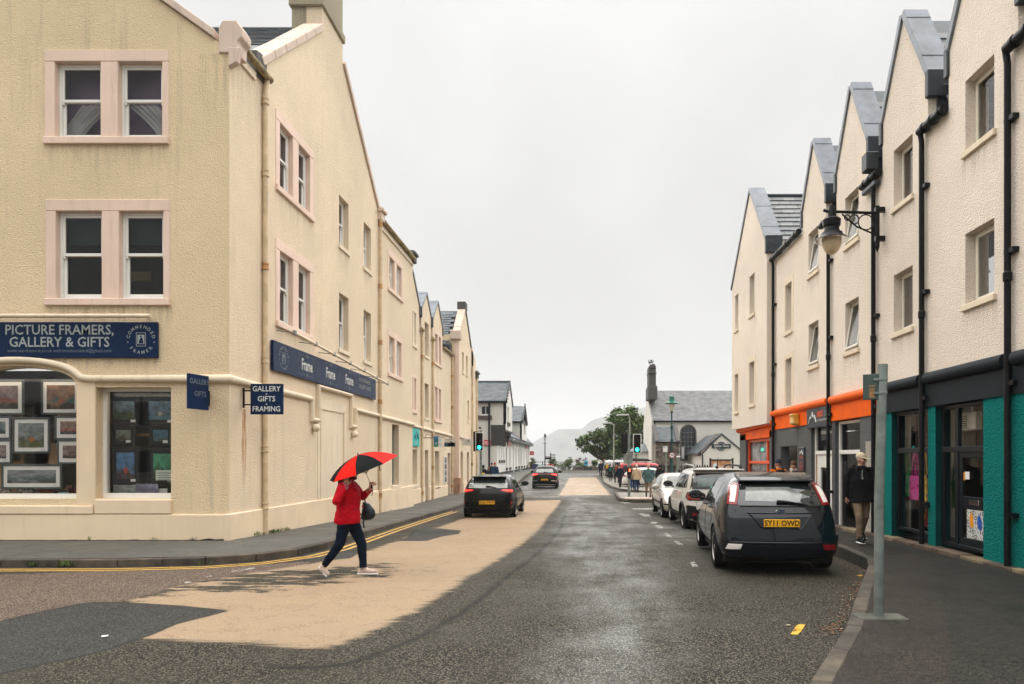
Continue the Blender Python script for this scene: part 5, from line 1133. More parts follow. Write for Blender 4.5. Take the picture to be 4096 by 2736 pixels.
MB().tube([FR.p(12.35, 2.68, -.38), FR.p(12.38, 2.76, -.38), FR.p(12.33, 2.82, -.38)], .008, 5).build('cable', WHITE, ht)
# orange shop: big white window, white door, orange window
w = shopframe(16.35, 17.95, -.02, 2.80, [('h', 2.02, .05, None)], WHITE); gl(w, 16.42, 17.88, .06, 1.97); gl(w, 16.42, 17.88, 2.07, 2.73)
d_ = shopframe(18.15, 19.77, -.1, 2.80, [('h', 2.02, .05, None)], WHITE); gl(d_, 18.23, 19.69, 2.07, 2.73)
mb = MB(); frame_bars(mb, FR, 18.23, 19.69, -.08, 1.97, -.165, -.112, .36, .3); mb.fbox(FR, 18.59, 19.33, .55, .68, -.163, -.114); dd = mb.build('shop_door', WHITE, rt, bevel=.01); gl(dd, 18.59, 19.33, .68, 1.61); gl(dd, 18.59, 19.33, .22, .55); MB().fbox(FR, 19.6, 19.66, -.08, 1.97, -.112, -.10).build('door_stop', RUST, dd)
w = shopframe(24.1, 27.49, .2, 2.58, [('h', 1.72, .05, None), ('v', 24.75, .05, (.26, 2.5))], ORANGEF, .09); gl(w, 24.82, 27.4, .3, 1.67); gl(w, 24.82, 27.4, 1.78, 2.48); gl(w, 24.2, 24.7, .3, 1.67); gl(w, 24.2, 24.7, 1.78, 2.48)
MB().fbox(FR, 24.2, 27.4, .25, 2.55, -.24, -.2).build('window_poster', pic_mat(61, (.62, .63, .64), (.10, .12, .16), (.015, .015, .02)), rt)
MB().fbox(FR, 17.5, 17.75, 1.45, 1.8, -.132, -.128).build('window_sticker', DKF, rt); MB().fbox(FR, 16.5, 17.0, 1.0, 1.62, -.3, -.28).build('window_poster', pic_mat(62, (.3, .3, .3), (.1, .08, .06), (.05, .05, .05)), rt)
MB().box(6.9, 9.5, 15.1, 28.4, -.35, -.1).build('shop_floor', DARKIN, rt); MB().box(9.4, 9.5, 15.05, 28.4, -.1, 2.8).build('shop_back', M('dim_shop_wall', (.06, .06, .058), .8), rt); MB().box(6.9, 9.5, 15.06, 23.5, 2.8, 2.83).build('shop_ceiling', DARKIN, rt)
# signs and fittings on this terrace
os_ = thing('shop_sign', 'dark grey shop sign with white peaks and orange lettering on orange fascia', 'sign', FR.p(18.9, 2.85, .05))
MB().fbox(FR, 18.12, 19.95, 2.72, 3.28, .031, .07).build('sign_panel', M('slate_grey_panel', (.03, .037, .043), .4), os_, bevel=.008)
pk = [(19.75, 2.86), (19.62, 3.02), (19.56, 2.96), (19.44, 3.14), (19.34, 2.98), (19.27, 3.05), (19.14, 2.86)]
MB().tube([FR.p(u, v, .075) for u, v in pk], .02, 5).build('peak_emblem', PAPER, os_)
lettering(os_, FR, [('INSIDE', 18.86, 3.06, .21, dict(sx=.72, bold=.03))], ORANGEF, -1, .074); lettering(os_, FR, [('OUT', 18.40, 3.06, .21, dict(sx=.72, bold=.03))], M('grey_lettering', (.2, .22, .23), .5), -1, .074); lettering(os_, FR, [('OUTDOOR EQUIPMENT', 18.64, 2.90, .075)], PAPER, -1, .074)
vs_ = thing('wall_sign', 'narrow upright dark sign with orange lettering on grey wall by the passage', 'sign', FR.p(20.5, .9, .05))
MB().fbox(FR, 20.25, 20.75, .65, 2.2, .0, .05).build('sign_panel', M('slate_grey_panel', (.03, .037, .043)), vs_, bevel=.02)
MB().tube([FR.p(u, v, .055) for u, v in ((20.66, 1.98), (20.58, 2.06), (20.5, 2.0), (20.43, 2.09), (20.34, 1.98))], .012, 5).build('peak_emblem', PAPER, vs_)
lettering(vs_, FR, [('INSIDE', 20.5, 1.90, .12, dict(sx=.8)), ('OUT', 20.5, 1.72, .13, dict(sx=.9)), ('DOOR', 20.5, 1.62, .12, dict(sx=.9)), ('SHOP', 20.5, 1.52, .11, dict(sx=.9)), ('OPEN', 20.5, .76, .08)], ORANGEF, -1, .054)
for i in range(5): MB().fbox(FR, 20.46, 20.58, .9 + i * .11, .96 + i * .11, .05, .054).build('white_symbol', PAPER, vs_)
ab = thing('alarm_box', 'amber wedge shaped alarm box fixed on the orange fascia', 'alarm box', FR.p(20.9, 2.9, .05))
MB().hexa([FR.p(u, v, n) for v, n2 in ((2.86, .14), (3.2, .24)) for u, n in ((20.7, .03), (21.15, .03), (21.12, n2), (20.74, n2))]).build('housing', M('amber_plastic', (.62, .30, .03), .4), ab, bevel=.03)
MB().fbox(FR, 20.76, 21.1, 2.89, 3.17, .14, .21).build('pale_front', M('pale_amber_plastic', (.75, .5, .2), .4), ab, bevel=.03)
# bracket lantern
wl2 = thing('bracket_lantern', 'black bracket lantern with glass bowl and ringed iron arm on right terrace', 'street lamp', FR.p(15.5, 6, .1))
lx, ly = at(1908, 520, 14.9).x, 14.95
ba = FR.p(15.3, 0, .12); az = at(0, 494, 15.2).z
def V(x, y, z): return Vector((x, y, z))
mb = MB(); P0 = V(6.42, 15.05, az); tip = V(lx, ly, az)
mb.tube([P0, tip + Vector((-.1, 0, 0)), tip + Vector((-.18, 0, .03))], .032, 8); mb.tube([V(6.45, 15.05, az + .15), V(6.45, 15.05, az - .72)], .05, 8); mb.tube([V(6.45, 15.05, az - .72), V(6.45, 15.05, az - .85)], [.05, .005], 8)
L = P0.x - tip.x
mb.tube([V(6.45, 15.05, az - .48), V(6.0, 15.03, az - .30), V(P0.x - L * .75, 15.02, az - .03)], .02, 6)
for cx_, cz_, rr in ((6.2, az - .2, .165), (5.95, az - .14, .10), (5.80, az - .10, .06)): mb.tube([V(cx_ + rr * math.cos(R(a)), 15.04, cz_ + rr * math.sin(R(a))) for a in range(0, 361, 30)], .014, 6, cap=False)
mb.box(6.4, 6.6, 15.0, 15.1, az - .6, az - .5); mb.box(6.4, 6.6, 15.0, 15.1, az + .02, az + .12); mb.build('wall_bracket', BLACK, wl2, smooth=40)
zc = at(0, 545, ly).z
MB().lathe([(.05, az + .12 - zc), (.07, az - zc), (.09, az - .12 - zc), (.14, .42), (.19, .38), (.18, .25), (.15, .22), (.17, .12), (.22, .10), (.24, .04), (.33, -.02), (.36, -.05), (.35, -.06), (.2, -.02), (.02, 0)], (lx, ly, zc), 24).build('lamp_hood', BLACK, wl2, smooth=40)
MB().lathe([(.19, -.02), (.205, -.08), (.19, -.18), (.14, -.28), (.075, -.345), (.02, -.36)], (lx, ly, zc), 20).build('glass_bowl', M('frosted_bowl', (.66, .52, .33), .25, .12, 5., spec=.6), wl2, smooth=60)
MB().lathe([(.36, -.055), (.35, -.06), (.21, -.025)], (lx, ly, zc - .003), 24).build('reflector', CHROME, wl2, smooth=60)

# ================================================================ the white pub at the far left
FP = Fr((0, 75, 0), (1, 0, 0), (0, 0, 1), (0, -1, 0)); FQ = Fr((-8.75, 0, 0), (0, 1, 0), (0, 0, 1), (1, 0, 0))
pub = thing('pub_building', 'white two storey pub with slate gabled roof and jettied upper floor', 'building', (-8.75, 75, .1))
pw = (at(1101, 0, 75).x, at(1125, 0, 75).x, at(0, 952, 75).z, at(0, 929, 75).z)
MB().slab(FP, [(-24, -.6), (-8.75, -.6), (-8.75, 5.0), (-7.75, 5.6), (-7.75, 8.0), (-24, 8.0)], [rect(*pw), rect(-13.3, -10.9, 0, 4.0)], .35).build('front_wall', PUBG, pub)
mb = MB(); frame_bars(mb, FP, *pw, -.2, -.1, .12); mb.fbox(FP, (pw[0] + pw[1]) / 2 - .03, (pw[0] + pw[1]) / 2 + .03, pw[2] + .1, pw[3] - .1, -.19, -.11); o = mb.build('window', UPVC, pub); pane(o, FP, pw[0] + .1, pw[1] - .1, pw[2] + .1, pw[3] - .1, -.15, DARKGLASS)
MB().fbox(FP, pw[0] - .25, pw[1] + .1, pw[2] - .45, pw[2] - .02, -.1, .15).build('sill', M('brown_stone_sill', (.07, .05, .04), .8), pub)
MB().fbox(FP, -13.3, -10.9, -.4, 3.9, -.9, -.8).build('doorway', DARKIN, pub); MB().fbox(FP, -11.9, -10.9, -.4, 3.9, -.7, -.6).build('door', M('maroon_door', (.10, .012, .018), .5), pub)
pipe(pub, [FP.p(-9.55, 7.9, .12), FP.p(-9.55, 0, .12)], .1, BLACK)
MB().fbox(FP, -24, -7.6, 7.85, 8.1, -.1, .3).build('eaves_board', BLACK, pub)
ridge = at(0, 876, 78.5).z
slates(pub, (-16.5, 74.7, 8.02), (1, 0, 0), (0, 3.8, ridge - 8.02), 9.0, math.hypot(3.8, ridge - 8.02) - .05, .62, .34, True, lambda u, v: u > .2)
MB().prism(Fr((-7.9, 0, 0), (0, 1, 0), (0, 0, 1), (1, 0, 0)), [(74.8, 8.0), (82.2, 8.0), (78.5, ridge - .05)], -16, .0).build('roof', SLATES[0], pub)
MB().tube([(-18, 78.5, ridge + .03), (-7.6, 78.5, ridge + .03)], .14, 8).build('ridge', LEADD, pub)
FJ = Fr((-7.75, 0, 0), (0, 1, 0), (0, 0, 1), (1, 0, 0))
jw = (76.4, 78.3, 5.9, 7.6); 
MB().slab(FJ, [(75.0, 4.9), (82.0, 4.9), (82.0, 8.0), (78.5, ridge - .2), (75.0, 8.0)], [rect(*jw)], .3).build('jetty_wall', PUBW, pub)
sash(pub, FJ, *jw, .12, sill=False, gm=DARKGLASS); MB().fbox(FJ, 76.2, 78.5, 5.5, 5.88, -.1, .15).build('sill', M('brown_stone_sill', (.07, .05, .04)), pub)
for s0, s1 in (((74.7, 7.9), (78.5, ridge)), ((82.3, 7.9), (78.5, ridge))): mb = MB(); mb.prism(FJ, [(s0[0], s0[1]), (s0[0], s0[1] + .35), (s1[0], s1[1] + .2), (s1[0], s1[1] - .15)], .0, .12); mb.build('bargeboard', BLACK, pub)
MB().box(-8.75, -7.75, 75.02, 82, 4.8, 5.0).build('jetty_floor', BLACK, pub)
MB().fbox(FP, -9.35, -7.8, 3.3, 5.5, .0, .08).build('jetty_panel', M('dark_oak', (.035, .03, .027), .7), pub)
for i in range(5):
    y = 75.3 + i * 1.5
    for k in range(3): MB().box(-8.74, -7.85 - k * .3, y, y + .28, 4.8 - (k + 1) * .5, 4.8 - k * .5 - .003).build('corbel', M('dark_oak', (.035, .03, .027)), pub, bevel=.08)
gws = [(y, y + .55, 1.75, 3.35) for y in (77.0, 79.4, 81.8)] + [(84.5, 85.9, .8, 3.25), (88.8, 90.2, .8, 3.25)] + [(y, y + 1.6, .8, 3.3) for y in (97.5, 102, 107, 112, 118)]
MB().slab(FQ, [(75.35, -.6), (127, -.6), (127, 4.4), (75.35, 4.6)], [rect(*w) for w in gws], .35).build('street_wall', PUBW, pub)
for w in gws: sash(pub, FQ, *w, .15, sill=False); MB().fbox(FQ, w[0] - .1, w[1] + .1, w[2] - .35, w[2] - .02, -.1, .14).build('sill', M('brown_stone_sill', (.07, .05, .04)), pub)
MB().fbox(FQ, 75.4, 126.9, -.6, .35, -.1, .03).build('plinth', M('black_masonry_paint', (.03, .032, .035), .7), pub)
for y in (93.5, 104.6, 122): pipe(pub, [FQ.p(y, 4.5, .1), FQ.p(y, 0, .1)], .07, PUBW)
FQ2 = FQ
MB().prism(Fr((0, 82.3, 0), (1, 0, 0), (0, 0, 1), (0, -1, 0)), [(-8.2, 4.35), (-8.2, 4.55), (-11.5, 7.6), (-11.5, 4.35)], -44.5, 0).build('roof', SLATES[1], pub)
slates(pub, (-8.1, 126.8, 4.52), (0, -1, 0), (-3.3, 0, 3.05), 44, 4.2, .75, .42, False)
MB().fbox(FQ, 82.3, 126.8, 4.1, 4.4, .0, .62).build('eaves_board', BLACK, pub)
r2 = at(0, 929.5, 104).z; xl = -9.3; FD = Fr((-8.0, 0, 0), (0, 1, 0), (0, 0, 1), (1, 0, 0))
MB().slab(FD, [(99.5, 4.6), (108.5, 4.6), (108.5, 7.2), (104, r2), (99.5, 7.2)], [rect(102.6, 105.4, 5.5, 7.5)], .3).build('dormer_wall', PUBW, pub); sash(pub, FD, 102.6, 105.4, 5.5, 7.5, .12, sill=False, gm=DARKGLASS)
MB().box(-13, -8.02, 99.5, 99.9, 4.6, 7.2).build('dormer_cheek', PUBG, pub); MB().prism(FD, [(99.3, 7.15), (108.7, 7.15), (104, r2 - .05)], -5.5, .0).build('dormer_roof', SLATES[2], pub)
slates(pub, (-13.4, 99.2, 7.2), (1, 0, 0), (0, 4.75, r2 - 7.2), 5.7, math.hypot(4.75, r2 - 7.2), .75, .42, True)
MB().fbox(FD, 99.1, 108.9, 7.0, 7.2, -5.5, .1).build('eaves_board', BLACK, pub); mb = MB(); mb.prism(FD, [(99.1, 7.1), (99.1, 7.4), (104, r2 + .3), (104, r2)], 0, .15); mb.build('bargeboard', BLACK, pub); mb = MB(); mb.prism(FD, [(108.9, 7.1), (108.9, 7.4), (104, r2 + .3), (104, r2)], 0, .15); mb.build('bargeboard', BLACK, pub)
MB().box(-12.5, -11.2, 104, 105.5, 7.5, r2 + 1.1).build('chimney', PUBG, pub)
REDS = M('red_sign_panel', (.50, .02, .025), .4, .08)
def redsign(fr, u0, u1, v0, v1, rows, label, d=1):
    t = thing('pub_sign', label, 'sign', fr.p(u0, v0, .1)); MB().fbox(fr, u0, u1, v0, v1, .05, .12).build('sign_panel', REDS, t); lettering(t, fr, rows, PAPER, d, .125); return t
a, b = at(1106.5, 1021, 74.9), at(1124.5, 1008.5, 74.9)
redsign(FP, a.x, b.x, a.z, b.z, [('Inn', a.x + .25, a.z + .35, .55, dict(shear=.3)), ('& Restaurant', (a.x + b.x) / 2, a.z + .13, .17, dict(shear=.3))], 'red sign with white script above the dark doorway of the pub')
redsign(FQ, 86.0, 90.5, 3.5, 5.0 - .35, [('The Inn', 88.2, 4.2, .75, dict(sx=1.4)), ('BAR', 88.2, 3.72, .35, dict(sx=2))], 'nearer of two red wall signs high on the pub street wall')
redsign(FQ, 115, 120, 3.6, 4.35, [('INN', 117.5, 3.98, .6, dict(sx=2))], 'farther red wall sign under the eaves of the pub street wall')
FX = Fr((0, 122, 0), (1, 0, 0), (0, 0, 1), (0, -1, 0)); a, b = at(1214, 1043, 122), at(1224, 1034.5, 122)
redsign(FX, a.x, b.x, a.z, b.z, [('INN', (a.x + b.x) / 2, (a.z + b.z) / 2, .3)], 'small red projecting sign at the far corner of the pub')
pl = thing('planter', 'tall brown planter with spiky leaves at the far corner of the pub', 'planter', (-8.0, 122, .1)); MB().hexa([(-8.4, 121, .1), (-7.7, 121, .1), (-7.7, 121.7, .1), (-8.4, 121.7, .1), (-8.5, 120.9, 1.3), (-7.6, 120.9, 1.3), (-7.6, 121.8, 1.3), (-8.5, 121.8, 1.3)]).build('tub', WOOD, pl)
mb = MB()
for i in range(26): a = rnd.uniform(0, 6.3); r_ = rnd.uniform(.2, .9); mb.tube([(-8.05, 121.35, 1.3), (-8.05 + math.cos(a) * r_ * .5, 121.35 + math.sin(a) * r_ * .5, 1.3 + .7 * (1.2 - r_ * .5)), (-8.05 + math.cos(a) * r_, 121.35 + math.sin(a) * r_, 1.3 + .8 * (1 - r_ * .6))], [.04, .03, .004], 4)
kind(mb.build('leaves', M('spiky_leaf', (.10, .14, .03), .6, .3), pl), 'stuff')
pubcam = thing('security_camera', 'small white security camera under the jettied floor of the pub', 'camera', (-8.3, 87, 4.4)); MB().box(-8.4, -7.9, 86.8, 87.0, 4.2, 4.35).build('camera_body', WHITE, pubcam, bevel=.03); MB().tube([(-8.7, 86.9, 4.2), (-8.3, 86.9, 4.3)], .04, 6).build('arm', WHITE, pubcam)

# ================================================================ church on the right
ch = thing('church', 'low white church with grey slate roof, dark bellcote and round headed window', 'building', (6.85, 65, -.3))
FK = Fr((0, 65, 0), (1, 0, 0), (0, 0, 1), (0, -1, 0)); ce = 5.42; cr_ = at(0, 898, 69).z
aw0, aw1, ab0, at1 = at(1562, 0, 65).x, at(1593, 0, 65).x, at(0, 1054, 65).z, at(0, 976.5, 65).z
def aro(w=0., b=0.): 
    a, c = aw0 - w, aw1 + w; r_ = (c - a) / 2; zc_ = at1 + w - r_
    return [(a, ab0 - b), (c, ab0 - b)] + [((a + c) / 2 + r_ * math.cos(R(q)), zc_ + r_ * math.sin(R(q))) for q in range(0, 181, 15)]
MB().slab(FK, [(6.85, -.8), (22, -.8), (22, ce), (6.85, ce)], [aro()], .4).build('long_wall', CHW, ch)
MB().slab(Fr((6.83, 0, 0), (0, 1, 0), (0, 0, 1), (-1, 0, 0)), [(65.02, -.8), (73, -.8), (73, ce), (69, cr_), (65.02, ce)], [], .4).build('gable_wall', CHW, ch)
mb = MB(); mb.slab(Fr(FK.p(0, 0, .03), FK.U, FK.V, FK.N), aro(.14, .1), [aro()], .3); mb.build('window_surround', STONEG, ch)
mb = MB()
for i in range(1, 4): u = aw0 + (aw1 - aw0) * i / 4; mb.fbox(FK, u - .022, u + .022, ab0, at1 - (.06 if i == 2 else .16), -.2, -.14)
for i in range(1, 7): v = ab0 + (at1 - .6 - ab0) * i / 6; mb.fbox(FK, aw0, aw1, v - .02 - (.03 if i == 3 else 0), v + .02, -.199, -.141)
wo = mb.build('window', M('grey_glazing_bar', (.16, .17, .17), .5), ch); MB().prism(FK, aro(), -.19, -.16).build('pane', DARKGLASS, wo)
for a, b in ((aw0 + .02, aw0 + .26), (aw1 - .26, aw1 - .02)): MB().fbox(FK, a, b, ab0 + .1, ab0 + 1.2, -.14, -.12).build('curtain', NET, wo)
d = Vector((0, 4.25, cr_ - ce + .2)); 
CSL = [M('church_slate_a', (.20, .205, .205), .6, .2, 2., kind='Position'), M('church_slate_b', (.235, .235, .23), .6, .2, 2., kind='Position'), M('church_slate_c', (.175, .18, .185), .6, .2, 2., kind='Position')]
slates(ch, (7.0, 64.75, ce - .02), (1, 0, 0), d, 13.5, d.length, .34, .2, False, None, CSL)
MB().prism(Fr((7.0, 0, 0), (0, 1, 0), (0, 0, 1), (1, 0, 0)), [(64.8, ce - .05), (73.2, ce - .05), (69, cr_ + .1)], 0, 15).build('roof', CSL[2], ch)
MB().fbox(FK, 7.0, 22, ce - .14, ce - .02, .0, .2).build('gutter', BLACK, ch); pipe(ch, [FK.p(7.12, ce - .1, .12), FK.p(7.12, -.4, .12)], .07, BLACK)
bx0, bx1 = at(1486, 0, 66).x, at(1502, 0, 66).x
MB().box(bx0 - .08, bx1 + .12, 65.3, 67.8, at(0, 908, 66).z - .35, at(0, 888, 66).z).build('bellcote_base', STONEG, ch, bevel=.04); MB().box(bx0, bx1, 65.5, 67.2, at(0, 888, 66).z, at(0, 845, 66).z).build('bellcote', STONEG, ch)
mb = MB(); mb.box(bx0 - .06, bx1 + .1, 65.4, 67.3, at(0, 888, 66).z - .03, at(0, 885, 66).z); mb.box(bx0 - .05, bx1 + .05, 65.4, 67.3, at(0, 858, 66).z, at(0, 855, 66).z); mb.prism(Fr((0, 65.4, 0), (1, 0, 0), (0, 0, 1), (0, -1, 0)), [(bx0 - .02, at(0, 845, 66).z), (bx1 + .02, at(0, 845, 66).z), (bx1 - .12, at(0, 836, 66).z), (bx0 + .12, at(0, 837, 66).z)], -1.8, 0); mb.build('bellcote_cap', STONEG, ch, bevel=.02)
mb = MB()
for i in range(40): p = Vector((bx0 + rnd.uniform(0, .45), 65.5 + rnd.uniform(0, .5), at(0, 836, 66).z + rnd.uniform(0, .3))); a = Vector((rnd.uniform(-1, 1), rnd.uniform(-1, 1), rnd.uniform(0, 1))) * .13; b_ = Vector((a.y, -a.x, a.z)); mb.add([p, p + a, p + a + b_, p + b_], [(0, 1, 2, 3)])
kind(mb.build('wall_plants', M('wall_plant_leaf', (.07, .11, .03), .7, .3), ch), 'stuff')
# rubble-stone outshot: single stones
ox0, ox1, oz1, oz2 = at(1502, 0, 62).x, at(1558, 0, 62).x, at(0, 1013, 62).z, at(0, 990, 63).z
MB().box(ox0 + .05, ox1 - .05, 62.08, 65, -.8, oz1).build('outshot_core', M('lime_mortar', (.19, .17, .13), .9, .2), ch)
RUB = [M('rubble_stone_a', (.105, .09, .07), .9, .4, 5., .5, 20., kind='Position', dist=.02), M('rubble_stone_b', (.16, .135, .10), .9, .4, 5., .5, 20., kind='Position', dist=.02), M('rubble_stone_c', (.065, .06, .055), .9, .4, 5., .5, 20., kind='Position', dist=.02), M('rubble_stone_d', (.22, .19, .15), .9, .4, 5., .5, 20., kind='Position', dist=.02)]
z = -.5
while z < oz1 - .1:
    h = rnd.uniform(.14, .27); x = ox0 + .02
    while x < ox1 - .05:
        l = min(rnd.uniform(.18, .48), ox1 - x); j = lambda s_: rnd.uniform(-s_, s_); g = .015; n_ = .06 + j(.03)
        q = [(x + g + j(.03), z + g + j(.03)), (x + l - g + j(.03), z + g + j(.03)), (x + l - g + j(.03), z + h - g + j(.03)), (x + l * .5, z + h - g + j(.03)), (x + g + j(.03), z + h - g + j(.03))]
        MB().prism(Fr((0, 62.1, 0), (1, 0, 0), (0, 0, 1), (0, -1, 0)), q, -.05, n_).build('stone', rnd.choice(RUB), ch); x += l
    z += h
d2 = Vector((0, 2.2, oz2 - oz1 + .55)); slates(ch, (ox0 + .3, 61.95, oz1), (1, 0, 0), d2, ox1 - ox0 - .6, d2.length, .3, .2, False, None, [SLATES[0], SLATES[1]]); MB().hexa([(ox0, 62, oz1 - .1), (ox1, 62, oz1 - .1), (ox1, 64.6, oz1 - .1), (ox0, 64.6, oz1 - .1), (ox0, 61.97, oz1), (ox1, 61.97, oz1), (ox1, 64.2, oz1 + d2.z), (ox0, 64.2, oz1 + d2.z)]).build('outshot_roof', SLATES[0], ch)
for a, b in ((ox0 - .06, ox0 + .32), (ox1 - .32, ox1 + .06)): MB().hexa([(a, 61.9, oz1 - .15), (b, 61.9, oz1 - .15), (b, 64.3, oz1 + d2.z - .1), (a, 64.3, oz1 + d2.z - .1), (a, 61.9, oz1 + .12), (b, 61.9, oz1 + .12), (b, 64.3, oz1 + d2.z + .2), (a, 64.3, oz1 + d2.z + .2)]).build('skew_stone', STONEG, ch, bevel=.03)
MB().fbox(FK, ox0, ox1, oz1 - .1, oz1, 2.98, 3.12).build('gutter', BLACK, ch)
pipe(ch, [(ox0 + 1.35, 61.95, oz1), (ox0 + 1.35, 61.95, -.4)], .06, BLACK)
# gabled porch with sign
FO = Fr((0, 58, 0), (1, 0, 0), (0, 0, 1), (0, -1, 0)); p0, pk_, p1 = at(1607, 1036, 58), at(1653.5, 997, 58), at(1701, 1036, 58)
MB().slab(FO, [(p0.x, -.8), (p1.x, -.8), (p1.x, p1.z), (pk_.x, pk_.z), (p0.x, p0.z)], [], .35).build('porch_wall', CHW, ch)
MB().box(p0.x + .002, p0.x + .35, 58.36, 65, -.8, p0.z).build('porch_side', CHW, ch)
for sx_, e in ((-1, p0), (1, p1)): MB().hexa([(e.x + sx_ * .25, 57.9, e.z - .18), (pk_.x, 57.9, pk_.z + .02), (pk_.x, 65, pk_.z + .02), (e.x + sx_ * .25, 65, e.z - .18), (e.x + sx_ * .25, 57.9, e.z - .04), (pk_.x, 57.9, pk_.z + .16), (pk_.x, 65, pk_.z + .16), (e.x + sx_ * .25, 65, e.z - .04)]).build('porch_roof', SLATES[2], ch)
mb = MB(); mb.hexa([(p0.x - .42, 58.6, p0.z - .35), (p0.x + .02, 58.0, p0.z - .3), (pk_.x, 58.0, pk_.z - .02), (pk_.x - .3, 58.8, pk_.z - .05), (p0.x - .42, 58.6, p0.z - .2), (p0.x + .02, 57.98, p0.z - .12), (pk_.x, 57.98, pk_.z + .14), (pk_.x - .3, 58.8, pk_.z + .14)]); mb.build('porch_eaves', M('brown_slate', (.075, .065, .055), .7, .3), ch)
pipe(ch, [(p0.x + .1, 57.9, p0.z - .2), (p0.x + .1, 57.9, -.4)], .05, BLACK)
es = thing('porch_sign', 'dark teal sign with white script and round badge on church porch gable', 'sign', FO.p(pk_.x, 2, .1)); c0 = at(1653.5, 1022.5, 57.9); TS = M('dark_slate_teal_panel', (.015, .035, .04), .4)
MB().fbox(FO, c0.x - .78, c0.x + .78, c0.z - .17, c0.z + .17, .03, .07).build('sign_panel', TS, es); MB().lathe([(.37, 0), (.37, .035)], FO.p(c0.x, c0.z, .065), 28, 'Y').build('badge', TS, es); MB().slab(Fr(FO.p(0, 0, .073), FO.U, FO.V, FO.N), [(c0.x + .35 * math.cos(R(q)), c0.z + .35 * math.sin(R(q))) for q in range(0, 360, 15)], [[(c0.x + .33 * math.cos(R(q)), c0.z + .33 * math.sin(R(q))) for q in range(0, 360, 15)]], .01).build('badge_ring', FGREY, es)
lettering(es, FO, [('Eighteen Twenty', c0.x, c0.z + .01, .30, dict(shear=.35, sx=.62))], PAPER, 1, .085); mb = MB(); ringtext(mb, FO, 'THE COFFEE HOUSE', c0.x, c0.z, .26, .07, 150, 30, 1, .085); ringtext(mb, FO, 'PORTREE SKYE', c0.x, c0.z, .27, .06, 225, 315, 1, .085, True); mb.build('ring_lettering', PAPER, es)
pls = thing('outbuilding', 'small white side building with slate roof left of the church', 'building', (4.5, 68, -.2)); FZ = Fr((0, 68, 0), (1, 0, 0), (0, 0, 1), (0, -1, 0)); a, b = at(1440, 0, 68).x, at(1492, 0, 68).x
MB().fbox(FZ, a, b, -.8, at(0, 1036, 68).z, -3, 0).build('wall', CHW, pls); MB().hexa([(a - .1, 67.8, at(0, 1037, 68).z), (b, 67.8, at(0, 1037, 68).z), (b, 71, at(0, 1036, 68).z), (a - .1, 71, at(0, 1036, 68).z), (a - .1, 67.8, at(0, 1035, 68).z), (b, 67.8, at(0, 1035, 68).z), (b, 70.9, at(0, 1017, 70).z), (a + 1.4, 70.9, at(0, 1017, 70).z)]).build('roof', SLATES[0], pls); pipe(pls, [FZ.p(a + .75, 2.4, .1), FZ.p(a + .75, -.3, .1)], .05, BLACK)
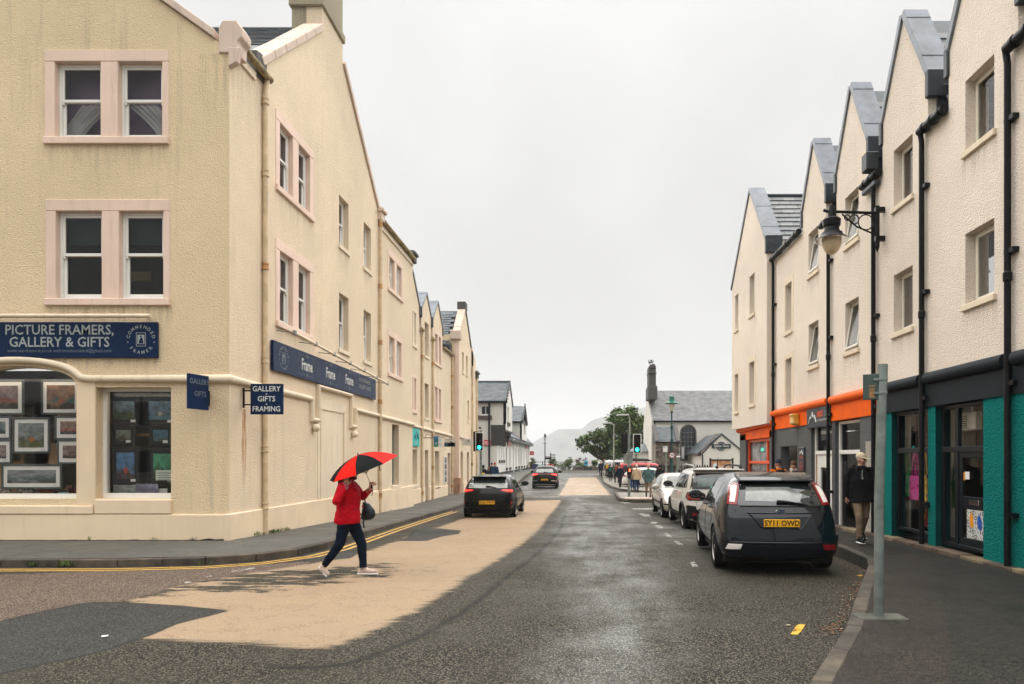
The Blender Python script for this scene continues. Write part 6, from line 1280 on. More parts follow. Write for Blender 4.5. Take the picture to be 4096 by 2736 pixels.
# ================================================================ cars
def evaluated(ob):
    dg = bpy.context.evaluated_depsgraph_get(); me = bpy.data.meshes.new_from_object(ob.evaluated_get(dg)); return me
def smooth_by(me, a):
    me.polygons.foreach_set('use_smooth', [True] * len(me.polygons)); me.set_sharp_from_angle(angle=R(a)); return me
def car_shell(c):
    """body of a car as one sub-divided cage: a lower box with sills, flanks, bonnet, and a cabin on it"""
    L, W = c['L'], c['W'] / 2; st = c.get('st', [0, .05, .16, .30, .46, .60, .70, .80, .90, .965, 1.]); n = len(st) - 1
    jw = c.get('jw', 6)                                       # station of the windscreen foot
    lev = c['lev']                                            # (z, half-width factor, rear inset, front inset)
    col = [-1, -.62, 0, .62, 1]; wt = c.get('wt', [.86, .95, 1, 1, 1, 1, 1, 1, .97, .90, .80]); bz = c['belt']   # belt/bonnet height per station
    bm = bmesh.new(); V_ = {}
    def key(i, j, k):
        if (i, j, k) in V_: return V_[(i, j, k)]
        z, wf, ri, fi = lev[k]
        if k <= 3:
            t = st[j]; y = -L / 2 + ri * (1 - t) ** 6 + (L - 0) * t - fi * t ** 8
            if k == 3: z = bz[j]
            elif k == 2: z = z if j < n - 1 else z * c.get('nose', .93)
            x = col[i] * W * wf * wt[j] * (c.get('hood', .93) if k == 3 and j > jw else 1)
            if k == 3 and j >= jw and 0 < i < 4: z += c.get('crown', .03) * (1 if i == 2 else .8)
            if j == 0: y -= c.get('bow', .10) * (1 - col[i] ** 2)
            if j == n: y += c.get('bowf', .16) * (1 - col[i] ** 2)
            if k == 0 and j in (0, n): z += .04
        else:
            yr = -L / 2 + ri; yf = -L / 2 + fi; q = [0, .10, .32, .55, .78, .92, 1.][j] if jw == 6 else j / jw
            y = yr + (yf - yr) * q; x = col[i] * W * wf * (.95 if j == 0 else .93 if j == jw else 1)
            if j == 0: y -= .05 * (1 - col[i] ** 2)
            if j == jw: y += .10 * (1 - col[i] ** 2)
            if k == len(lev) - 1:
                z += c.get('rcrown', .04) * (1 - col[i] ** 2) - c.get('rdrop', .05) * (1 - q) ** 2 - .05 * max(0, q - .7) / .3
        V_[(i, j, k)] = bm.verts.new((x, y, z)); return V_[(i, j, k)]
    def F(*ks): bm.faces.new([key(*k) for k in ks])
    K = len(lev) - 1
    for j in range(n):
        for i in range(4):
            F((i, j, 0), (i, j + 1, 0), (i + 1, j + 1, 0), (i + 1, j, 0))
            if j >= jw: F((i, j, 3), (i + 1, j, 3), (i + 1, j + 1, 3), (i, j + 1, 3))
        for k in range(3):
            F((0, j, k), (0, j, k + 1), (0, j + 1, k + 1), (0, j + 1, k)); F((4, j, k), (4, j + 1, k), (4, j + 1, k + 1), (4, j, k + 1))
    for j in range(jw):
        for k in range(3, K): F((0, j, k), (0, j, k + 1), (0, j + 1, k + 1), (0, j + 1, k)); F((4, j, k), (4, j + 1, k), (4, j + 1, k + 1), (4, j, k + 1))
        for i in range(4): F((i, j, K), (i + 1, j, K), (i + 1, j + 1, K), (i, j + 1, K))
    for i in range(4):
        for k in range(K): F((i, 0, k), (i + 1, 0, k), (i + 1, 0, k + 1), (i, 0, k + 1))
        for k in range(3): F((i, n, k), (i, n, k + 1), (i + 1, n, k + 1), (i + 1, n, k))
        for k in range(3, K): F((i, jw, k), (i, jw, k + 1), (i + 1, jw, k + 1), (i + 1, jw, k))
    bmesh.ops.recalc_face_normals(bm, faces=bm.faces)
    me = bpy.data.meshes.new('car_cage'); bm.to_mesh(me); bm.free()
    ob = bpy.data.objects.new('car_cage', me); COL.objects.link(ob)
    sub = ob.modifiers.new('s', 'SUBSURF'); sub.levels = 3; sub.render_levels = 3
    return ob
def car_body(c, wheels, wr, paint, extra=()):
    ob = car_shell(c); cuts = []; m0 = evaluated(ob); T0 = BVHTree.FromPolygons([v.co for v in m0.vertices], [tuple(q.vertices) for q in m0.polygons]); N0 = [v.normal.copy() for v in m0.vertices]
    for y in wheels:
        for s_ in (-1, 1):
            cy = MB().lathe([(wr * 1.17, -.30), (wr * 1.17, .35)], (s_ * (c['W'] / 2 - .05), y, wr), 28, 'X'); q = bpy.data.objects.new('cut', cy.mesh('cut', BLKPL)); COL.objects.link(q); cuts.append(q)
            m = ob.modifiers.new('b', 'BOOLEAN'); m.operation = 'DIFFERENCE'; m.solver = 'EXACT'; m.object = q
    me = evaluated(ob); tree = BVHTree.FromPolygons([v.co for v in me.vertices], [tuple(p.vertices) for p in me.polygons])
    for q in cuts: bpy.data.objects.remove(q)
    bpy.data.objects.remove(ob)
    me.materials.clear(); me.materials.append(paint); me.materials.append(BLKPL)
    for p in me.polygons:
        c0 = p.center; inside = any((c0.y - y) ** 2 + (c0.z - wr) ** 2 < (wr * 1.165) ** 2 for y in wheels)
        p.material_index = 1 if inside or c0.z < .27 else 0
    me.polygons.foreach_set('use_smooth', [True] * len(me.polygons)); L = [None] * len(me.loops)   # keep the smooth shading of the uncut body round the wheel arches
    for q in me.polygons:
        for li in q.loop_indices:
            if q.material_index: L[li] = q.normal[:]; continue
            co = me.vertices[me.loops[li].vertex_index].co; h, n_, fi, _ = T0.find_nearest(co); P = m0.polygons[fi].vertices; ws = [1 / (1e-5 + (m0.vertices[k].co - h).length_squared) for k in P]
            L[li] = sum((N0[k] * w for k, w in zip(P, ws)), Vector()).normalized()[:]
    me.normals_split_custom_set(L); return me, tree
def sheet(tree, poly, d, name, mats, par, lift=.004, th=.012, step=.05, smooth=50, rev=None):
    """a panel cut to an outline and laid on the body: d = 'rear','front','left','right'. poly in (x or y, z), convex"""
    us = [p[0] for p in poly]; vs_ = [p[1] for p in poly]; u0, u1, v0, v1 = min(us), max(us), min(vs_), max(vs_)
    nu, nv = max(2, int((u1 - u0) / step)), max(2, int((v1 - v0) / step)); bm = bmesh.new()
    g = [[bm.verts.new((u0 + (u1 - u0) * i / nu, v0 + (v1 - v0) * j / nv, 0)) for i in range(nu + 1)] for j in range(nv + 1)]
    for j in range(nv):
        for i in range(nu): bm.faces.new((g[j][i], g[j][i + 1], g[j + 1][i + 1], g[j + 1][i]))
    area = sum(a[0] * b[1] - b[0] * a[1] for a, b in zip(poly, poly[1:] + poly[:1])); P = poly if area > 0 else poly[::-1]
    for a, b in zip(P, P[1:] + P[:1]):
        nrm = Vector((b[1] - a[1], -(b[0] - a[0]), 0))
        if nrm.length < 1e-6: continue
        bmesh.ops.bisect_plane(bm, geom=bm.verts[:] + bm.edges[:] + bm.faces[:], plane_co=(a[0], a[1], 0), plane_no=nrm, clear_outer=True)
    D_ = {'rear': Vector((0, 1, 0)), 'front': Vector((0, -1, 0)), 'left': Vector((1, 0, 0)), 'right': Vector((-1, 0, 0)), 'top': Vector((0, 0, -1))}[d]
    bm.verts.ensure_lookup_table(); dead = []
    for v in bm.verts:
        u, w = v.co.x, v.co.y
        o = Vector((u, -9 * D_.y, w)) if d in ('rear', 'front') else Vector((u, w, 9)) if d == 'top' else Vector((-9 * D_.x, u, w))
        hit, nn, _, _ = tree.ray_cast(o, D_)
        if hit is None: dead.append(v); continue
        if nn.dot(D_) > 0: nn = -nn
        v.co = hit + nn * lift - D_ * .001
    bmesh.ops.delete(bm, geom=dead, context='VERTS')
    if not bm.faces: bm.free(); return None
    bmesh.ops.recalc_face_normals(bm, faces=bm.faces)
    for f in bm.faces:
        if f.normal.dot(D_) > 0: f.normal_flip()
    r = bmesh.ops.extrude_face_region(bm, geom=bm.faces[:]); 
    for e in r['geom']:
        if isinstance(e, bmesh.types.BMVert): e.co += D_ * th
    bmesh.ops.recalc_face_normals(bm, faces=bm.faces)
    me = bpy.data.meshes.new(name); bm.to_mesh(me); bm.free(); me.materials.append(mats); smooth_by(me, smooth)
    return put(name, me, par)
def mir(poly): return [(-u, v) for u, v in poly]
WHL = {}
def wheel_meshes(r, w, spokes):
    k = (r, w, spokes)
    if k not in WHL:
        t = MB().lathe([(r * .64, -w * .38), (r * .72, -w * .46), (r * .93, -w * .5), (r * .985, -w * .42), (r, -w * .25), (r, w * .25), (r * .985, w * .42), (r * .93, w * .5), (r * .72, w * .46), (r * .64, w * .38)], (0, 0, 0), 32, 'X').mesh('tyre', RUBBER, smooth=40)
        b = MB(); b.lathe([(r * .66, -w * .4), (r * .66, w * .3), (r * .69, w * .43), (r * .62, w * .42), (r * .58, w * .28)], (0, 0, 0), 32, 'X')
        b.lathe([(r * .12, w * .18), (r * .14, w * .36), (r * .08, w * .40)], (0, 0, 0), 14, 'X')
        for i in range(spokes):
            a = 2 * math.pi * i / spokes; ca, sa = math.cos(a), math.sin(a); da, db = -sa, ca
            P = []
            for x in (w * .20, w * .37):
                for rr, h in ((r * .1, r * .075), (r * .62, r * .10)):
                    for s_ in (-1, 1): P.append((x, ca * rr + da * h * s_, sa * rr + db * h * s_))
            b.hexa([P[0], P[1], P[3], P[2], P[4], P[5], P[7], P[6]])
        rim = b.mesh('rim', ALLOY, smooth=35)
        disc = MB().lathe([(r * .60, -w * .1), (r * .60, w * .05)], (0, 0, 0), 20, 'X').mesh('brake_disc', M('brake_shadow', (.03, .028, .026), .6, .2))
        WHL[k] = (t, rim, disc)
    return WHL[k]
def car(name, label, cat, loc, rz, scale, c, paint, wheels, wr, ww=.21, spokes=7, rimmat=None):
    root = thing(name, label, cat, loc, rz, None, scale)
    me, tree = car_body(c, wheels, wr, paint); put('body', me, root)
    t, rim, disc = wheel_meshes(wr, ww, spokes)
    for y in wheels:
        for s_ in (-1, 1):
            w = put('wheel', t, root); w.location = (s_ * (c['W'] / 2 - ww * .5 - .012), y, wr); w.rotation_euler = (rnd.uniform(0, 1), 0, 0 if s_ > 0 else math.pi)
            put('rim', rim, w); put('brake_disc', disc, w)
    MB().box(-c['W'] / 2 + .12, c['W'] / 2 - .12, -c['L'] / 2 + .25, c['L'] / 2 - .3, .17, .34).build('underbody', BLKPL, root, local=True)
    return root, tree
def mirror(root, x, y, z, s_, mat, big=1.):
    mb = MB(); mb.ball((x + s_ * .13 * big, y, z + .05), .13 * big, .06 * big, .085 * big, 14, 9); mb.tube([(x - s_ * .03, y + .02, z - .03), (x + s_ * .08, y, z)], .022, 8)
    o = mb.build('wing_mirror', mat, root, smooth=60, local=True); MB().lathe([(.072 * big, 0), (.072 * big, .004)], (x + s_ * .13 * big, y - .056 * big, z + .05), 14, 'Y', sx=1.0, sy=1.35).build('mirror_glass', CARGL, o, local=True)
def rear_y(tree, x, z):
    h = tree.ray_cast(Vector((x, -9, z)), Vector((0, 1, 0)))[0]; return h.y if h else -2
def front_y(tree, x, z):
    h = tree.ray_cast(Vector((x, 9, z)), Vector((0, -1, 0)))[0]; return h.y if h else 2
FRR = lambda y: Fr((0, y, 0), (1, 0, 0), (0, 0, 1), (0, -1, 0))
FRF = lambda y: Fr((0, y, 0), (-1, 0, 0), (0, 0, 1), (0, 1, 0))
def plate(root, tree, z, s, col=PLATEY, front=False, w=.52, h=.111, x=0.):
    y = (front_y(tree, x, z) + .02) if front else (min(rear_y(tree, x, z - .05), rear_y(tree, x, z + .05)) - .015)
    fr = FRF(y) if front else FRR(y); p = MB().fbox(fr, x - w / 2, x + w / 2, z - h / 2, z + h / 2, -.03, .006).build('number_plate', col, root, bevel=.004, local=True)
    mb = MB(); letters(mb, fr, s, x, z, .112, 1, .0085, sx=.92, bold=.022); mb.build('plate_lettering', PLATEK, p, local=True); return y
def wiper(root, tree, x0, x1, z, mat=BLKPL):
    pts = [Vector((x0 + (x1 - x0) * i / 6, 0, z - .05 * (i / 6) ** 2)) for i in range(7)]
    for p in pts: p.y = rear_y(tree, p.x, p.z) - .03
    MB().tube(pts, [.03, .028, .022, .018, .014, .012, .008], 6).build('rear_wiper', mat, root, smooth=50, local=True)
def line(root, tree, pts, d, r, mat, name, lift=.0):
    out = []
    for u, v in pts:
        if d == 'rear': out.append(Vector((u, rear_y(tree, u, v) - lift, v)))
        elif d == 'front': out.append(Vector((u, front_y(tree, u, v) + lift, v)))
        else:
            s_ = -1 if d == 'left' else 1; h = tree.ray_cast(Vector((9 * s_, u, v)), Vector((-s_, 0, 0)))[0]
            out.append(Vector((h.x + s_ * lift if h else s_ * .85, u, v)))
    return MB().tube(out, r, 6).build(name, mat, root, smooth=60, local=True)
def poly_line(a, b, n): return [(a[0] + (b[0] - a[0]) * i / n, a[1] + (b[1] - a[1]) * i / n) for i in range(n + 1)]
def side_windows(root, tree, polys, mat=None, sides=('left', 'right')):
    for s_ in sides:
        for p in polys: sheet(tree, p, s_, 'side_window', mat or CARGL, root, .003, .01, .08)
def handles(root, tree, ys, z, mat, sides=(-1, 1)):
    for s_ in sides:
        for y in ys:
            h = tree.ray_cast(Vector((9 * s_, y, z)), Vector((-s_, 0, 0)))[0]
            if h: MB().tube([(h.x - s_ * .01, y - .11, z), (h.x + s_ * .028, y - .07, z + .005), (h.x + s_ * .028, y + .07, z + .008), (h.x - s_ * .01, y + .11, z + .006)], .016, 6).build('door_handle', mat, root, smooth=60, local=True)
def seams(root, tree, ys, z0, z1, mat=None, sides=('left', 'right')):
    for s_ in sides:
        for y in ys: line(root, tree, poly_line((y, z0), (y, z1), 8), s_, .006, mat or BLKPL, 'door_seam', -.002)

def paintm(name, col, metal=.0, rough=.3, coat=1.):
    m = M(name, col, rough, .05, 1.5, metal=metal, spec=.12, coat=coat); b = m.node_tree.nodes['Principled BSDF']; b.inputs['Coat Roughness'].default_value = .03; return m
P_NAVY = paintm('dark_blue_car_paint', (.004, .0065, .011), .1, .22, .5); P_WHITE = paintm('white_car_paint', (.58, .56, .52), 0, .35, .5); P_SILV = paintm('pale_silver_car_paint', (.44, .42, .385), .2, .35, .5)
P_BLACK = paintm('black_car_paint', (.004, .0043, .0047), 0, .25, .16); P_RED = paintm('red_car_paint', (.42, .015, .015), 0, .3); P_GREY = paintm('grey_car_paint', (.42, .43, .44), .2, .3)

# --- dark blue hatchback, nearest parked car
cF = dict(L=4.34, W=1.84, lev=[(.20, .90, .06, .10), (.40, .985, .0, .02), (.66, 1.0, .03, .05), (.98, .955, .16, .35), (1.22, .845, .30, 2.62), (1.50, .69, .62, 2.45)],
          belt=[.985, .99, 1.0, 1.0, .99, .98, .97, .93, .87, .78, .66], rdrop=.07)
zr = road_z(3.3, 12) + .01
foc, tF = car('parked_car', 'dark navy hatchback parked nearest on the right with tall white rear lamps', 'car', (3.42, 11.1 + 2.17 * 1.075, zr), R(-4.5), 1.075, cF, P_NAVY, (-1.30, 1.34), .325, .215, 10)
rw = [(-.60, 1.035), (.60, 1.035), (.615, 1.07), (.535, 1.335), (.49, 1.36), (-.49, 1.36), (-.535, 1.335), (-.615, 1.07)]
sheet(tF, rw, 'rear', 'rear_window', CARGL, foc, .003, .01, .06)
sheet(tF, [(-.50, 1.10), (.30, 1.08), (.36, 1.20), (.18, 1.30), (-.46, 1.30)], 'rear', 'painted_window_light', CARGL2, foc, .0065, .004, .08)  # opaque pale patch: brightness seen in the rear glass, painted on
for s_ in (1, -1):
    f = (lambda p: p) if s_ > 0 else mir
    sheet(tF, f([(.625, 1.04), (.76, 1.045), (.70, 1.31), (.60, 1.36), (.552, 1.345)]), 'rear', 'tail_lamp', REDL, foc, .010, .03, .03)
    sheet(tF, f([(.652, 1.075), (.722, 1.08), (.672, 1.30), (.615, 1.325), (.59, 1.31)]), 'rear', 'lamp_lens', CLRL, foc, .016, .02, .03)
    sheet(tF, f([(.57, .475), (.75, .475), (.78, .40), (.60, .405)]), 'rear', 'reflector', CLRL if s_ < 0 else REDL, foc, .042, .02, .03)
    sheet(tF, f([(.60, .468), (.735, .468), (.62, .412), (.602, .415)]) if s_ < 0 else [(.6, .47), (.74, .47), (.76, .41), (.61, .41)], 'rear', 'reflector_lens', CLRL if s_ < 0 else REDL, foc, .046, .01, .03)
# spoiler over the rear glass
y_t = rear_y(tF, 0, 1.38)
MB().prism(Fr((0, 0, 0), (0, 1, 0), (0, 0, 1), (1, 0, 0)), [(y_t - .10, 1.385), (y_t - .12, 1.405), (y_t + .05, 1.475), (y_t + .45, 1.52), (y_t + .45, 1.45), (y_t + .06, 1.40)], -.56, .56).build('spoiler', P_NAVY, foc, smooth=40, bevel=.012, local=True)
MB().box(-.20, .20, y_t + .0, y_t + .03, 1.335, 1.352).build('high_brake_lamp', M('amber_strip', (.65, .42, .02), .4), foc, local=True)
line(foc, tF, [(-.66, .98), (-.62, .78), (-.60, .62), (-.2, .60), (.2, .60), (.60, .62), (.62, .78), (.66, .98)], 'rear', .005, BLKPL, 'tailgate_seam', -.001)
line(foc, tF, poly_line((-.82, .50), (.82, .50), 24), 'rear', .012, P_NAVY, 'bumper_crease', .036)
sheet(tF, [(-.80, .30), (.80, .30), (.86, .45), (.84, .615), (-.84, .615), (-.86, .45)], 'rear', 'bumper', P_NAVY, foc, .035, .06, .04)
sheet(tF, [(-.72, .20), (.72, .20), (.80, .36), (-.80, .36)], 'rear', 'lower_valance', BLKPL, foc, .006, .02, .06)
line(foc, tF, [(-.46, .905), (-.42, .875), (-.30, .72), (-.26, .70), (.26, .70), (.30, .72), (.42, .875), (.46, .905)], 'rear', .010, P_NAVY, 'plate_recess_edge', .002)
line(foc, tF, poly_line((-.50, .925), (.50, .925), 14), 'rear', .012, P_NAVY, 'tailgate_crease', .002)
y_p = plate(foc, tF, .785, 'SY11 OWD')
yb = rear_y(tF, 0, .95) - .012
MB().lathe([(.074, 0), (.080, .010), (.074, .014)], (0, yb - .014, .945), 24, 'Y', sx=.52, sy=1.).build('badge_rim', CHROME, foc, smooth=40, local=True)
o = MB().lathe([(.066, 0), (.066, .006)], (0, yb - .018, .945), 24, 'Y', sx=.50, sy=1.).build('badge', M('badge_blue', (.01, .03, .10), .25), foc, local=True)
mb = MB(); letters(mb, FRR(yb - .0195), 'Ford', 0, .945, .066, 1, .001, shear=.3); mb.build('badge_lettering', CHROME, foc, local=True)
yl = rear_y(tF, -.52, .76) - .012; mb = MB(); letters(mb, Fr((0, yl, 0), Vector((1, -.10, 0)).normalized(), (0, 0, 1), (0, -1, 0)), 'FOCUS', -.52, .765, .055, 1, .0, sx=1.25, bold=.015); mb.build('model_lettering', CHROME, foc, local=True)
mb = MB(); letters(mb, Fr((0, yl + .10, 0), Vector((1, .10, 0)).normalized(), (0, 0, 1), (0, -1, 0)), '1.6', .53, .765, .05, 1, .0); mb.build('model_lettering', M('dull_chrome', (.2, .2, .21), .3, metal=.8), foc, local=True)
wiper(foc, tF, -.04, .42, 1.09)
sw = [[(-1.55, 1.05), (-1.12, 1.035), (-1.08, 1.33), (-1.3, 1.32)], [(-1.08, 1.035), (-.13, 1.025), (-.10, 1.36), (-1.04, 1.345)], [(-.05, 1.025), (.92, 1.02), (.38, 1.34), (-.02, 1.365)]]
side_windows(foc, tF, sw); handles(foc, tF, (-.75, .20), .93, P_NAVY); seams(foc, tF, (-1.03, -.09, 1.02), .35, .98)
mirror(foc, -.88, .72, 1.02, -1, P_NAVY); mirror(foc, .88, .72, 1.02, 1, P_NAVY)
line(foc, tF, poly_line((-.58, 1.02), (.58, 1.02), 10), 'rear', .009, BLKPL, 'window_rubber', .002)

# --- white crossover hatchback, second in the row
cC = dict(L=4.0, W=1.76, lev=[(.22, .92, .05, .1), (.42, .99, .0, .02), (.72, 1.0, .02, .06), (1.06, .955, .10, .30), (1.34, .865, .17, 2.42), (1.62, .755, .32, 2.25)],
          belt=[1.06, 1.06, 1.06, 1.05, 1.04, 1.03, 1.02, 1.0, .94, .86, .74], rdrop=.03, rcrown=.03)
zc3 = road_z(3.85, 21)
c3, t3 = car('parked_car', 'white crossover hatchback with black roof rails and red lamps, second parked in row', 'car', (3.92, 19.25 + 2.15, zc3), 0, 1.075, cC, P_WHITE, (-1.24, 1.30), .33, .205, 8)
sheet(t3, [(-.74, 1.09), (.74, 1.09), (.74, 1.12), (.66, 1.50), (-.66, 1.50), (-.74, 1.12)], 'rear', 'rear_window', CARGL, c3, .004, .012, .06)
sheet(t3, [(-.58, 1.16), (.5, 1.16), (.46, 1.38), (-.53, 1.38)], 'rear', 'painted_window_light', M('green_window_light', (.07, .11, .10), .15, .5, 9., spec=.8), c3, .008, .004, .08)  # opaque greenish patch painted as the brightness showing in the window
for s_ in (1, -1):
    f = (lambda p: p) if s_ > 0 else mir
    sheet(t3, f([(.40, .80), (.80, .80), (.83, .86), (.80, 1.0), (.74, 1.025), (.44, 1.01), (.38, .96), (.37, .84)]), 'rear', 'lamp_surround', BLKPL, c3, .006, .03, .04)
    sheet(t3, f([(.52, .82), (.79, .82), (.81, .86), (.78, .99), (.54, .99), (.51, .95)]), 'rear', 'tail_lamp', REDL, c3, .018, .03, .03)
    sheet(t3, f([(.60, .86), (.74, .86), (.73, .95), (.60, .95)]), 'rear', 'lamp_lens', M('deep_red_lens', (.16, .004, .006), .1, coat=.6), c3, .024, .01, .03)
    sheet(t3, f([(.55, .36), (.84, .34), (.86, .60), (.80, .68), (.62, .66)]), 'rear', 'bumper_corner', BLKPL, c3, .010, .03, .04)
    sheet(t3, f([(.60, .42), (.70, .42), (.70, .49), (.60, .49)]), 'rear', 'reflector', REDL, c3, .018, .02, .03)
    sheet(t3, [(-1.80, .28), (1.5, .28), (1.5, .42), (-1.80, .42)], 'left' if s_ < 0 else 'right', 'sill_cladding', BLKPL, c3, .006, .02, .08)
    yt = -1.75
    MB().tube([(s_ * .60, -1.66, 1.60), (s_ * .61, -1.58, 1.68), (s_ * .62, -1.2, 1.70), (s_ * .62, -.2, 1.72), (s_ * .61, .25, 1.69), (s_ * .60, .4, 1.61)], [.035, .035, .028, .026, .026, .03], 8).build('roof_rail', BLKPL if s_ > 0 else M('grey_rail', (.25, .25, .24), .4), c3, smooth=50, local=True)
sheet(t3, [(-.75, .24), (.75, .24), (.78, .40), (.55, .60), (-.55, .60), (-.78, .40)], 'rear', 'lower_bumper', BLKPL, c3, .006, .02, .05)
line(c3, t3, [(-.63, 1.05), (-.62, .75), (-.58, .64), (.58, .64), (.62, .75), (.63, 1.05)], 'rear', .005, BLKPL, 'tailgate_seam', -.001)
MB().box(-.66, .66, -1.86, -1.50, 1.575, 1.615).build('spoiler', P_WHITE, c3, bevel=.015, local=True)
MB().tube([(.02, -1.45, 1.62), (.02, -1.5, 1.7), (.02, -1.62, 1.92)], [.05, .012, .004], 6).build('aerial', BLKPL, c3, local=True)
plate(c3, t3, .74, 'SK67 HZR')
sw = [[(-1.58, 1.12), (-1.15, 1.10), (-1.12, 1.46), (-1.45, 1.46)], [(-1.10, 1.10), (-.18, 1.09), (-.15, 1.50), (-1.07, 1.47)], [(-.10, 1.09), (.85, 1.08), (.35, 1.46), (-.07, 1.50)]]
side_windows(c3, t3, sw); handles(c3, t3, (-.75, .2), .98, P_WHITE); seams(c3, t3, (-1.08, -.13, .95), .42, 1.06)
mirror(c3, -.85, .68, 1.10, -1, P_BLACK, 1.1); mirror(c3, .85, .68, 1.10, 1, P_BLACK, 1.1)
for y in (-1.24, 1.30):
    for s_ in ('left', 'right'):
        pts = [(y + .40 * math.cos(R(a)), .33 + .40 * math.sin(R(a))) for a in range(0, 181, 15)]
        line(c3, t3, [p for p in pts if p[1] > .3], s_, .035, BLKPL, 'arch_moulding', .004)

# --- pale silver hatchback facing us, third in the row
cS = dict(L=4.17, W=1.70, lev=[(.20, .92, .06, .05), (.38, .985, .0, .0), (.60, 1.0, .03, .02), (.95, .95, .2, .30), (1.18, .85, .32, 2.62), (1.46, .69, .62, 2.4)],
          belt=[.95, .96, .97, .97, .95, .94, .93, .88, .81, .72, .60], nose=.95)
zs = road_z(3.8, 26)
sv, tS = car('parked_car', 'pale silver hatchback facing the viewer, parked beyond the white crossover', 'car', (3.88, 24.3 + 2.24, zs), math.pi, 1.075, cS, P_SILV, (-1.27, 1.33), .31, .2, 7)
ws_ = [(-.66, .98), (.66, .98), (.50, 1.36), (.42, 1.385), (-.42, 1.385), (-.50, 1.36)]
sheet(tS, ws_, 'front', 'windscreen', CARGL2, sv, .004, .01, .06)
for s_ in (1, -1):
    f = (lambda p: p) if s_ > 0 else mir
    sheet(tS, f([(.40, .58), (.74, .60), (.78, .68), (.72, .78), (.62, .77), (.46, .66)]), 'front', 'headlamp', CLRL, sv, .006, .03, .03)
    h_ = front_y(tS, .62 * s_, .68); MB().lathe([(.05, 0), (.062, .01), (.05, .02)], (.60 * s_, h_ - .0, .675), 16, 'Y').build('lamp_bulb_ring', CHROME, sv, local=True)
    sheet(tS, f([(.40, .28), (.66, .30), (.62, .38), (.42, .38)]), 'front', 'fog_lamp_recess', BLKPL, sv, .005, .02, .03)
sheet(tS, [(-.36, .56), (.36, .56), (.40, .64), (-.40, .64)], 'front', 'grille', BLKPL, sv, .006, .02, .04); MB().lathe([(.07, 0), (.075, .012)], (0, front_y(tS, 0, .64) + .01, .645), 18, 'Y', sx=.5).build('badge', CHROME, sv, local=True)
sheet(tS, [(-.30, .25), (.30, .25), (.36, .36), (-.36, .36)], 'front', 'lower_grille', BLKPL, sv, .005, .02, .04)
sheet(tS, [(-.84, .47), (.84, .47), (.84, .51), (-.84, .51)], 'front', 'bumper_strip', BLKPL, sv, .008, .02, .05)
plate(sv, tS, .44, 'SF04 KXJ', PAPER, True)
sw = [[(-1.05, .99), (-.12, .98), (-.1, 1.32), (-1.0, 1.30)], [(-.05, .98), (.90, .97), (.38, 1.30), (-.02, 1.32)], [(-1.5, 1.0), (-1.1, .99), (-1.05, 1.3), (-1.28, 1.28)]]
side_windows(sv, tS, sw, CARGL2); handles(sv, tS, (-.75, .2), .88, P_SILV); seams(sv, tS, (-1.03, -.09, 1.0), .34, .94); mirror(sv, -.82, .78, .97, -1, P_SILV, 1.1); mirror(sv, .82, .78, .97, 1, P_SILV, 1.1)
for s_ in ('left', 'right'): sheet(tS, [(-.95, .47), (.9, .47), (.9, .53), (-.95, .53)], s_, 'door_moulding', BLKPL, sv, .006, .02, .08)
line(sv, tS, [(-.55, 1.0), (-.1, 1.0), (.2, 1.02)], 'front', .012, BLKPL, 'wiper', .015); MB().tube([(0, .05, 1.47), (0, -.15, 1.72)], .006, 5).build('aerial', BLKPL, sv, local=True)
line(sv, tS, [(-.70, .80), (-.45, .69), (0, .67), (.45, .69), (.70, .80)], 'front', .005, BLKPL, 'bonnet_seam', -.001)

# --- black hatchback driving away
cB = dict(L=4.06, W=1.765, lev=[(.22, .88, .10, .1), (.42, .99, .0, .02), (.72, 1.0, .0, .06), (1.00, .945, .12, .32), (1.20, .84, .32, 2.45), (1.43, .70, .62, 2.25)],
          belt=[1.0, 1.0, 1.0, .99, .98, .97, .96, .92, .86, .78, .66], rdrop=.05)
xb = at(1124, 0, 25.2).x
co_, tB = car('moving_car', 'glossy black hatchback driving away with lit red tail lamps, beside left pavement', 'car', (xb, 24.6 + 2.18, road_z(xb, 26.5)), R(-1), 1.075, cB, P_BLACK, (-1.22, 1.31), .325, .20, 5)
sheet(tB, [(-.62, 1.20), (.62, 1.20), (.56, 1.33), (-.56, 1.33)], 'rear', 'rear_window', CARGL, co_, .004, .012, .06); sheet(tB, [(-.64, 1.02), (.64, 1.02), (.63, 1.185), (-.63, 1.185)], 'rear', 'painted_window_light', CARGL2, co_, .005, .01, .06)  # opaque pale strip painted as brightness in the lower rear window
for s_ in (1, -1):
    f = (lambda p: p) if s_ > 0 else mir
    sheet(tB, f([(.42, .93), (.78, .86), (.82, .90), (.80, .98), (.46, .985)]), 'rear', 'tail_lamp', REDL, co_, .008, .03, .03); sheet(tB, f([(.50, .945), (.78, .905), (.78, .955), (.52, .97)]), 'rear', 'lamp_lens', REDLIT, co_, .016, .01, .03)
    sheet(tB, f([(.74, .48), (.79, .48), (.80, .62), (.76, .62)]), 'rear', 'reflector', REDL, co_, .006, .02, .03)
sheet(tB, [(-.66, .26), (.66, .26), (.74, .36), (.70, .42), (-.70, .42), (-.74, .36)], 'rear', 'lower_bumper', BLKPL, co_, .006, .02, .05)
plate(co_, tB, .56, 'DS24 WWT'); wiper(co_, tB, -.05, .30, 1.08)
line(co_, tB, [(-.66, .96), (-.62, .75), (-.52, .68), (.52, .68), (.62, .75), (.66, .96)], 'rear', .006, M('panel_gap', (.002, .002, .002), .9), 'tailgate_seam', .001); MB().tube([(0, -1.0, 1.44), (0, -1.25, 1.68)], .006, 5).build('aerial', BLKPL, co_, local=True)
MB().box(-.56, .56, -1.72, -1.3, 1.375, 1.405).build('spoiler', P_BLACK, co_, bevel=.012, local=True)
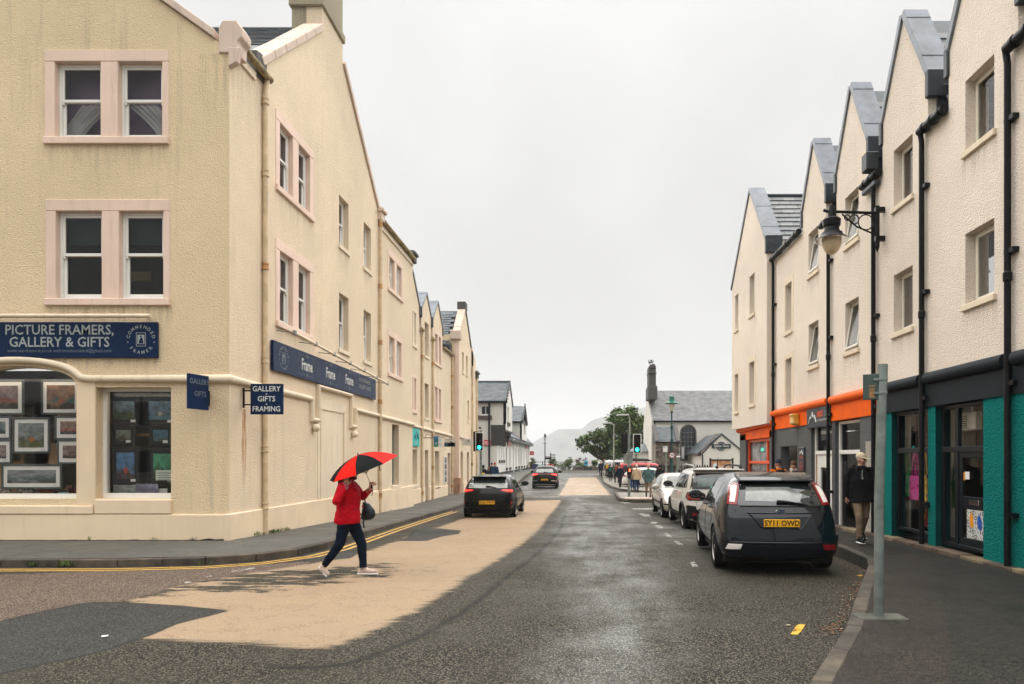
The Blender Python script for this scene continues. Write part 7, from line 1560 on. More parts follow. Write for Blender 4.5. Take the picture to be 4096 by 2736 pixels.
sw = [[(-1.40, 1.05), (-1.05, 1.04), (-1.0, 1.30), (-1.2, 1.29)], [(-1.02, 1.04), (-.15, 1.03), (-.12, 1.33), (-.97, 1.31)], [(-.08, 1.03), (.85, 1.02), (.35, 1.31), (-.04, 1.33)]]
side_windows(co_, tB, sw); mirror(co_, -.84, .70, 1.04, -1, P_BLACK, 1.1); mirror(co_, .84, .70, 1.04, 1, P_BLACK, 1.1); handles(co_, tB, (-.72, .2), .92, P_BLACK)
sheet(tB, [(-.62, -.9), (.62, -.9), (.58, .2), (-.58, .2)], 'top', 'grey_roof', paintm('silver_roof_paint', (.34, .34, .33), .2, .25), co_, .004, .01, .08)

# --- black sport utility farther up the lane
cU = dict(L=4.39, W=1.86, lev=[(.26, .88, .10, .1), (.46, .99, .0, .02), (.78, 1.0, .0, .06), (1.08, .945, .10, .32), (1.32, .83, .28, 2.6), (1.62, .68, .55, 2.4)],
          belt=[1.08, 1.08, 1.08, 1.07, 1.06, 1.05, 1.03, 1.0, .94, .86, .72], rdrop=.05)
xu = at(1248, 0, 53).x
cu, tU = car('moving_car', 'black sport utility car with full width red light bar, farthest car in the lane', 'car', (xu, 53 + 2.2, road_z(xu, 55)), 0, 1.06, cU, P_BLACK, (-1.33, 1.35), .35, .22, 5)
sheet(tU, [(-.64, 1.16), (.64, 1.16), (.55, 1.47), (-.55, 1.47)], 'rear', 'rear_window', CARGL2, cu, .004, .012, .08); sheet(tU, [(-.56, 1.44), (.56, 1.44), (.54, 1.52), (-.54, 1.52)], 'rear', 'spoiler_shade', BLKPL, cu, .03, .02, .06)
sheet(tU, [(-.80, 1.04), (.80, 1.04), (.80, 1.08), (-.80, 1.08)], 'rear', 'light_bar', REDL, cu, .006, .02, .06)
for s_ in (1, -1):
    f = (lambda p: p) if s_ > 0 else mir
    sheet(tU, f([(.48, 1.01), (.84, .94), (.85, 1.05), (.52, 1.07)]), 'rear', 'tail_lamp', REDLIT, cu, .012, .02, .04); sheet(tU, f([(.46, .55), (.84, .55), (.85, .60), (.46, .60)]), 'rear', 'bumper_accent', CHROME, cu, .008, .02, .05)
plate(cu, tU, .65, 'HK23 KZW'); wiper(cu, tU, -.05, .25, 1.2); MB().box(-.7, .7, -2.16, -2.1, .28, .31).build('exhaust_trim', CHROME, cu, local=True)
sheet(tU, [(-.60, -1.2), (.60, -1.2), (.56, .1), (-.56, .1)], 'top', 'grey_roof', M('silver_roof_paint', (.34, .34, .33)), cu, .004, .01, .08)
sw = [[(-1.0, 1.13), (-.15, 1.12), (-.12, 1.45), (-.95, 1.43)], [(-.08, 1.12), (.88, 1.11), (.38, 1.42), (-.04, 1.45)]]; side_windows(cu, tU, sw); mirror(cu, -.88, .72, 1.12, -1, P_BLACK, 1.2); mirror(cu, .88, .72, 1.12, 1, P_BLACK, 1.2)
# --- cars in the car park beyond the walkers
def parked(label, x, Y, rz, c, paint, wheels, wr, sw, mats, scale=1.0, **k):
    r, t = car('parked_car', label, 'car', (x, Y, pr_z(Y) - .06), rz, scale, c, paint, wheels, wr)
    side_windows(r, t, sw, mats); sheet(t, [(-.6, 1.12), (.6, 1.12), (.5, 1.40), (-.5, 1.40)], 'rear', 'rear_window', mats, r, .004, .01, .1); sheet(t, [(-.62, 1.02), (.62, 1.02), (.5, 1.36), (-.5, 1.36)], 'front', 'windscreen', mats, r, .004, .01, .1)
    for s_ in (1, -1): sheet(t, [(s_ * .5, .8), (s_ * .82, .8), (s_ * .82, 1.0), (s_ * .6, 1.0)], 'rear', 'tail_lamp', REDL, r, .008, .03, .06); sheet(t, [(s_ * .45, .62), (s_ * .75, .64), (s_ * .75, .74), (s_ * .5, .74)], 'front', 'headlamp', CLRL, r, .008, .03, .06)
    return r, t
cT = dict(L=4.9, W=1.9, lev=[(.26, .9, .06, .1), (.48, .99, 0, .02), (.82, 1., 0, .05), (1.16, .96, .04, .3), (1.46, .90, .08, 3.5), (1.86, .80, .16, 3.1)], belt=[1.16] * 6 + [1.14, 1.08, 1.02, .95, .82], rdrop=.0, jw=6, wt=[.94, .98, 1, 1, 1, 1, 1, 1, .97, .92, .84])
swT = [[(-2.1, 1.26), (-1.3, 1.25), (-1.3, 1.66), (-2.1, 1.66)], [(-1.2, 1.25), (-.2, 1.24), (-.2, 1.68), (-1.2, 1.67)], [(-.1, 1.24), (1.05, 1.22), (.7, 1.62), (-.1, 1.68)]]
rv, tv = parked('red estate van with black roof box in the car park behind the walkers', 5.75, 57.5, R(-90), cT, P_RED, (-1.5, 1.45), .34, swT, M('dark_red_van_glass', (.03, .03, .03), .08))
rb = MB(); rb.prism(Fr((0, 0, 0), (0, 1, 0), (0, 0, 1), (1, 0, 0)), [(-1.9, 1.99), (.2, 1.99), (.35, 2.05), (-.1, 2.2), (-1.7, 2.28), (-1.95, 2.12)], -.5, .3); o = rb.build('roof_box', M('grey_black_box', (.035, .037, .04), .3), rv, bevel=.05, local=True)
for y in (-1.6, -.2): MB().tube([(-.75, y, 1.93), (.75, y, 1.93)], .025, 6).build('roof_bar', BLKPL, rv, local=True)
cW = cF; swW = sw_ = [[(-1.50, 1.05), (-1.12, 1.035), (-1.08, 1.33), (-1.3, 1.32)], [(-1.08, 1.035), (-.13, 1.025), (-.10, 1.36), (-1.04, 1.345)], [(-.05, 1.025), (.92, 1.02), (.38, 1.34), (-.02, 1.365)]]
parked('white hatchback standing side on between the walkers and red van', 5.6, 53.6, R(-90), cF, P_WHITE, (-1.30, 1.34), .325, swW, CARGL)
parked('silver people carrier seen from behind at the left of the car park', 5.2, 76, R(-60), cT, P_GREY, (-1.5, 1.45), .34, swT, CARGL)
parked('small white car low behind the silver hatchback and dark paling fence', 9.1, 47, R(-90), cS, P_WHITE, (-1.27, 1.33), .31, sw_, CARGL)
# ================================================================ unseen houses added behind the viewer, to darken reflections and front walls
for lab, x0, x1, y0, y1, h in (('plain grey harled row added unseen behind the viewer to darken reflections', -40, 40, -62, -52, 8.5), ('harled house added unseen on the left behind the viewer to darken reflections', -36, -18, -40, -14, 7.5), ('harled house added unseen on the right behind the viewer to darken reflections', 14, 30, -40, -12, 7.5)):
    hb = thing('added_house', lab, 'building', ((x0 + x1) / 2, y1, 0)); MB().box(x0, x1, y0, y1, -.3, h - 2.2).build('wall', M('plain_harling', (.42, .38, .31), .9, .15, 1., kind='Position'), hb)
    MB().hexa([(x0 - .2, y0 - .2, h - 2.2), (x1 + .2, y0 - .2, h - 2.2), (x1 + .2, y1 + .2, h - 2.2), (x0 - .2, y1 + .2, h - 2.2), (x0 + .5, (y0 + y1) / 2 - .1, h + .6), (x1 - .5, (y0 + y1) / 2 - .1, h + .6), (x1 - .5, (y0 + y1) / 2 + .1, h + .6), (x0 + .5, (y0 + y1) / 2 + .1, h + .6)]).build('roof', SLATES[0], hb)
    fb = Fr((0, y1, 0), (1, 0, 0), (0, 0, 1), (0, 1, 0)); k = x0 + 1.5
    while k < x1 - 2:
        for v in (.9, 3.9): o = MB().fbox(fb, k, k + 1.1, v, v + 1.6, -.05, .02).build('window', UPVC, hb); pane(o, fb, k + .1, k + 1.0, v + .1, v + 1.5, .03, DARKGLASS)
        k += 3.2
# ================================================================ street furniture
gp = thing('sign_post', 'grey galvanised pole near the right kerb with a small sign turned away', 'sign post', at(2013, 1422, 7.6))
px_, py_ = at(2014, 0, 7.55).x, 7.55; z0 = pr_z(py_) ; zt = at(0, 835, py_).z; r_ = .051
MB().tube([(px_, py_, z0 - .05), (px_ + .004, py_, z0 + 1.2), (px_ + .045, py_, zt)], r_, 20).build('pole', GALV, gp, smooth=50)
MB().box(px_ - .235, px_ + .275, py_ - .13, py_ + .15, z0 - .04, z0 + .012).build('concrete_base', M('mossy_concrete', (.085, .083, .070), .9, .35, 8., .5, 40.), gp, bevel=.01)
z1, z2 = at(0, 857, py_).z, at(0, 916, py_).z; xa, xb_ = at(1984, 0, py_).x, at(2008, 0, py_).x
U = Vector((.45, .9, 0)).normalized(); fs_ = Fr((px_ - .115, py_ + .02, 0), Vector((-.55, .6, 0)).normalized(), (0, 0, 1), Vector((-.75, -.66, 0)).normalized())
fs_ = Fr((xb_ + .02, py_ - .01, 0), Vector((-1, .55, 0)).normalized(), (0, 0, 1), Vector((-.48, -.88, 0)).normalized()); w_ = .155
MB().fbox(fs_, 0, w_, z2, z1, -.012, .012).build('sign_back', M('green_grey_sign_back', (.06, .09, .08), .45, .2, metal=.2), gp, bevel=.004)
MB().fbox(fs_, .01, w_ - .01, z2 + .01, z1 - .01, -.02, -.0125).build('sign_face', PAPER, gp)
mb = MB()
for a_, b_ in ((z2 + .02, z2 + .09), (z2 + .10, z2 + .12)): mb.fbox(fs_, .035, .09, a_, b_, .012, .014)
mb.fbox(fs_, .03, .095, z2 + .14, z2 + .155, .012, .0145); o = mb.build('sticker', M('amber_sticker', (.32, .17, .07), .6), gp)
for z in (z1 - .06, z2 + .07): MB().lathe([(r_ + .005, -.012), (r_ + .009, -.01), (r_ + .009, .01), (r_ + .005, .012)], (px_ + .035, py_, z), 20).build('clamp_band', GALV, gp); MB().box(xb_ - .03, px_ + .0, py_ - .02, py_ + .01, z - .012, z + .012).build('clamp', GALV, gp)
def signal(name, label, px, Y, hx, zlo, zhi, side, base_z):
    """UK traffic signal: pole, backing board with white border, three hooded lamps; a second head seen edge on"""
    t = thing(name, label, 'traffic light', (at(px, 0, Y).x, Y, base_z)); x = at(px, 0, Y).x
    MB().tube([(x, Y, base_z - .05), (x, Y, zhi + .12)], .075, 14).build('pole', GALV, t, smooth=50)
    def head(cx, cy, fr, w=.46, h=1.08, zc=(zlo + zhi) / 2):
        b = MB(); b.fbox(fr, cx - w / 2 + .05, cx + w / 2 - .05, zc - h / 2 + .05, zc + h / 2 - .05, -.12, .02); hd = b.build('signal_head', BLKPL, t, bevel=.02)
        mb = MB(); frame_bars(mb, fr, cx - w / 2, cx + w / 2, zc - h / 2, zc + h / 2, -.02, .0, .035); mb.build('white_border', WHITE, hd)
        for k, m in enumerate((emit('green_signal', (.03, .85, .62), 3.2), M('dark_amber_lens', (.03, .015, .006), .2), M('dark_red_lens', (.03, .006, .006), .2))):
            zz = zc - .33 + k * .33; c = fr.p(cx, zz, .03)
            L = MB(); n = 22
            vs = [c + fr.U * .105 * math.cos(q) + fr.V * .105 * math.sin(q) + fr.N * .012 * 0 for q in [2 * math.pi * i / n for i in range(n)]] + [c + fr.N * .02]
            L.add(vs, [(i, (i + 1) % n, n) for i in range(n)]); L.build('lens', m, hd, smooth=60)
            H = MB(); a0, a1 = R(-10), R(190); m_ = 14; o = []
            for i in range(m_ + 1):
                q = a0 + (a1 - a0) * i / m_; d = fr.U * math.cos(q) + fr.V * math.sin(q)
                o += [c + d * .125 - fr.N * .01, c + d * .125 + fr.N * (.10 + .10 * max(0, math.sin(q)))]
            H.add(o, [(2 * i, 2 * i + 1, 2 * i + 3, 2 * i + 2) for i in range(m_)]); H.build('lamp_hood', BLKPL, hd, smooth=60)
        return hd
    head(hx, 0, Fr((0, Y - .1, 0), (1, 0, 0), (0, 0, 1), (0, -1, 0)))
    e = MB(); ex = x + side * .28; e.box(ex - .13, ex + .13, Y - .05, Y + .22, zlo + .03, zhi); e.build('rear_signal_head', BLKPL, t, bevel=.02); MB().box(ex - .16, ex + .16, Y + .05, Y + .08, zlo - .02, zhi + .05).build('rear_backing_board', BLKPL, t)
    MB().tube([(ex, Y, zhi - .1), (hx, Y, zhi - .1)], .03, 8).build('bracket_arm', BLKPL, t); MB().tube([(ex, Y, zlo), (hx, Y, zlo)], .02, 8).build('bracket_arm', BLKPL, t)
    return t, x
zl, zh = at(0, 1034, 40).z, at(0, 991, 40).z
t1, xl_ = signal('traffic_light', 'green traffic light on the left pavement by the cream terrace', 1102, 40, at(1099, 0, 40).x, zl, zh, -1, pl_z(40))
MB().box(xl_ + .05, xl_ + .22, 39.9, 40.1, pl_z(40) + 1.0, pl_z(40) + 1.35).build('push_button_box', M('yellow_box', (.7, .42, .02), .4), t1, bevel=.02); MB().lathe([(.08, 0), (.08, .05), (.03, .12)], (at(1100, 0, 40).x, 40, zh + .2), 10).build('detector', BLKPL, t1)
zl, zh = at(0, 1038, 38.8).z, at(0, 996, 38.8).z
t2, xr_ = signal('traffic_light', 'green traffic light on the right crossing build out with red pedestrian signal', 1441.6, 38.8, at(1460, 0, 38.8).x, zl, zh, -1, pr_z(38.8))
zp = at(0, 1080, 38.7).z; MB().box(xr_ - .13, xr_ + .13, 38.55, 38.7, zp - .22, zp + .22).build('pedestrian_signal', BLKPL, t2, bevel=.02); MB().box(xr_ - .02, xr_ + .05, 38.54, 38.552, zp - .03, zp + .14).build('red_figure', emit('red_signal', (1., .12, .04), 3.), t2); MB().ball((xr_, 38.55, zp - .32), .12, .1, .1).build('push_button', BLKPL, t2, smooth=60)
MB().box(xr_ - .30, xr_ + .22, 38.9, 38.93, at(0, 1063, 38.8).z, at(0, 1041, 38.8).z).build('sign_back', M('pale_sign_back', (.30, .33, .31), .5, metal=.2), t2)
# modern lamp columns
def lamp_col(px, Y, ytop, arm, label):
    x = at(px, 0, Y).x; zt = at(0, ytop, Y).z; t = thing('street_lamp', label, 'street lamp', (x, Y, pr_z(Y)), group='tall steel lamp columns on the right')
    MB().tube([(x, Y, pr_z(Y)), (x, Y, 1.2), (x, Y, 1.25), (x, Y, zt - .2), (x - .1, Y, zt - .02), (x - arm, Y, zt + .05)], [.10, .10, .065, .055, .05, .045], 10).build('column', M('pale_steel_column', (.27, .27, .22), .5, .2, 3.), t, smooth=50)
    mb = MB(); mb.hexa([(x - arm - 1.0, Y - .12, zt + .0), (x - arm + .1, Y - .12, zt + .0), (x - arm + .1, Y + .12, zt + .0), (x - arm - 1.0, Y + .12, zt + .0), (x - arm - .95, Y - .08, zt + .10), (x - arm + .1, Y - .1, zt + .16), (x - arm + .1, Y + .1, zt + .16), (x - arm - .95, Y + .08, zt + .10)]); mb.build('lamp_head', M('pale_lamp_head', (.36, .36, .35), .4), t, bevel=.03)
lamp_col(1443, 58, 953, .15, 'nearest and tallest steel street lamp against the tree'); lamp_col(1406.5, 74, 971.5, .3, 'middle one of three steel street lamps beside the walkers'); lamp_col(1402, 92, 991.5, .3, 'shortest looking and farthest steel street lamp beside the walkers')
# green lantern post with 20 sign
gx_ = at(1539.5, 0, 50).x; zb_ = pr_z(50); zt = at(0, 907, 50).z
gl_ = thing('lantern_post', 'dark green lantern post with glass bowl standing before the church', 'street lamp', (gx_, 50, zb_))
MB().lathe([(.14, 0), (.14, .9), (.10, 1.0), (.085, 1.2), (.07, 3.3), (.10, 3.35), (.11, 3.5), (.07, 3.6), (.06, zt - zb_ - 2.4), (.09, zt - zb_ - 2.35), (.11, zt - zb_ - 2.2), (.06, zt - zb_ - 2.1), (.05, zt - zb_ - 1.25), (.09, zt - zb_ - 1.2), (.10, zt - zb_ - 1.12)], (gx_, 50, zb_), 16).build('post', DKGREEN, gl_, smooth=40)
MB().lathe([(.09, -1.14), (.17, -.95), (.24, -.62), (.22, -.55)], (gx_, 50, zt), 18).build('glass_bowl', M('pale_green_glass', (.55, .52, .42), .3), gl_, smooth=60)
MB().lathe([(.46, -.56), (.47, -.53), (.25, -.42), (.24, -.36), (.18, -.34), (.17, -.12), (.20, -.1), (.20, -.06), (.06, 0)], (gx_, 50, zt), 22).build('lamp_hood', M('green_hood', (.02, .15, .10), .35), gl_, smooth=40)
s20 = thing('speed_sign', 'round red ringed 20 speed limit sign on the green lantern post', 'road sign', (gx_, 49.8, 2)); zc = at(0, 1043.5, 49.85).z; f20 = Fr((0, 49.85, 0), (1, 0, 0), (0, 0, 1), (0, -1, 0))
def disc(r0, r1, u, v): return [(u + r1 * math.cos(2 * math.pi * i / 28), v + r1 * math.sin(2 * math.pi * i / 28)) for i in range(28)]
o = MB().prism(f20, disc(0, .215, gx_, zc), -.01, .008).build('sign_disc', PAPER, s20); MB().slab(Fr(f20.p(0, 0, .012), f20.U, f20.V, f20.N), disc(0, .22, gx_, zc), [disc(0, .165, gx_, zc)], .03).build('red_ring', M('dull_red_ring', (.28, .02, .03), .5), s20); lettering(s20, f20, [('20', gx_, zc, .21, dict(bold=.03))], PLATEK, 1, .012)
pk_ = thing('parking_sign', 'white parking sign plate with blue P on a slim grey pole', 'road sign', (at(1526, 0, 46).x, 46, pr_z(46))); fx_ = Fr((0, 46, 0), (1, 0, 0), (0, 0, 1), (0, -1, 0)); a, b = at(1519.5, 1036, 46), at(1530, 1023, 46)
MB().tube([((a.x + b.x) / 2 + .06, 46.06, pr_z(46)), ((a.x + b.x) / 2 + .06, 46.06, b.z)], .05, 10).build('pole', GALV, pk_, smooth=50); MB().fbox(fx_, a.x, b.x, a.z, b.z, -.01, .01).build('sign_plate', PAPER, pk_); lettering(pk_, fx_, [('P', a.x + .07, b.z - .10, .15, dict(bold=.02))], M('blue_lettering2', (.02, .05, .3), .5), 1, .013); lettering(pk_, fx_, [('Mon - Sat', a.x + .20, b.z - .09, .05), ('1 hour', a.x + .20, b.z - .18, .06), ('No return', a.x + .15, b.z - .30, .05)], PLATEK, 1, .013)
pm = thing('ticket_machine', 'grey upright ticket machine with white top by the paling fence', 'ticket machine', (at(1555, 0, 49).x, 49, pr_z(49))); x = at(1555, 0, 49).x; za, zb = at(0, 1072, 49).z, at(0, 1048.5, 49).z
MB().tube([(x - .1, 49, pr_z(49)), (x - .1, 49, za)], .06, 10).build('post', GALV, pm); MB().box(x - .12, x + .1, 48.9, 49.1, za - .2, zb).build('housing', M('grey_green_housing', (.14, .16, .13), .5), pm, bevel=.04); MB().box(x - .14, x + .12, 48.88, 49.12, zb, zb + .1).build('top_cap', PAPER, pm, bevel=.03)
# paling fence with board
Yf = 52; fp_ = thing('paling_fence', 'black pointed paling fence in front of the church', 'fence', (at(1520, 0, Yf).x, Yf, pr_z(Yf))); zt, zb = at(0, 1064, Yf).z, -.3
x = at(1516, 0, Yf).x; xe = at(1628, 0, Yf).x; FNC = M('black_stained_wood', (.016, .016, .016), .7, .3); base = None
pal = MB().hexa([(-.055, 0, 0), (.055, 0, 0), (.055, .03, 0), (-.055, .03, 0), (-.055, 0, 1), (.055, 0, 1), (.055, .03, 1), (-.055, .03, 1)]); pal = MB().prism(Fr((0, 0, 0), (1, 0, 0), (0, 0, 1), (0, -1, 0)), [(-.055, 0), (.055, 0), (.055, .93), (0, 1), (-.055, .93)], -.03, 0).mesh('paling', FNC)
while x < xe: o = put('paling', pal, fp_); o.location = Vector((x, Yf, zb)) - OFF[fp_.name]; o.scale = (1, 1, zt - zb + rnd.uniform(-.03, .02)); x += .19
for z in (zb + .35, zt - .25): MB().box(at(1514, 0, Yf).x, xe, Yf + .03, Yf + .08, z - .05, z + .05).build('rail', FNC, fp_)
bb = thing('banner_board', 'framed sunset banner lettered isle of skye between black posts', 'sign', (at(1652, 0, 50).x, 50, -.3)); fb_ = Fr((0, 50, 0), (1, 0, 0), (0, 0, 1), (0, -1, 0)); a, b = at(1629, 1076, 50), at(1677, 1056, 50)
for px in (1628, 1679): MB().fbox(fb_, at(px, 0, 50).x - .06, at(px, 0, 50).x + .06, -.3, at(0, 1050, 50).z, -.06, .06).build('post', FNC, bb)
MB().fbox(fb_, a.x, b.x, b.z, b.z + .1, -.05, .05).build('top_rail', FNC, bb); o = MB().fbox(fb_, a.x + .05, b.x - .05, a.z - .6, b.z, -.02, .02).build('banner', pic_mat(71, (.62, .30, .12), (.30, .10, .06), (.03, .02, .02)), bb); lettering(bb, fb_, [('ISLE OF SKYE', (a.x + b.x) / 2 + .1, b.z - .42, .17)], PAPER, 1, .025)
MB().lathe([(.16, 0), (.19, .2), (.13, .45), (.05, .55)], (a.x + .3, 49.95, a.z - .1), 10, sy=.3).build('pale_flask_picture', M('pale_blue_print', (.45, .55, .58), .6), bb)
# far end: lantern, fingerpost, railing, boards, low wall
Yl = 92; x = at(1249, 0, Yl).x; fl = thing('lantern_post', 'slim black lantern post alone against the hazy hill', 'street lamp', (x, Yl, 0)); zt = at(0, 993, Yl).z
MB().lathe([(.13, -.2), (.12, 1.1), (.07, 1.2), (.06, zt - 1.25), (.10, zt - 1.2), (.03, zt - 1.1)], (x, Yl, 0), 12).build('post', BLACK, fl); MB().tube([(x - .35, Yl, zt - 1.35), (x + .35, Yl, zt - 1.35)], .02, 6).build('ladder_bar', BLACK, fl); MB().lathe([(.06, -1.1), (.2, -.55), (.18, -.5)], (x, Yl, zt), 12).build('glass_bowl', M('pale_glass', (.6, .6, .6), .2), fl); MB().lathe([(.22, -.52), (.10, -.35), (.16, -.2), (.05, -.1), (.01, 0)], (x, Yl, zt), 12).build('lamp_cap', BLACK, fl)
Yp = 100; x = at(1262, 0, Yp).x; fgp = thing('fingerpost', 'black fingerpost with direction arms both ways against the hill', 'signpost', (x, Yp, 0)); MB().tube([(x, Yp, -.2), (x, Yp, at(0, 1038, Yp).z)], .07, 8).build('post', BLACK, fgp)
for px0, px1, y_, h in ((1250, 1262, 1047.5, .12), (1250, 1262, 1051, .26), (1262, 1273.5, 1043, .12), (1262, 1273, 1047.7, .12)): MB().box(at(px0, 0, Yp).x, at(px1, 0, Yp).x, Yp - .03, Yp + .03, at(0, y_, Yp).z - h / 2, at(0, y_, Yp).z + h / 2).build('direction_arm', BLACK, fgp)
Yr = 119; rl = thing('railing', 'black iron railing at the far end of the street', 'railing', (-3, Yr, 0)); xa, xb = at(1218, 0, Yr).x, at(1316, 0, Yr).x; zt, zb = at(0, 1059, Yr).z, 0
for z in (zt, zt - .55): MB().box(xa, xb, Yr, Yr + .06, z - .04, z + .04).build('rail', BLACK, rl)
x = xa
while x < xb: MB().box(x - .06, x + .06, Yr - .03, Yr + .09, -.2, zt + .1).build('post', BLACK, rl); x += 1.9
def board(px0, y0, px1, y1, Y, mats, label):
    a, b = at(px0, y1, Y), at(px1, y0, Y); t = thing('notice_board', label, 'sign', ((a.x + b.x) / 2, Y, 0)); n = len(mats)
    for i, m in enumerate(mats): MB().box(a.x + (b.x - a.x) * i / n, a.x + (b.x - a.x) * (i + 1) / n - .03, Y, Y + .06, a.z, b.z).build('panel', m, t)
    for q in (.1, .9): MB().box(a.x + (b.x - a.x) * q - .05, a.x + (b.x - a.x) * q + .05, Y + .06, Y + .14, -.2, b.z).build('leg', BLACK, t)
    return t, a, b
bt, a, b = board(1339, 1056, 1356, 1067, 113.5, (M('bright_blue_board', (.05, .34, .52), .4), PAPER), 'twin blue and white notice boards on low wall by the hedge'); f_ = Fr((0, 113.5, 0), (1, 0, 0), (0, 0, 1), (0, -1, 0))
MB().box(a.x + .05, a.x + .5, 113.46, 113.5, a.z + .28, a.z + .48).build('dark_band', M('deep_blue', (.01, .06, .15), .5), bt); lettering(bt, f_, [('WELCOME', a.x + .9, b.z - .2, .12), ('PORTREE', a.x + .9, b.z - .4, .12)], REDS, 1, .01)
board(1220, 1064, 1234, 1076, 118, (M('navy_board', (.015, .03, .10), .5),), 'navy blue board low on the railing at the far left'); board(1238, 1065, 1246, 1074, 118, (M('pale_blue_board', (.12, .3, .42), .5),), 'small pale blue board on the far railing'); board(1300, 1068, 1306, 1075, 117, (PAPER,), 'small white notice standing at the far kerb')
rd = thing('red_barrier', 'low red plastic barrier behind the farthest black car', 'barrier', (at(1261, 0, 116).x, 116, 0)); a, b = at(1254, 1073, 116), at(1269, 1063.5, 116); MB().prism(Fr((0, 116, 0), (1, 0, 0), (0, 0, 1), (0, -1, 0)), [(a.x, a.z), (b.x, a.z), (b.x - .05, b.z - .2), (b.x - .5, b.z), (a.x + .15, b.z)], -.4, 0).build('barrier_body', REDS, rd, bevel=.08)
lw = thing('low_wall', 'low dark planted stone wall under the hedge at the far kerb', 'wall', (at(1350, 0, 114).x, 114, 0)); a, b = at(1312, 1078, 114), at(1372, 1068, 114)
MB().box(a.x, b.x, 114, 114.6, -.3, b.z - .2).build('wall_core', STONEG, lw)
x = a.x
while x < b.x:
    l = rnd.uniform(.3, .6); z = -.1
    while z < b.z - .15: h = rnd.uniform(.15, .25); MB().box(x + .02, x + l - .02, 113.9 + rnd.uniform(0, .05), 114.1, z + .01, z + h - .01).build('stone', rnd.choice(RUB[:3]), lw, bevel=.02); z += h
    x += l
# ================================================================ trees, shrubs, weeds, litter
def leafm(name, c, hi):
    if name in MATS: return MATS[name]
    m, t, b = base_mat(name); v = coord(t); oi = t.nodes.new('ShaderNodeObjectInfo')
    f = noise_(t, v, 1.1, 4); g = noise_(t, v, 9, 3); c_ = mixc(t, ramp(t, f, .35, .65), c, hi); t.links.new(mixc(t, ramp(t, g, .3, .7, 0, .5), c_, tuple(x * .5 for x in c)), b.inputs['Base Color'])
    b.inputs['Roughness'].default_value = .55; b.inputs['Subsurface Weight'].default_value = 0; MATS[name] = m; return m
def tree(label, x, Y, z0, h, blobs, lm, n, leaf, trunk_r=.2, name='broadleaf_tree', group=None, cat='tree', limbs=None):
    """trunk with forking limbs; a crown of many small leaf faces clumped round the ends of the boughs"""
    t = thing(name, label, cat, (x, Y, z0), group=group); rr = random.Random(int(x * 100) + int(Y)); T = MB()
    fork = Vector((x, Y, z0 + h * .28)); T.tube([(x, Y, z0 - .2), (x + .03, Y, z0 + h * .12), fork], [trunk_r * 1.3, trunk_r, trunk_r * .85], 10); ends = []
    for bx, by, bz, br in blobs:
        c = Vector((x + bx, Y + by, z0 + bz)); mid = fork.lerp(c, .5) + Vector((rr.uniform(-.3, .3), rr.uniform(-.3, .3), -.15)); T.tube([fork, mid, c], [trunk_r * .55, trunk_r * .32, trunk_r * .12], 6)
        for k in range(7):
            d = Vector((rr.gauss(0, 1), rr.gauss(0, 1), rr.gauss(0, .8))).normalized() * br * rr.uniform(.55, 1.05); e = c + d; ends.append((e, br)); T.tube([c, c + d * .5 + Vector((0, 0, .06)), e], [trunk_r * .11, trunk_r * .07, .012], 4)
    T.build('trunk', M('tree_bark', (.05, .042, .034), .9, .3, 6.), t, smooth=50); vs, fs = [], []; tot = sum(b ** 2 for _, b in ends)
    for e, br in ends:
        for k in range(int(n * br ** 2 / tot)):
            g_ = Vector((rr.gauss(0, .30), rr.gauss(0, .30), rr.gauss(0, .20))) * br; p = e + g_
            a = Vector((rr.gauss(0, 1), rr.gauss(0, 1), rr.gauss(-.2, .55))).normalized() * leaf * rr.uniform(.6, 1.3); s_ = a.cross(Vector((rr.gauss(0, .6), rr.gauss(0, .6), 1))).normalized() * leaf * .42
            i = len(vs); vs += [p, p + a * .5 + s_, p + a, p + a * .5 - s_]; fs.append((i, i + 1, i + 2, i + 3))
    MB().add(vs, fs).build('crown', lm, t)
    return t
LF = leafm('broad_leaf', (.055, .11, .028), (.17, .26, .06)); LF2 = leafm('light_leaf', (.07, .12, .03), (.16, .23, .06)); LF3 = leafm('purple_leaf', (.06, .03, .03), (.09, .05, .04))
Yt = 84; k = Yt / 1600
def bl(lst, x0, z0): return [((px - 1325) * k - x0, rnd.uniform(-1.2, 1.2), 1.85 + (1052 - py) * k - z0, r_ * k) for px, py, r_ in lst]
x0 = (1432 - 1325) * k
tree('tall broadleaf tree in full leaf left of the church', x0, Yt, 0, 7.6, bl([(1445, 955, 20), (1425, 958, 20), (1465, 965, 18), (1408, 968, 17), (1440, 980, 26), (1470, 990, 20), (1415, 995, 24), (1455, 1010, 26), (1425, 1022, 22), (1475, 1020, 18), (1398, 985, 14), (1445, 1036, 20), (1470, 1042, 14)], x0, 0), LF, 15000, .30, .28, group='trees left of the church')
x0 = (1388 - 1325) * k
tree('spreading lower tree with long boughs reaching left over the walkers', x0, Yt + 3, 0, 5.6, bl([(1375, 995, 15), (1355, 1001, 13), (1340, 1006, 12), (1328, 1013, 9), (1390, 1005, 20), (1375, 1018, 17), (1352, 1022, 11), (1398, 1025, 20), (1385, 1038, 14), (1343, 1030, 8), (1365, 1033, 10), (1400, 1045, 16)], x0, 0), LF, 9000, .28, .24, group='trees left of the church')
def shrub(label, px, Y, top, wpx, lm, n=900, leaf=.2, name='garden_shrub'):
    x = at(px, 0, Y).x; h = at(0, top, Y).z; r_ = wpx / 1600 * Y
    tree(label, x, Y, 0, h, [(rnd.uniform(-.6, .6) * r_, rnd.uniform(-.3, .3), h * q, r_ * .5) for q in (.35, .5, .62, .72, .8, .9)], lm, n, leaf, .06, name, 'shrubs along the far railing', 'shrub')
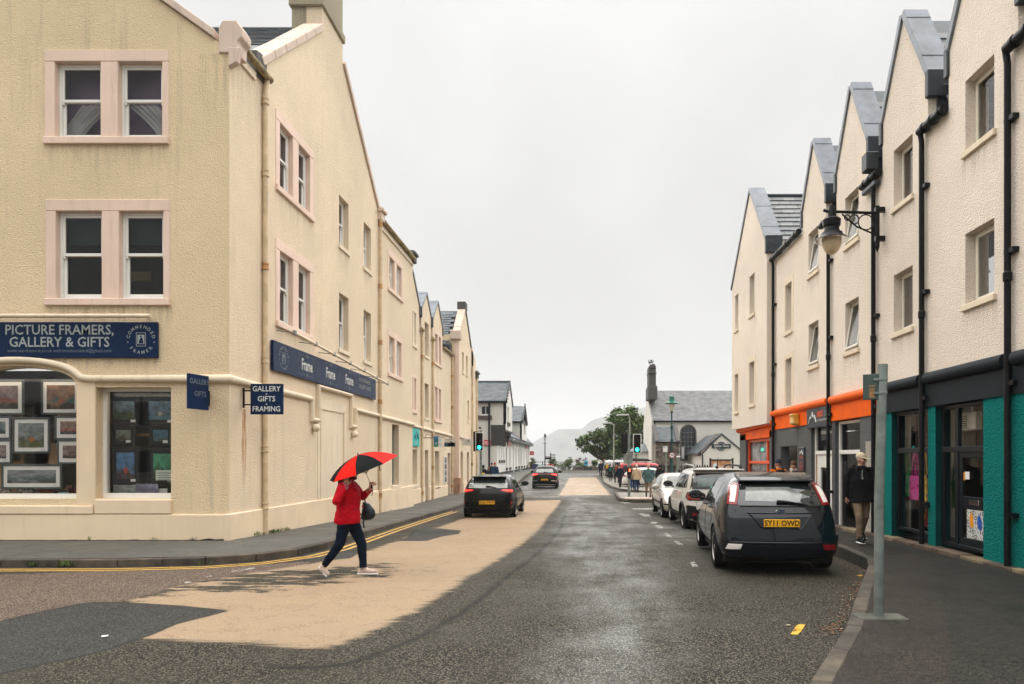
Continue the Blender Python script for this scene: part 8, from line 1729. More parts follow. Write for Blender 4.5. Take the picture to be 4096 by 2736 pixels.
shrub('pale green feathery shrub beside the fingerpost', 1268, 117, 1050, 11, LF2, 1000, .2); shrub('bright green bush between fingerpost and notice boards', 1303, 116, 1051, 11, LF2, 1100, .2); shrub('purple leaved thin shrub left of the blue board', 1326, 116, 1049, 8, LF3, 500, .18); shrub('dark green bush right of the white board', 1364, 115.5, 1054, 9, LF, 1100, .2); shrub('tall purple sprigs above the blue board', 1341, 116.5, 1048, 6, LF3, 300, .16)
shrub('thin green sprigs at the corner of the pub', 1226, 120, 1052, 7, LF2, 300, .18); shrub('low dark planting along the stone wall', 1335, 114.8, 1062, 14, LF, 900, .18); shrub('yellow green bush under the big tree behind the lamp columns', 1468, 78, 1042, 14, LF2, 1100, .16); shrub('low scrub at the foot of the far railing', 1290, 116, 1066, 16, LF2, 700, .18)
x = at(1285, 0, 117).x
# weeds and moss at the wall foot, dead leaves in the right gutter
def tufts(name, pts, col, h, label=None):
    mb = MB()
    for x, y, z, n in pts:
        for i in range(n):
            a = rnd.uniform(0, 6.3); l = h * rnd.uniform(.5, 1.2); b = Vector((x + rnd.gauss(0, .05), y + rnd.gauss(0, .03), z)); d = Vector((math.cos(a), math.sin(a), 1.2)) * l; s_ = Vector((-math.sin(a), math.cos(a), 0)) * .008; mb.add([b - s_, b + s_, b + d * .6 + s_ * .8 + Vector((0, 0, .01)), b + d], [(0, 1, 2, 3)])
    return kind(mb.build(name, M('weed_leaf', (.06, .10, .02), .8, .3), None), 'stuff')
tufts('weeds', [(-7.3, y, pl_z(y) + .03, n) for y, n in ((16.1, 14), (16.6, 30), (16.9, 26), (17.2, 18), (17.5, 16), (15.9, 12), (27.2, 6))] + [(x, 12.05, .02, n) for x, n in ((-9.4, 22), (-8.9, 26), (-8.75, 18), (-6.5, 8))] + [(x, 14.83, .13, 5) for x in (-9.0, -8.2, -10.4)], None, .07)
mb = MB()
for i in range(620):
    s_ = rnd.random(); p, q = (5.0, 13.4), (2.8, 7.25); q_ = rnd.random() ** .8; x, y = p[0] + (q[0] - p[0]) * q_, p[1] + (q[1] - p[1]) * q_
    if y > 12.1: x = 5.0
    elif y > 11.3: x = 4.7 + (y - 11.3) * .375
    else: x = 1.8 + (y - 5.4) * .4915
    x -= abs(rnd.gauss(.05, .12)); w = rnd.uniform(.008, .022); a = rnd.uniform(0, 6.3); c = Vector((x, y, road_z(x, y) + .012)); u = Vector((math.cos(a), math.sin(a), rnd.uniform(-.3, .3))) * w; v = Vector((-math.sin(a), math.cos(a), rnd.uniform(-.3, .3))) * w * .6; mb.add([c - u, c + v, c + u, c - v], [(0, 1, 2, 3)], rnd.randrange(4))
kind(mb.build('fallen_leaves', [M('leaf_brown', (.12, .06, .03), .8, .3), M('leaf_rust', (.20, .08, .03), .8, .3), M('leaf_dark', (.05, .03, .02), .8), M('leaf_pale', (.30, .24, .17), .8)]), 'stuff')
def litter(px, py, s, col, label, nm='litter_scrap'):
    x, y = G(px, py); o = MB(); n = 6
    for i in range(2): o.add([(x + s * math.cos(j) * rnd.uniform(.6, 1.1), y + s * math.sin(j) * rnd.uniform(.6, 1.1), road_z(x, y) + .008 + rnd.uniform(0, s * .35)) for j in range(n)], [tuple(range(n))])
    tag(o.build(nm, col), label, 'litter')
litter(1806, 1435, .035, M('crumpled_paper', (.6, .52, .36), .8), 'crumpled scrap of paper lying beside the worn yellow dash'); litter(239, 1461, .04, M('white_scrap', (.55, .55, .52), .8), 'flat white scrap on the dark patch at lower left'); litter(1912, 1488, .02, M('white_scrap', (.55, .55, .52)), 'tiny white scrap near the right kerb')
g = [(-22 + i * .12, .135 + .03 * abs(mn.noise(Vector((i * .7, 1, 0)))) + (.05 if i > 116 else 0) * rnd.random() - .004 * i / 40) for i in range(122)]
kind(MB().prism(FF, [(-22, -.1), (-7.46, -.1)] + g[::-1], .04, .056).build('damp_gap', M('wet_black_gap', (.012, .011, .010), .9)), 'stuff')
# ================================================================ people
def V3(*a): return Vector(a)
class Body:
    """soft pieces that are fused into one continuous skin; every piece remembers its material"""
    def __init__(s): s.mb = MB(); s.src = []
    def _tag(s, k0, mi):
        s.src += [(s.mb.v[i].copy(), mi) for i in range(k0, len(s.mb.v))]
    def cone(s, a, b, ra, rb, mi, n=12):
        a, b = Vector(a), Vector(b); d = b - a; L = d.length; k0 = len(s.mb.v)
        st = max(2, int(L / .035)); pts = []; rs = []
        dn = d.normalized()
        for q in (-1, -.85, -.5): pts.append(a + dn * ra * q); rs.append(ra * math.sqrt(max(0, 1 - q * q)) + .001)
        for i in range(st + 1): pts.append(a + d * i / st); rs.append(ra + (rb - ra) * i / st)
        for q in (.5, .85, 1): pts.append(b + dn * rb * q); rs.append(rb * math.sqrt(max(0, 1 - q * q)) + .001)
        s.mb.tube(pts, rs, n); s._tag(k0, mi); return s
    def chain(s, pts, rs, mi):
        for (a, ra), (b, rb) in zip(zip(pts, rs), list(zip(pts, rs))[1:]): s.cone(a, b, ra, rb, mi)
        return s
    def ball(s, c, rx, ry, rz, mi):
        k0 = len(s.mb.v); s.mb.ball(c, rx, ry, rz, 16, 12); s._tag(k0, mi); return s
    def rings(s, L, mi, n=36):
        k0 = len(s.mb.v); R_ = []
        for (a, b) in zip(L, L[1:]):
            m = max(1, int((Vector(b[:3]) - Vector(a[:3])).length / .022)); R_ += [tuple(x + (y - x) * i / m for x, y in zip(a, b)) for i in range(m)]
        R_.append(L[-1]); vs = [V3(c[0] + c[3] * math.cos(2 * math.pi * j / n), c[1] + c[4] * math.sin(2 * math.pi * j / n), c[2]) for c in R_ for j in range(n)]
        fs = [(i * n + j, i * n + (j + 1) % n, (i + 1) * n + (j + 1) % n, (i + 1) * n + j) for i in range(len(R_) - 1) for j in range(n)] + [tuple(range(n - 1, -1, -1)), tuple((len(R_) - 1) * n + j for j in range(n))]
        s.mb.add(vs, fs); s._tag(k0, mi); return s
    def hand(s, w, d, nrm, mi, curl=.5, sc=1., thumb=1):
        """palm, four unequal bent fingers and a thumb leaving the side of the palm"""
        d = Vector(d).normalized(); nrm = (Vector(nrm) - d * d.dot(Vector(nrm))).normalized(); sd = d.cross(nrm)
        for o in (-.026, -.009, .009, .026): s.cone(w + sd * o * .6 * sc, w + (d * .085 + sd * o) * sc, .016 * sc, .014 * sc, mi, 8)
        for o, L in ((-.030, .060), (-.011, .076), (.010, .080), (.029, .070)):
            b = w + (d * .088 + sd * o) * sc; a1 = curl * .9; p1 = b + (d * math.cos(a1) + nrm * math.sin(a1)) * L * .5 * sc; a2 = curl * 2.1; p2 = p1 + (d * math.cos(a2) + nrm * math.sin(a2)) * L * .33 * sc; a3 = curl * 2.8; p3 = p2 + (d * math.cos(a3) + nrm * math.sin(a3)) * L * .25 * sc
            s.cone(b, p1, .0105 * sc, .0098 * sc, mi, 8); s.cone(p1, p2, .0098 * sc, .009 * sc, mi, 8); s.cone(p2, p3, .009 * sc, .0078 * sc, mi, 8)
        b = w + (d * .025 + sd * .03 * thumb) * sc; p1 = b + (d * .03 + sd * .03 * thumb + nrm * .012) * sc; p2 = p1 + (d * .03 + sd * .006 * thumb + nrm * .022 * (1 + curl)) * sc
        s.cone(b, p1, .014 * sc, .0115 * sc, mi, 8); s.cone(p1, p2, .0115 * sc, .009 * sc, mi, 8)
    def skin(s, mats, root, vox, name='body', it=3):
        me0 = s.mb.mesh('figure', mats); ob = bpy.data.objects.new('figure', me0); COL.objects.link(ob)
        m = ob.modifiers.new('r', 'REMESH'); m.mode = 'VOXEL'; m.voxel_size = vox
        q = ob.modifiers.new('s', 'SMOOTH'); q.factor = .5; q.iterations = it
        me = evaluated(ob); bpy.data.objects.remove(ob)
        if vox < .018:                                     # cloth folds
            ns = [v.normal.copy() for v in me.vertices]
            for v, n_ in zip(me.vertices, ns):
                c = v.co
                if c.z < 1.40: v.co = c + n_ * (.007 * mn.noise(Vector((c.x * 9, c.y * 9, c.z * 15))) + .004 * (1 - abs(mn.noise(Vector((c.x * 16 + c.z * 9, c.y * 16, c.z * 24))))) - .003)
        kd = KDTree(len(s.src))
        for i, (p, _) in enumerate(s.src): kd.insert(p, i)
        kd.balance(); me.materials.clear()
        for x in mats: me.materials.append(x)
        me.polygons.foreach_set('material_index', [s.src[kd.find(p.center)[1]][1] for p in me.polygons]); me.polygons.foreach_set('use_smooth', [True] * len(me.polygons))
        return put(name, me, root)
def head(B, c, yaw, sk, pitch=0., sc=1., face=True):
    """skull, jaw, brow, nose, lips, ears; c = centre of the skull"""
    rot = Matrix.Rotation(yaw, 3, 'Z') @ Matrix.Rotation(pitch, 3, 'X'); f = lambda x, y, z: Vector(c) + rot @ V3(x, y, z) * sc
    B.ball(f(0, -.012, .012), .077 * sc, .092 * sc, .105 * sc, sk); B.ball(f(0, .03, -.055), .056 * sc, .058 * sc, .062 * sc, sk); B.cone(f(-.035, .05, -.03), f(.035, .05, -.03), .04 * sc, .04 * sc, sk)
    B.cone(f(0, .083, .01), f(0, .104, -.028), .010 * sc, .016 * sc, sk); B.cone(f(-.03, .078, .022), f(.03, .078, .022), .012 * sc, .012 * sc, sk); B.cone(f(-.018, .083, -.062), f(.018, .083, -.062), .011 * sc, .011 * sc, sk); B.ball(f(0, .068, -.095), .026 * sc, .022 * sc, .02 * sc, sk)
    for s_ in (-1, 1): B.ball(f(s_ * .078, -.005, -.012), .012 * sc, .022 * sc, .032 * sc, sk)
    return f, rot
def head_bits(root, f, rot, hair, style, sc=1., eyes=True):
    if eyes:
        for s_ in (-1, 1):
            e = MB().ball(f(s_ * .031, .076, .004), .011 * sc, .009 * sc, .008 * sc, 10, 7).build('eye', M('eye_dark', (.05, .04, .035), .2), root, smooth=60, local=True)
    if hair is None: return
    mb = MB(); n, m = 18, 10; vs = []
    for i in range(m + 1):
        th = math.pi * i / m
        for j in range(n):
            ph = 2 * math.pi * j / n; x, y, z = math.sin(th) * math.cos(ph), math.sin(th) * math.sin(ph), math.cos(th); front = max(0, y)
            lim = {'short': -.25 + 1.05 * front, 'bald': -.1 + .0, 'long': -1.6 + 2.3 * front, 'bun': -.35 + 1.1 * front, 'hood': -1.2 + 1.6 * front ** 2, 'beanie': .0 + .28 * front}[style]
            r_ = {'short': 1.10, 'bald': 1.05, 'long': 1.14, 'bun': 1.10, 'hood': 1.34, 'beanie': 1.17}[style]; zz = max(z, lim)
            if style == 'bald' and z > .35: r_ = .96
            k = r_ + .03 * mn.noise(Vector((x * 4, y * 4, z * 4)))
            sh = math.sqrt(max(.02, 1 - min(1, zz * zz))) if zz > z else math.sin(th)
            q = (.97 if zz > z else 1.)
            vs.append(f(math.cos(ph) * (math.sin(th) if zz == z else max(.0, math.sin(th)) * .0 + sh * q) * .079 * k, -.012 + math.sin(ph) * (math.sin(th) if zz == z else sh * q) * .096 * k, .014 + zz * .108 * k))
    mb.add(vs, [(i * n + j, i * n + (j + 1) % n, (i + 1) * n + (j + 1) % n, (i + 1) * n + j) for i in range(m) for j in range(n)])
    if style == 'bun': mb.ball(f(0, -.115, .05), .045 * sc, .04 * sc, .045 * sc)
    if style == 'long': mb.tube([f(0, -.09, .03), f(0, -.115, -.1), f(0, -.12, -.24), f(.01, -.11, -.32)], [.075, .085, .07, .02], 12)
    mb.build('hood' if style == 'hood' else 'beanie' if style == 'beanie' else 'hair', hair, root, smooth=60, local=True)
CLOTH = {}
def cloth(name, col, rough=.85): return M(name, col, rough, .22, 6., .45, 42., spec=.06, dist=.008)
TROU = cloth('dark_trousers', (.012, .014, .018)); JEAN = cloth('blue_jeans', (.02, .045, .09)); KHAK = cloth('khaki_trousers', (.20, .14, .095)); SHOE = cloth('dark_shoes', (.02, .018, .016), .6)
def figure(label, x, Y, z, face, h, top, legs=TROU, shoes=SHOE, hair=(.1, .07, .05), style='short', stride=.8, lead=1, vox=.02, name='person', sleeve=.058, hem=.80, skin=None, pack=None, packlabel='', yaw=0., pitch=0., arms='swing', lean=0., fat=1., hat=None, eyes=False):
    """one walking or standing person; +y is forward"""
    t = thing('person', label, 'person', (x, Y, z), R(face), None, h / 1.72); B = Body(); sk = 2; s_ = stride
    fwd = (lead * .095, .02 * s_, .86), (lead * .10, .20 * s_ + .03, .49), (lead * .10, .24 * s_, .10), (lead * .105, .24 * s_ + .17, .045)
    bck = (-lead * .095, -.02 * s_, .86), (-lead * .095, -.04 * s_ + .02, .49), (-lead * .095, -.33 * s_, .10 + .12 * s_), (-lead * .095, -.33 * s_ + .15, .04 + .02 * s_)
    for L in (fwd, bck):
        B.chain(L[:3], [.088 * fat, .068, .054], 1); B.cone(L[2], L[3], .046, .036, 3); B.cone(V3(*L[2]) + V3(0, -.04, -.035), V3(*L[3]), .042, .034, 3)
    B.rings([(0, 0, .84, .165 * fat, .115 * fat), (0, 0, .98, .165 * fat, .115 * fat)], 1)
    ly = lean
    B.rings([(0, .01, hem, .20 * fat, .162 * fat), (0, .0, .98, .185 * fat, .135 * fat), (0, .01 + ly * .5, 1.2, .20 * fat, .135 * fat), (0, ly, 1.36, .205, .115), (0, ly, 1.43, .155, .09), (0, ly, 1.48, .075, .07)], 0)
    for q in (-1, 1):
        sh = V3(q * .185, ly, 1.39)
        if arms == 'pockets': el, wr = V3(q * .30, -.06 + ly, 1.13), V3(q * .21, .09, .93)
        elif arms == 'fold': el, wr = V3(q * .27, .02 + ly, 1.12), V3(q * .06, .20 + ly, 1.14)
        else:
            a = -q * lead * .16 * s_; el, wr = V3(q * .25, a * .6 + ly - .02, 1.13), V3(q * .255, a * 1.4 + ly + .04, .88)
        B.chain([sh, el, wr], [sleeve * 1.15, sleeve, sleeve * .82], 0)
        if arms != 'pockets': B.hand(wr, (wr - el), (-q, .2, 0), sk, .55, 1., 1 if q > 0 else -1)
    B.cone((0, ly, 1.44), (0, ly + .015, 1.55), .056, .052, sk); f, rot = head(B, (0, ly + .02, 1.615), R(yaw), sk, R(pitch))
    o = B.skin([top, legs, skin or SKIN, shoes], t, vox)
    hm = hair if not isinstance(hair, tuple) else M('hair_%d%d%d' % tuple(int(v * 99) for v in hair), hair, .7, .25, 30., .4, 90.)
    head_bits(t, f, rot, hm, style, 1., eyes)
    if hat: hat(t, f)
    if pack:
        p = thing('backpack', packlabel, 'backpack', (x, Y, z), R(face), None, h / 1.72); mb = MB(); mb.prism(Fr((0, 0, 0), (1, 0, 0), (0, 0, 1), (0, -1, 0)), [(-.14, 1.0), (.14, 1.0), (.155, 1.1), (.15, 1.34), (.10, 1.44), (-.10, 1.44), (-.15, 1.34), (-.155, 1.1)], .10 - ly, .27 - ly); mb.build('pack_body', pack, p, bevel=.04, local=True)
        MB().box(-.11, .11, -.31 + ly, -.27 + ly, 1.03, 1.22).build('front_pocket', pack, p, bevel=.02, local=True)
        for q in (-1, 1): MB().tube([(q * .10, -.13 + ly, 1.40), (q * .115, -.05 + ly, 1.47), (q * .115, .10 + ly, 1.38), (q * .13, .13 + ly, 1.2), (q * .14, -.08 + ly, 1.02)], .018, 6).build('strap', pack, p, local=True)
    return t, f
def gpos(px, Y): return at(px, 0, Y).x
NAVC = cloth('navy_coat', (.008, .014, .028)); BLKC = cloth('black_coat', (.010, .010, .011)); BEIC = cloth('beige_jacket', (.42, .31, .20)); TEAC = cloth('teal_jacket', (.055, .105, .105)); GRYC = cloth('grey_coat', (.09, .09, .095)); BLUC = cloth('blue_coat', (.012, .04, .075)); PALC = cloth('pale_coat', (.35, .3, .25))
GREY_H, BRN_H, DRK_H = (.42, .38, .33), (.10, .05, .03), (.02, .016, .014)
def pz(Y): return pr_z(Y)
figure('white haired man walking away in a beige jacket and blue jeans', gpos(1459, 43.6), 43.6, pz(43.6), 4, 1.74, BEIC, JEAN, hair=GREY_H, stride=.6, arms='swing', fat=1.08, vox=.017)
figure('grey haired man walking towards us in a teal jacket and khaki trousers, head bowed', gpos(1486, 37.9), 37.9, pz(37.9), 178, 1.80, TEAC, cloth('worn_khaki', (.17, .13, .095)), hair=(.34, .24, .16), style='bald', stride=.7, lead=-1, arms='pockets', pitch=-24, fat=1.08, vox=.015, eyes=True)
figure('person in a dark hooded coat facing us beside the silver car', gpos(1512, 45), 45, pz(45), 172, 1.70, BLKC, TROU, hair=BLKC, style='hood', stride=.3, vox=.02)
figure('short person in a navy coat walking away alone near the kerb', gpos(1421, 51.5), 51.5, pz(51.5), 10, 1.70, NAVC, TROU, hair=BRN_H, style='short', stride=.9, hem=.74, fat=1.1)
figure('walker in dark blue with a red brown backpack', gpos(1413, 61), 61, pz(61), 5, 1.76, cloth('green_blue_coat', (.015, .05, .055)), TROU, hair=DRK_H, stride=.7, pack=cloth('red_brown_pack', (.20, .045, .025)), packlabel='red brown backpack worn by a walker near the lamp columns', lead=-1)
figure('walker in black with a dark teal backpack and bare head', gpos(1398.5, 65), 65, pz(65), 0, 1.62, BLKC, TROU, hair=DRK_H, stride=1.0, pack=cloth('teal_pack', (.01, .07, .065)), packlabel='dark teal backpack worn by a walker in black')
figure('person in dark clothes half hidden behind the signal pole', gpos(1440, 56), 56, pz(56), 8, 1.70, cloth('dark_grey_coat', (.03, .03, .035)), cloth('red_trousers', (.18, .03, .02)), hair=GREY_H, stride=.9)
figure('person in blue jeans just in front of the beige jacket man', gpos(1450, 47), 47, pz(47), 4, 1.64, BLUC, JEAN, hair=BRN_H, stride=.6)
figure('person in a long navy coat at the left edge of the walking group', gpos(1377, 76), 76, pz(76), 0, 1.72, NAVC, TROU, hair=(.38, .2, .14), style='bald', stride=.6, hem=.70, fat=1.15)
figure('walker with a mustard yellow backpack amid the far group', gpos(1391, 73), 73, pz(73), 4, 1.66, NAVC, TROU, hair=GREY_H, stride=.7, pack=cloth('mustard_pack', (.50, .28, .02)), packlabel='mustard yellow backpack in the far walking group')
figure('man in grey with a pale cap at the back of the far group', gpos(1386, 81), 81, pz(81), 0, 1.78, GRYC, TROU, hair=M('pale_cap', (.45, .4, .33), .8), style='beanie', stride=.6)
figure('tall man in a dark coat towering at the back of the far group', gpos(1397, 82), 82, pz(82), 6, 1.86, BLKC, TROU, hair=(.35, .3, .25), style='bald', stride=.5)
figure('walker in a dark jacket in the middle of the far group', gpos(1381, 79), 79, pz(79), 0, 1.70, BLUC, KHAK, hair=BRN_H, stride=.8)
figure('small person in a pale coat by the lamp column', gpos(1405.5, 70), 70, pz(70), 0, 1.5, PALC, TROU, hair=BRN_H, style='long', stride=.4)
# left pavement, behind the black hatchback
def hatm(n, c): return M(n, c, .9, .2, 30., .5, 80.)
figure('person in a red woollen hat and blue jacket on the left pavement', gpos(1134, 53.5), 53.5, pl_z(53.5), 0, 1.84, BLUC, TROU, hair=hatm('red_wool', (.35, .015, .015)), style='beanie', stride=.5, fat=1.1)
figure('person in a dark woollen hat behind the red hatted walker', gpos(1127, 55.5), 55.5, pl_z(55.5), 0, 1.82, NAVC, TROU, hair=hatm('dark_wool', (.02, .02, .022)), style='beanie', stride=.5)
figure('long brown haired girl in dark clothes on the left pavement', gpos(1120, 53), 53, pl_z(53), -6, 1.55, NAVC, TROU, hair=(.13, .06, .03), style='long', stride=.4)
figure('hooded person in black beside the left signal pole', gpos(1107.5, 52), 52, pl_z(52), -10, 1.66, BLKC, TROU, hair=BLKC, style='hood', stride=.4, fat=1.1)
# pair by the passage
figure('person in an orange jacket and navy woollen hat seen from behind', 6.08, 21.2, pr_z(21.2), 8, 1.82, cloth('orange_jacket', (.68, .16, .008)), TROU, hair=hatm('navy_wool', (.012, .022, .05)), style='beanie', stride=.3, pack=cloth('black_pack', (.010, .010, .011)), packlabel='black backpack worn over the orange jacket', vox=.016)
tw, fw = figure('woman with tied back brown hair and a patterned scarf by the passage', gpos(1819, 20.5), 20.5, pr_z(20.5), 150, 1.76, cloth('dark_knit', (.10, .07, .06)), TROU, hair=BRN_H, style='bun', stride=.2, yaw=-20, pitch=-14, eyes=True, vox=.014)
sc = MB(); sc.rings = None
pts = [V3(.075 * math.cos(R(a)), .02 + .085 * math.sin(R(a)), 1.475 + .02 * math.sin(R(a * 2))) for a in range(0, 361, 30)]; MB().tube(pts, .035, 8, cap=False).build('scarf', bagprint('check_scarf', (.5, .42, .36), (.2, .05, .04)), tw, smooth=60, local=True)
MB().tube([(.03, .11, 1.47), (.035, .165, 1.32), (.03, .17, 1.12)], [.035, .045, .04], 8).build('scarf_tail', bagprint('check_scarf2', (.5, .42, .36), (.2, .05, .04)), tw, smooth=60, local=True)
# man in a cap
def peaked(t, f):
    m = M('stone_cotton_cap', (.50, .41, .28), .85, .12, 12., .3, 60.); mb = MB(); n, k = 20, 7
    vs = [f(math.cos(2 * math.pi * j / n) * .088 * math.cos(a), -.012 + math.sin(2 * math.pi * j / n) * .104 * math.cos(a), .038 + .092 * math.sin(a)) for a in [math.pi / 2 * i / k for i in range(k + 1)] for j in range(n)]
    mb.add(vs, [(i * n + j, i * n + (j + 1) % n, (i + 1) * n + (j + 1) % n, (i + 1) * n + j) for i in range(k) for j in range(n)]); mb.build('cap', m, t, smooth=60, local=True)
    mb = MB(); o = []
    for i in range(13): a = R(20 + 140 * i / 12); o += [f(.088 * math.cos(a), -.012 + .104 * math.sin(a), .045), f(.092 * math.cos(a), -.005 + .104 * math.sin(a) + .085 * math.sin(R(180 * i / 12)), .030), f(.088 * math.cos(a), -.012 + .104 * math.sin(a), .036)]
    mb.add(o, [q for i in range(12) for q in ((3 * i, 3 * i + 1, 3 * i + 4, 3 * i + 3), (3 * i + 1, 3 * i + 2, 3 * i + 5, 3 * i + 4))]); mb.build('cap_brim', m, t, smooth=60, local=True)
mz = pr_z(14.1) + .04
tm, fm = figure('man in a beige peaked cap, black jacket and khaki trousers walking towards us', at(1973, 0, 14.05).x, 14.05, mz, 182, 1.78, cloth('black_jacket', (.009, .0095, .011)), KHAK, cloth('black_trainers', (.012, .012, .013), .5), hair=(.30, .28, .26), style='bald', stride=.62, lead=1, vox=.009, sleeve=.066, hem=.78, yaw=38, pitch=-10, fat=1.16, hat=peaked, eyes=True)
mb = MB()
for q, L in ((1, .24 * .62 + .17), (-1, -.33 * .62 + .15)): mb.box(q * .105 - .045, q * .105 + .045, L - .22, L + .03, .004 + (.05 if q < 0 else 0), .022 + (.05 if q < 0 else 0))
mb.build('shoe_soles', WHITE, tm, bevel=.01, local=True)
mb = MB(); mb.tube([(.03, .135, 1.40), (.045, .155, 1.27)], .004, 5); mb.lathe([(.018, 0), (.022, .003)], (.045, .16, 1.245), 10, 'Y'); mb.build('hung_glasses', CHROME, tm, local=True)
mb = MB(); mb.tube([(-.10, .03, 1.37), (-.085, .085, 1.43), (0, -.085, 1.48), (.085, .085, 1.43), (.10, .03, 1.37)], .035, 8); mb.build('collar', cloth('black_jacket', (.009, .0095, .011)), tm, smooth=60, local=True)

# ---------------------------------------------------------------- woman in red with the umbrella
REDJ = M('red_quilted_cloth', (.42, .004, .013), .65, .18, 8., spec=.06)
t_ = REDJ.node_tree; b_ = t_.nodes['Principled BSDF']; wv = nd(t_, 'ShaderNodeTexVoronoi'); wv.inputs['Scale'].default_value = 17; t_.links.new(coord(t_, kind='Object'), wv.inputs['Vector']); _n = noise_(t_, coord(t_, kind='Object'), 9, 4); bump_(t_, b_, math2(t_, 'ADD', wv.outputs['Distance'], math2(t_, 'MULTIPLY', _n, 1.6)), .55, .02)
DEN = cloth('dark_denim', (.006, .011, .022)); wx, wy = at(800.5, 0, 11.2).x, 11.2; wz = road_z(wx, wy); WS = 1.03
wom = thing('person', 'woman in a red quilted jacket and dark jeans crossing the road', 'person', (wx, wy, wz), R(-90), None, WS); B = Body()
B.rings([(0, -.03, .815, .205, .195), (0, -.03, .86, .212, .20), (0, -.02, 1.02, .20, .172), (0, -.01, 1.18, .205, .178), (0, -.01, 1.32, .205, .172), (0, -.02, 1.42, .185, .125), (0, -.02, 1.475, .12, .085), (0, .0, 1.51, .07, .07)], 0)
B.rings([(0, -.02, .74, .14, .12), (0, -.02, .92, .165, .145)], 1)
# right leg trails (near side), left leg leads
B.chain([(.085, -.05, .80), (.09, -.12, .50), (.09, -.335, .20)], [.105, .076, .056], 1); B.chain([(-.085, .03, .80), (-.085, .165, .49), (-.085, .19, .12)], [.105, .076, .056], 1)
B.chain([(.09, -.385, .16), (.09, -.375, .10), (.09, -.31, .035)], [.045, .050, .036], 3); B.chain([(.09, -.40, .13), (.09, -.34, .05)], [.04, .03], 3)
B.chain([(-.085, .155, .075), (-.085, .20, .075), (-.085, .29, .055), (-.085, .385, .04)], [.046, .050, .042, .034], 3); B.cone((-.085, .15, .045), (-.085, .38, .035), .042, .033, 3)
B.chain([(.185, -.045, 1.40), (.285, -.10, 1.17), (.215, .015, 1.385)], [.072, .066, .050], 0); B.cone((.215, .015, 1.375), (.212, .022, 1.405), .036, .034, 4)
B.hand(V3(.212, .022, 1.405), (-.12, .0, .98), (-.75, -.25, 0), 2, .62, 1.05, -1)
B.chain([(-.185, -.0, 1.40), (-.265, .13, 1.21), (-.20, .25, 1.315)], [.070, .062, .047], 0); B.cone((-.20, .245, 1.312), (-.192, .262, 1.335), .034, .031, 2)
hw = V3(-.190, .262, 1.34); B.hand(hw, (.10, .25, .9), (.2, .9, -.35), 2, .85, 1.05, 1)
B.cone((0, 0, 1.47), (0, .02, 1.58), .055, .052, 2); f, rot = head(B, (.0, .04, 1.63), R(6), 2, R(-6))
B.skin([REDJ, DEN, SKIN, M('pink_white_trainers', (.55, .41, .34), .6, .2, 14.), M('patterned_cuff', (.30, .20, .24), .8, .6, 40.)], wom, .0075, it=2); head_bits(wom, f, rot, M('dark_brown_hair', (.025, .014, .010), .6, .3, 20., .4, 80.), 'long', 1., True)
mb = MB(); mb.hexa([(-.13, .10, 0), (-.04, .10, 0), (-.045, .425, .002), (-.125, .425, .002), (-.128, .105, .028), (-.042, .105, .028), (-.05, .415, .024), (-.12, .415, .024)]); mb.build('trainer_sole', WHITE, wom, bevel=.008, local=True)
mb = MB(); mb.hexa([(.05, -.425, .16), (.13, -.425, .16), (.13, -.29, -.004), (.05, -.29, -.004), (.05, -.445, .145), (.13, -.445, .145), (.13, -.33, -.004), (.05, -.33, -.004)]); mb.build('trainer_sole', WHITE, wom, bevel=.008, local=True)
for i in range(3): MB().lathe([(.013, 0), (.014, .006), (.006, .008)], (.055, .163 - .001 * i, 1.25 - i * .105), 10, 'Y').build('button', M('dark_red_button', (.06, .015, .02), .3), wom, local=True)
MB().hexa([(.19, -.06, .955), (.175, .09, .985), (.19, .09, .985), (.21, -.06, .955), (.19, -.06, 1.02), (.175, .09, 1.045), (.19, .09, 1.045), (.21, -.06, 1.02)]).build('pocket_flap', REDJ, wom, bevel=.006, local=True)
MB().tube([V3(.07 * math.cos(R(a)), .01 + .08 * math.sin(R(a)), 1.50 + .015 * math.sin(R(a))) for a in range(-40, 221, 20)], .028, 8).build('jacket_collar', M('dark_red_cord', (.16, .006, .012), .9), wom, smooth=60, local=True)
def U2(x, y, Y): return at(727.7 + .201 * x, 1019.9 + .201 * y, Y)
um = thing('umbrella', 'red and black panelled umbrella held tilted over the woman in red', 'umbrella', U2(585, 500, 11.2)); ax = Vector((-.335, -.20, .92)).normalized(); C0 = U2(528, 262, 11.38); ex = (Vector((1, 0, 0)) - ax * ax.x).normalized(); ey = ax.cross(ex)
REDU = M('red_umbrella_cloth', (.62, .009, .004), .6, .06, 4., .15, 18., spec=.06, dist=.01); BLKU = M('black_umbrella_cloth', (.006, .007, .008), .7, .1, 4., spec=.06)
Rr_, H_ = .585, .235; a00 = R(-84)
def cp(a, r, sag=0): return C0 + (ex * math.cos(a) + ey * math.sin(a)) * r * Rr_ + ax * (H_ * (1 - .30 * r - .70 * r ** 2.6) - sag)
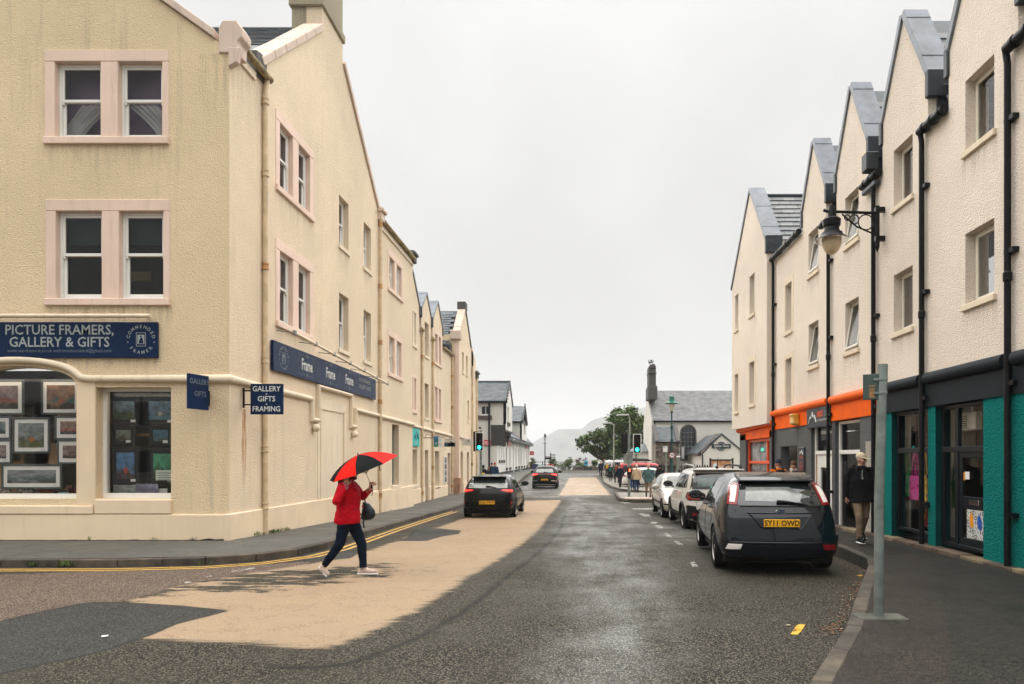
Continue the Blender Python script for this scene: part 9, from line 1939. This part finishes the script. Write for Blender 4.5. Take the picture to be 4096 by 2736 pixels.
for i in range(8):
    a0, a1 = a00 + math.pi / 4 * i, a00 + math.pi / 4 * (i + 1); nr, na = 8, 6; vs = []
    for j in range(nr + 1):
        r = j / nr
        for k in range(na + 1):
            q = k / na; w = 1 - (2 * q - 1) ** 2; a = a0 + (a1 - a0) * q; vs.append(cp(a, r * (1 - .075 * w * r), .035 * w * r))
    n = (nr + 1) * (na + 1); vs2 = [p - ax * .003 for p in vs]; fs = [(j * (na + 1) + k, j * (na + 1) + k + 1, (j + 1) * (na + 1) + k + 1, (j + 1) * (na + 1) + k) for j in range(nr) for k in range(na)]
    MB().add(vs, fs).add(vs2, [f_[::-1] for f_ in fs]).build('panel', REDU if i % 2 else BLKU, um, smooth=40)
    MB().tube([cp(a0, r, .006) for r in (.02, .3, .62, .85, 1.0)], .0045, 5).build('rib', GALV, um); MB().tube([cp(a0, .62, .012), C0 - ax * .10], .0035, 5).build('stretcher', GALV, um)
G0 = U2(588, 520, 11.05)
hand_w = Matrix.Translation((wx, wy, wz)) @ Matrix.Rotation(R(-90), 4, 'Z') @ Matrix.Scale(WS, 4) @ V3(-.178, .285, 1.40)
d_ = (C0 + ax * H_ - hand_w).normalized()
MB().tube([hand_w, C0 + ax * H_], .0055, 8).build('shaft', M('brass_shaft', (.35, .28, .2), .3, metal=.8), um, smooth=60); MB().tube([hand_w - d_ * .055, hand_w + d_ * .05], [.016, .013], 10).build('handle', BLKPL, um, smooth=50); MB().tube([C0 + ax * H_, C0 + ax * (H_ + .035)], [.012, .004], 8).build('ferrule', BLKPL, um)
MB().tube([hand_w - d_ * .055, hand_w - d_ * .06 + Vector((.005, 0, -.06)), hand_w + Vector((.012, 0, -.18))], .006, 5).build('wrist_strap', BLKPL, um); p_ = cp(a00 + R(48), .80, .03); MB().tube([p_, p_ + Vector((.0, -.01, -.09)), p_ + Vector((.02, -.01, -.16))], .008, 5).build('closing_tab', BLKPL, um)
hb_ = thing('handbag', 'dark leather shoulder bag on the far side of the woman in red', 'bag', (wx, wy, wz), R(-90), None, WS); LE = M('blue_black_leather', (.012, .022, .028), .35, .2, 8., .4, 30., dist=.01)
mb = MB(); k = []
L = [(-.27, .145, 1.13, .03, .02), (-.27, .18, 1.10, .055, .055), (-.27, .215, 1.0, .075, .10), (-.27, .22, .92, .075, .115), (-.27, .20, .86, .065, .10), (-.27, .195, .84, .03, .05)]
B2 = Body(); B2.rings(L, 0); B2.skin([LE], hb_, .012, 'bag_body', 2)
MB().tube([(-.27, .17, 1.12), (-.29, .13, 1.24), (-.24, -.02, 1.47), (-.17, -.09, 1.42), (-.25, -.10, 1.15), (-.27, .12, .9)], .012, 6).build('shoulder_strap', LE, hb_, smooth=60, local=True); MB().tube([(-.22, .17, .88), (-.20, .155, .8), (-.20, .17, .72)], .013, 6).build('hanging_strap', LE, hb_, local=True)
MB().lathe([(.018, 0), (.018, .01)], (-.20, .15, 1.06), 10, 'X').build('buckle', CHROME, hb_, local=True)
